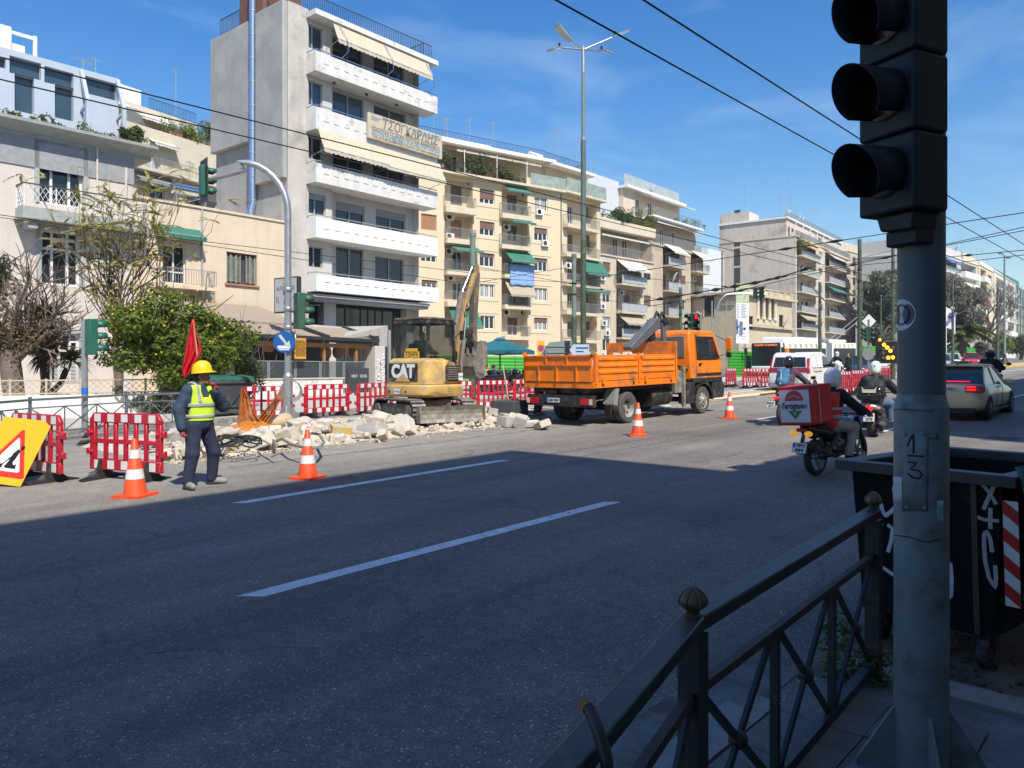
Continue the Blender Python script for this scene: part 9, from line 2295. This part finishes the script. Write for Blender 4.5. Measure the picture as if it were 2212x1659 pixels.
# white van
M_van=mat('white_van_paint',(.68,.68,.68),.32,var=.03,coat=.3,dirt=((.4,.38,.35),.12,1.5))
a,b=ray(1690);P=Vector((a*34.6,b*34.6,0));VN=thing('delivery_van','small white van with amber beacon and dark red stripe behind the motorcyclists','van',(P.x-.3,P.y-.42,G(P.x)),math.radians(4),tilt=True)
vp_=[(0,.35),(.0,.9),(.06,1.15),(.3,1.74),(.55,1.83),(2.3,1.84),(2.75,1.72),(3.35,1.15),(3.9,1.0),(4.05,.75),(4.05,.3),(.1,.25)]
iv=lambda z:.90 if z<1.0 else .90-(z-1.0)*.16
Mb().loft([[(x,-iv(z),z)for x,z in vp_],[(x,iv(z),z)for x,z in vp_]]).build('body',M_van,VN,bevel=.06,seg=3)
vrear=lambda z:0 if z<.9 else(.06*(z-.9)/.25 if z<1.15 else .06+.24*(z-1.15)/.59)
Mb().hexa([(vrear(1.18)-.012,-.72,1.18),(vrear(1.18)+.02,-.72,1.18),(vrear(1.18)+.02,.72,1.18),(vrear(1.18)-.012,.72,1.18),(vrear(1.62)-.012,-.66,1.62),(vrear(1.62)+.02,-.66,1.62),(vrear(1.62)+.02,.66,1.62),(vrear(1.62)-.012,.66,1.62)]).build('rear_window',M_glass,VN,bevel=.01)
Mb().hexa([(-.012,-.86,.96),(.02,-.86,.96),(.02,.86,.96),(-.012,.86,.96),(vrear(1.16)-.014,-.86,1.16),(.1,-.86,1.16),(.1,.86,1.16),(vrear(1.16)-.014,.86,1.16)]).build('red_stripe',mat('dark_red_stripe',(.24,.02,.025),.4,var=.05),VN)
Mb().box(-.015,-.002,-.004,.004,.4,1.16).build('door_gap',M_black,VN);words('ΒΙ.7184',.12,M_ink,VN,(-.016,-.42,.84),RY,name='fleet_number',width=.42);words('αλουμύλ',.22,mat('gold_print',(.45,.33,.12),.6),VN,(-.016,.0,.62),RY,width=.9,name='company_letters')
for s in(-1,1):
 Mb().hexa([(-.014,s*.80,.92),(-.014,s*.89,.92),(.1,s*.905,.92),(.1,s*.80,.92),(.18,s*.76,1.58),(.18,s*.81,1.58),(.32,s*.815,1.58),(.32,s*.76,1.58)]).build('tail_light',M_lamp,VN)
 vs_=lambda poly,nm,mm,off=.006:(lambda n:Mb().add([(x,s*(iv(z)+off),z)for x,z in poly]+[(x,s*(iv(z)-.02),z)for x,z in poly],[tuple(range(n)),tuple(range(2*n-1,n-1,-1))]+[(i,i+n,(i+1)%n+n,(i+1)%n)for i in range(n)]).build(nm,mm,VN))(len(poly))
 vs_([(2.2,1.16),(3.25,1.16),(2.75,1.62),(2.25,1.66)],'door_window',M_glass);vs_([(.62,1.15),(1.2,1.15),(1.2,1.62),(.68,1.62)],'pressed_panel',M_van,.008);vs_([(1.3,1.15),(2.05,1.15),(2.05,1.62),(1.3,1.62)],'pressed_panel',M_van,.008)
 vs_([(.5,.62),(.9,.62),(.9,.8),(.5,.8)],'yellow_chevron',mat('yellow_chevron',(.6,.42,.03),.5));vs_([(.7,.98),(1.95,.98),(1.95,1.07),(.7,1.07)],'gold_lettering_band',mat('faded_gold_print',(.55,.5,.4),.6),.005)
 for x in(.75,3.3):Mb().cyl((x,s*.6,.3),(x,s*.905,.3),.34,n=20).build('wheel_arch',M_black,VN);o=Mb().lathe([(.2,-.1),(.29,-.1),(.31,-.06),(.31,.06),(.29,.1),(.2,.1)],20,(0,0,0),'y',False).build('wheel',M_rubber,VN,40,loc=(x,s*.83,.31));Mb().cyl((0,s*.06,0),(0,s*.085,0),.2,n=16).build('rim',M_alu,o)
 Mb().box(2.95,3.1,s*1.0-.12,s*1.0+.12,1.12,1.3).build('mirror',M_black,VN,bevel=.03)
Mb().box(-.09,.05,-.86,.86,.28,.5).build('rear_bumper',M_greypole,VN,bevel=.03);Mb().box(-.016,-.004,-.26,.26,.52,.62).build('number_plate',M_plate,VN);Mb().hexa([(3.3,-.76,1.2),(3.34,-.76,1.18),(3.34,.76,1.18),(3.3,.76,1.2),(2.8,-.7,1.68),(2.84,-.7,1.7),(2.84,.7,1.7),(2.8,.7,1.68)]).build('windscreen',M_glass,VN)
Mb().lathe([(.09,0),(.1,.03),(.085,.16),(.06,.2),(.001,.21)],14,(1.0,.4,1.845)).build('beacon',mat('amber_beacon',(.75,.2,.01),.25,var=.05),VN,40);Mb().box(.5,.56,-.12,.12,1.83,1.86).build('high_brake_lamp',M_lamp,VN)
# trolleybus
M_bus=mat('white_bus_paint',(.72,.73,.72),.35,var=.03,coat=.2)
BU=thing('trolleybus','white articulated trolleybus with coloured leaf pattern and dark windscreen behind the barriers','bus',(58.6,25.75,G(58.6)-.05),0,tilt=True)
Lb,hb,wb_=17.4,2.72,1.25
for nm,x0,x1 in(('front_body',0,9.7),('rear_body',11.1,Lb)):
 Mb().box(x0,x1,-wb_,wb_,.3,hb).build(nm,M_bus,BU,bevel=.12,seg=3)
 Mb().box(x0+(.1 if x0<1 else .25),x1-.25,-wb_-.012,-wb_+.02,1.0,2.22).build('window_band',mat('bus_window_glass',(.008,.01,.014),.2,var=0,spec=.2),BU)
 m=Mb();n=6 if x0<1 else 4
 for k in range(1,n):x=x0+.2+(x1-x0-.4)*k/n;m.box(x-.03,x+.03,-wb_-.018,-wb_-.0125,1.0,2.22)
 m.build('window_bar',M_chas,BU)
m=Mb()
for k in range(9):x=9.72+k*.155;m.box(x,x+.1,-wb_+.03,wb_-.03,.4,hb-.02)
m.box(9.7,11.1,-wb_+.1,wb_-.1,.45,hb-.08).build('bellows',mat('grey_bellows',(.20,.22,.25),.8,var=.15),BU)
Mb().box(-.02,.1,-wb_+.06,wb_-.06,.85,hb-.03).build('windscreen',M_glass,BU,bevel=.06);Mb().box(-.06,.1,-wb_+.02,wb_-.02,.3,.84).build('front_panel',M_bus,BU,bevel=.08)
m=words('Α7 ΚΑΝΙΓΓΟΣ-ΚΗΦΙΣΙΑ',.2,mat('amber_display',(.8,.2,.02),.5,var=0,emit=(1,.28,.04),estr=.9),BU,(-.026,0,hb-.22),RY,width=1.9,name='route_display')
Mb().box(1.2,9.2,-.95,.95,hb+.002,hb+.42).build('roof_equipment',M_bus,BU,bevel=.1);Mb().box(11.3,15.6,-.95,.95,hb+.002,hb+.3).build('roof_equipment',M_bus,BU,bevel=.1);Mb().box(9.75,11.0,-1.0,1.0,hb-.01,hb+.38).build('roof_bellows',MATS['grey_bellows'],BU,bevel=.1)
rl=random.Random(7);cols=[mat('leaf_green_print',(.12,.34,.14),.5),mat('leaf_yellow_print',(.58,.42,.05),.5),mat('leaf_lime_print',(.45,.50,.10),.5)]
for k in range(15):
 x=.5+k*1.13
 if 9.4<x<11.2:continue
 wv=rl.uniform(.18,.34);Mb().prism([(x-wv,hb-.1),(x+wv*.4,hb-.1),(x+wv,hb-.3),(x+wv*.8,hb-.46),(x-wv*.4,hb-.46),(x-wv*.6,hb-.28)],-wb_-.006,-wb_-.002).build('leaf_print',cols[k%3],BU)
for x in(2.4,7.6,14.2):
 o=Mb().cyl((x,-wb_-.01,.48),(x,-wb_+.3,.48),.48,n=20).build('wheel',M_rubber,BU);Mb().cyl((x,-wb_-.03,.48),(x,-wb_-.012,.48),.28,n=16).build('rim',M_alu,o)
for s in(-1,1):Mb().bar((-.02,s*1.2,2.3),(-.35,s*1.45,2.3),.05,.05).box(-.42,-.3,s*1.5-.1,s*1.5+.1,1.75,2.3).build('mirror',M_chas,BU)
for s in(-.3,.3):Mb().cyl((14.6,s,hb+.3),(22.5,s,5.4),.035,n=6).build('trolley_pole',M_rail_g,BU)
# ---------------------------------------------------------------- right at the camera: railing, signal post, waste container
M_nr=mat('dark_blue_grey_railing',(.022,.027,.032),.45,.1,var=.2,scale=6,dirt=((.09,.055,.035),.3,9));M_fin=mat('tarnished_brass',(.13,.09,.055),.5,.5,var=.3,scale=14,dirt=((.05,.05,.04),.4,12));M_rustrail=mat('rusty_mid_rail',(.05,.034,.03),.6,.1,var=.35,scale=9)
A0=Vector((4.20,1.27));A1=Vector((2.15,1.18));A2=Vector((.35,.74))
gz_=lambda p:G(p.x)+.15
NR=thing('pavement_railing','dark metal railing with crossed bars and brass finials in the near right corner','railing',(A1.x,A1.y,gz_(A1)))
o0=NR.location;Lc=lambda p,z:Vector((p.x-o0.x,p.y-o0.y,gz_(p)+z-o0.z));hR=.84
for p in(A0,A1,A2):
 q=Lc(p,0);ang=.0 if p is A0 else .12
 Mb().obox((q.x,q.y,q.z+hR/2-.02),(.07,.07,hR-.03),(0,0,.05)).build('post',M_nr,NR)
 if p is not A2:
  f_=Mb().lathe([(.034,0),(.034,.018),(.022,.026),(.024,.034),(.042,.05),(.047,.066),(.043,.085),(.03,.108),(.012,.126),(.004,.132),(.001,.133)],20,(q.x,q.y,q.z+hR+.012))
  for k in range(6):a=k*1.047;f_.tube([(q.x+r*math.cos(a),q.y+r*math.sin(a),q.z+hR+.012+z)for r,z in((.044,.052),(.0485,.067),(.044,.087),(.031,.109),(.012,.127))],.0035,5)
  zo_=q.z+hR+.012;f_.v=[(q.x+(x-q.x)*.9,q.y+(y-q.y)*.9,zo_+(z-zo_)*.74)for x,y,z in f_.v];f_.build('finial',M_fin,NR,50)
for a,e in((A0,A1),(A1,A2)):
 d=(e-a);n=3
 m=Mb();P0,P1=Lc(a,hR),Lc(e,hR);m.bar(P0,P1,.075,.045);m.build('top_rail',M_nr,NR,bevel=.006)
 P0,P1=Lc(a,.62),Lc(e,.62);Mb().bar(P0,P1,.03,.03).build('middle_rail',M_rustrail,NR);Mb().bar(Lc(a,.06),Lc(e,.06),.045,.045).build('bottom_rail',M_nr,NR)
 for k in range(n):
  p,q=a.lerp(e,k/n),a.lerp(e,(k+1)/n);p2,q2=a.lerp(e,(k+.07)/n),a.lerp(e,(k+.93)/n)
  Mb().bar(Lc(p2,.08),Lc(q2,.6),.028,.014,(0,1,0)).build('cross_bar',M_nr,NR);Mb().bar(Lc(p2,.6),Lc(q2,.08),.028,.015,(0,1,0)).build('cross_bar',M_nr,NR);c=Lc(p.lerp(q,.5),.34);Mb().ball(c,.034,12,8).build('knot',M_nr,NR,True)
  if k:Mb().bar(Lc(p,.08),Lc(p,.61),.03,.03).build('upright',M_nr,NR)
  # bent tube bar near the lower edge
q0=dp(1262,1520,1.62);BT_=thing('bent_tube','bent dark tube with a rusty end rising beside the near railing','tube',q0);pts=[V3(0,0,0),dp(1275,1535,1.6)-q0,dp(1295,1585,1.57)-q0,dp(1310,1640,1.55)-q0,dp(1318,1760,1.53)-q0,dp(1322,2100,1.53)-q0]
Mb().tube(pts,.0135,12).build('tube',M_nr,BT_,True);Mb().tube([pts[0]-(pts[1]-pts[0])*.06,pts[0],pts[0].lerp(pts[1],.7)],.0145,12).build('rusty_end',mat('bright_rust',(.30,.13,.05),.8,var=.3,scale=30),BT_,True)
# foreground signal post
PX,PY=3.35,.835;pz=G(PX)+.15
SPo=thing('near_signal_post','large grey signal post in the foreground marked 1 and 3 with dark signal heads above','traffic light',(PX,PY,pz))
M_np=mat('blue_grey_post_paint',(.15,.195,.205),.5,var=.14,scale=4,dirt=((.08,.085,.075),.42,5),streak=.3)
dpst=depth(PX,PY);zl_=lambda y:zat(y,dpst)-pz
zj=zl_(868)
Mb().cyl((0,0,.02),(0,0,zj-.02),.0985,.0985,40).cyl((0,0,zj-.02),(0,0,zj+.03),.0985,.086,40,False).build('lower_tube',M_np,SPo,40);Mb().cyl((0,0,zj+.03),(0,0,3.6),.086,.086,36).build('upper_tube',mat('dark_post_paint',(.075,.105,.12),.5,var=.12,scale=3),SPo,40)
Mb().box(-.22,.22,-.22,.22,0,.02).build('base_plate',M_np,SPo)
for k in range(4):Mb(Matrix.Rotation(math.pi/2*k+.55,4,'Z')).prism([(.095,.02),(.24,.02),(.24,.04),(.1,.26)],-.006,.006,'y').build('gusset',M_np,SPo)
def onpost(px,py,R=.099):
 a,b=ray(px);o_=Vector((PX,PY));r_=Vector((a,b));rr=r_.dot(r_);t_=r_.dot(o_)/rr;q=r_*t_-o_;k=math.sqrt(max(1e-6,R*R-q.length_squared))/math.sqrt(rr);dd=t_-k;p=r_*dd
 return Vector((p.x-PX,p.y-PY,zat(py,dd)-pz))
ZP=zoomed(3200,1600,2.0733)
def patch(nm,x0,x1,y0,y1,m_,R=.0995,n=8,edge=0):
 g=Mb();rows=[]
 for j in range(5):rows.append([onpost(*ZP(x0+(x1-x0)*i/n+edge*math.sin(j*2.3+i),y0+(y1-y0)*j/4),R)for i in range(n+1)])
 g.loft(rows,False,False);o=g.build(nm,m_,SPo,True);so=o.modifiers.new('t','SOLIDIFY');so.thickness=.0012;so.offset=0;return o
patch('cover_plate',727,940,203,855,M_np,.1005)
m=Mb()
for a,b in(((727,203),(940,203)),((940,203),(940,855)),((940,855),(735,850)),((735,850),(727,203))):m.tube([onpost(*ZP(a[0]+(b[0]-a[0])*t/6,a[1]+(b[1]-a[1])*t/6),.1003)for t in range(7)],.0009,4)
m.build('plate_joint',M_black,SPo)
for x,y in((755,225),(902,222),(770,825),(915,830)):Mb().ball(onpost(*ZP(x,y),.1),(.008,.008,.008),10,6).build('screw',M_np,SPo,True)
M_mark=mat('marker_ink',(.016,.018,.022),.8,var=.3,scale=30)
def stroke(pts,r=.0042,nm='handwritten_mark'):
 P_=[]
 for i in range(len(pts)-1):
  for t in range(4):P_.append((pts[i][0]+(pts[i+1][0]-pts[i][0])*t/4,pts[i][1]+(pts[i+1][1]-pts[i][1])*t/4))
 P_.append(pts[-1]);o=Mb().tube([onpost(*ZP(*q),.0985)for q in P_],r,6).build(nm,M_mark,SPo,True)
 for v in o.data.vertices:rr=math.hypot(v.co.x,v.co.y);f=(.1014+(rr-.0985)*.15)/rr;v.co.x*=f;v.co.y*=f
 return o
stroke([(775,325),(800,265),(822,225),(826,300),(826,385)]);stroke([(775,400),(840,405),(908,408)]);stroke([(780,455),(850,462),(800,510),(870,525),(893,560),(870,590),(820,580),(778,548)]);stroke([(945,268),(1000,255)],.0015);stroke([(1003,275),(1012,225),(1022,275)],.0015)
patch('torn_paper',655,772,575,780,mat('torn_white_paper',(.42,.45,.5),.8,var=.1,scale=20),.1,edge=5);patch('torn_sticker',1015,1068,770,955,mat('torn_pale_sticker',(.22,.33,.38),.7,var=.3,scale=20),.1,edge=6)
stroke([(670,1050),(740,1060),(800,1068),(860,1095),(940,1105),(1060,1080)],.0022,'weld_crack');stroke([(655,25),(760,25),(840,35),(980,40)],.0016,'paint_edge')
# round face sticker, left as a plain ringed disc
ZQ=zoomed(2800,700,2.07375)
g=Mb();cx_,cy_=ZQ(1512,1122);R_=128/2.07375/1.8228
ph0=math.atan2(*reversed(onpost(1947,cy_,.086).to_2d()));rz_=R_/1662*dpst;z0_=zl_(cy_)
def disc(nm,r0,r1,mm,off):
 g=Mb();n=32;A_,B_=[],[]
 for k in range(n+1):
  a=2*math.pi*k/n
  for r_,L_l in((r0,A_),(r1,B_)):q=ph0-r_*rz_*math.cos(a)/.086;L_l.append(((.0862+off)*math.cos(q),(.0862+off)*math.sin(q),z0_+r_*rz_*math.sin(a)))
 g.loft([A_,[tuple((a+b)/2 for a,b in zip(p,q))for p,q in zip(A_,B_)],B_],False,False);g.build(nm,mm,SPo)
M_stk=mat('grey_white_sticker',(.58,.6,.62),.6,var=.06,scale=20);disc('round_sticker',.0,1.0,M_stk,.0008);disc('sticker_ring',.55,.62,M_mark,.0018);disc('sticker_ring',.66,.69,M_mark,.0018)
# signal heads
M_sh=mat('dark_teal_signal_housing',(.006,.014,.018),.6,var=.12,scale=5)
fz=math.radians(14)
hd=Matrix.Translation((-.04,.028,0))@Matrix.Rotation(-math.pi/2+math.radians(-24),4,'Z')
def hb_():return Mb(hd)
yF=-.14
zb0=zl_(470);sec=.30
hz=[zb0+sec*k for k in range(3)]
xh=.128
for k,z in enumerate(hz):
 hb_().box(-xh,xh,yF,yF+.19,z+.003,z+sec-.003).build('signal_section',M_sh,SPo,bevel=.014,seg=3)
 zc=z+sec*.52;c=[(.003,.014,.011),(.012,.009,.004),(.012,.004,.004)][k]
 hb_().lathe([(.001,-.012),(.055,-.010),(.09,-.003),(.095,.0)],28,(0,yF-.004,zc),'y',False).build('lens',mat('near_lens_%d'%k,c,.25,var=.1),SPo,True)
 pr=[(.102*math.cos(t),.102*math.sin(t))for t in[math.radians(-50+280*q/24)for q in range(25)]]
 rings=[]
 for s_ in(0,.5,1.0):rings.append([(x,yF-.002-s_*(.11+.10*(zz+.102)/.204),zc+zz-s_*.012)for x,zz in pr])
 o=hb_().loft(rings,False,False).build('visor',M_sh,SPo,True);so=o.modifiers.new('t','SOLIDIFY');so.thickness=.004
hb_().prism([(-.07,zb0-.0),(.10,zb0-.0),(.09,zb0-.07),(-.05,zb0-.06)],yF+.03,yF+.17,'y').box(-.05,.09,yF+.06,yF+.16,zb0-.12,zb0-.06).build('mount',M_sh,SPo,bevel=.008)
# waste container without lid, graffiti, green lid hanging at the side
WX,WY=4.92,1.15;WC_=thing('waste_container','open black waste container with white graffiti scrawls behind the foreground signal post','waste container',(WX,WY,G(5.5)+.0),math.radians(-10))
M_wc=mat('black_container_plastic',(.006,.007,.009),.8,var=.25,scale=3,dirt=((.025,.023,.021),.25,5),spec=.15);M_wr=mat('worn_container_rim',(.022,.024,.027),.5,var=.25,scale=5)
def rng_(x0,x1,y0,y1,z):return[(x0,y0,z),(x1,y0,z),(x1,y1,z),(x0,y1,z)]
zt=1.13
Mb().loft([rng_(.1,1.25,-.26,.48,.2),rng_(.04,1.32,-.33,.52,zt-.06)],True,False).build('shell',M_wc,WC_)
Mb().loft([rng_(.13,1.22,-.23,.45,.24),rng_(.08,1.28,-.30,.48,zt-.06)],True,False).build('inner_shell',M_wc,WC_);Mb().box(.1,1.25,-.24,.46,.2,.25).build('bottom',M_wc,WC_)
m=Mb();ro=rng_(-.03,1.42,-.42,.60,zt-.06);ri=rng_(.08,1.30,-.31,.48,zt-.06);up_=lambda R_,z:[(x,y,z)for x,y,_ in R_]
m.loft([ro,up_(ro,zt),up_(ri,zt),ri],True,False).loft([ri,ro],True,False);m.build('rim',M_wr,WC_,bevel=.008)
M_tape=mat('brown_stained_edge',(.06,.045,.035),.7,var=.3,scale=8);Mb().hexa([(.03,-.2,zt-.06),(.045,-.2,zt-.06),(.045,-.17,zt-.06),(.03,-.17,zt-.06),(.085,-.2,.21),(.1,-.2,.21),(.1,-.17,.21),(.085,-.17,.21)]).build('corner_strip',M_tape,WC_)
M_gw=mat('white_spray_paint',(.50,.52,.56),.8,var=.1,scale=20);M_gb=mat('beige_spray_paint',(.40,.38,.37),.8,var=.1,scale=20)
xf=lambda z:.1-.06*(z-.2)/(zt-.3)-.003
def wpt(x,y):
 px,py=ZP(x,y);a,b=ray(px);R=Matrix.Rotation(-WC_.rotation_euler.z,2);o_=R@(Vector((0,0))-Vector((WX,WY)));d_=R@Vector((a,b));t_=(.06-o_.x)/d_.x;z=zat(py,t_)-WC_.location.z;t_=(xf(z)-o_.x)/d_.x;q=o_+d_*t_;return Vector((xf(z),q.y,zat(py,t_)-WC_.location.z))
def spray(pts,mm,r=.011,nm='graffiti'):
 P_=[]
 for i in range(len(pts)-1):
  for t in range(3):P_.append((pts[i][0]+(pts[i+1][0]-pts[i][0])*t/3,pts[i][1]+(pts[i+1][1]-pts[i][1])*t/3))
 P_.append(pts[-1]);m=Mb().tube([wpt(*q)for q in P_],r,6);o=m.build(nm,mm,WC_,True)
 for v in o.data.vertices:v.co.x=xf(v.co.z)-.001+(v.co.x-xf(v.co.z))*.12
 return o
for pts in([(1370,620),(1440,700),(1500,800)],[(1495,620),(1440,740),(1395,840)],[(1325,895),(1400,925),(1520,935)],[(1452,830),(1450,920),(1452,1000)],[(1465,1190),(1450,1080),(1420,1020),(1400,1050),(1400,1150),(1410,1270),(1440,1400),(1490,1480),(1498,1400),(1490,1300)]):spray(pts,M_gb)
for pts in([(505,780),(520,735),(545,740),(570,850),(595,895),(640,860),(700,800)],[(520,905),(530,970),(565,965),(520,920)],[(610,965),(655,1000),(640,1100),(615,1190)],[(505,1265),(580,1320),(680,1390)],[(1080,1250),(1125,1290),(1135,1400),(1130,1540),(1090,1580)]):spray(pts,M_gw,.0125)
st=[]
yst=wpt(1560,1100).y
zq=lambda y,z,o_:(xf(z)-o_,y,z)
def tape(nm,p,mm,o_):Mb().add([zq(y,z,o_)for y,z in p]+[zq(y,z,o_-.002)for y,z in p],[tuple(range(4)),(7,6,5,4)]+[(i,i+4,(i+1)%4+4,(i+1)%4)for i in range(4)]).build(nm,mm,WC_)
tape('white_tape',[(yst-.075,.41),(yst,.41),(yst,.99),(yst-.075,.99)],M_reflect,.003)
for k in range(4):z0=.44+k*.15;tape('red_tape_stripe',[(yst-.0755,z0-.03),(yst+.0005,z0+.03),(yst+.0005,z0+.105),(yst-.0755,z0+.045)],mat('red_tape',(.45,.02,.02),.45),.0055)
for x,y in((.2,.42),(1.15,.42),(.2,-.2),(1.15,-.2)):o=Mb().cyl((x,y-.03,.1),(x,y+.03,.1),.1,n=16).box(x-.03,x+.03,y-.05,y+.05,.1,.22).build('wheel',M_rubber,WC_)
for y in(.49,):Mb().box(.1,1.2,y,y+.02,.6,.64).box(.2,.5,y,y+.03,.85,.87).build('rib',M_wc,WC_)
m=Mb();rings=[]
for k in range(11):
 t_=k/10;rings.append([(-.0+1.4*j/8,-.43-.06*math.sin(math.pi*t_)-.035*t_-(.02 if j%2 else 0),zt+.06-.72*t_)for j in range(9)])
m.loft(rings,False,False);o=m.build('lid',M_binlid,WC_,30);so=o.modifiers.new('t','SOLIDIFY');so.thickness=.03
# weeds and litter
g=Mb();rnd=random.Random(9);q=gp(1885,1475,.12)
leaves(g,[((q.x,q.y,q.z+.08),(.12,.12,.11)),((q.x-.1,q.y+.12,q.z+.06),(.1,.1,.09)),((q.x+.15,q.y+.25,q.z+.16),(.1,.1,.14))],420,.022,rnd);tag(g.build('weeds',leafmat('weed_leaf',(.06,.12,.02)),None,fix=False),'clump of green weeds at the far railing post','plants',kind='stuff')
g=Mb()
for x,y,n,L in((2.35,1.45,10,.28),(1.7,1.2,16,.42),(2.9,1.35,8,.2),(2.1,1.5,8,.3)):
 for _ in range(n):
  p=Vector((x+rnd.gauss(0,.06),y+rnd.gauss(0,.06),G(x)+.12));e=Vector((rnd.gauss(0,.45),rnd.gauss(0,.45),1)).normalized();l=L*rnd.uniform(.5,1.1);s=e.orthogonal().normalized()*.004
  a_=p+e*l*.6;b_=a_+(e+Vector((rnd.gauss(0,.5),rnd.gauss(0,.5),-.1))).normalized()*l*.4;g.add([p-s,p+s,a_+s,b_,a_-s],[(0,1,2,4),(4,2,3)])
tag(g.build('grass_blades',leafmat('grass_blade',(.10,.17,.03)),None,fix=False),'thin grass blades growing at the kerb under the near railing','grass',kind='stuff')
g=Mb()
for _ in range(260):
 x,y=rnd.uniform(4.4,5.6),rnd.uniform(.1,1.7);s=rnd.uniform(.008,.03);g.obox((x,y,G(x)+.012),(s*1.6,s,s*.5),(rnd.random(),rnd.random(),rnd.random()*6))
tag(g.build('litter',mat('dry_litter',(.12,.085,.055),.95,var=.4,scale=40),None,fix=False),'dry leaves and crumbs under the black waste container','litter',kind='stuff')
P=gp(2165,948);o=Mb();o.box(-.5,.5,-.3,.3,0,.004)
for k in range(9):o.box(-.45+k*.1,-.4+k*.1,-.26,.26,.0041,.008)
o=o.build('drain_grate',mat('dark_iron',(.09,.09,.09),.7,.2,var=.2),None,loc=(P.x,P.y,G(P.x)+.001));o.rotation_euler=(0,-SL,0);tag(o,'grey iron drain grate in the road behind the black waste container','drain')
# ---------------------------------------------------------------- thin city haze over the avenue
hz_=bpy.data.materials.new('haze');hz_.use_nodes=True;n_=hz_.node_tree.nodes;n_.clear()
o_=n_.new('ShaderNodeOutputMaterial');v_=n_.new('ShaderNodeVolumePrincipled');v_.inputs['Color'].default_value=(.86,.92,1,1);v_.inputs['Density'].default_value=.0004;v_.inputs['Anisotropy'].default_value=.2
hz_.node_tree.links.new(v_.outputs[0],o_.inputs['Volume'])
kind(Mb().box(-460,3100,-460,3100,-4,48).build('haze',hz_,None),'stuff')
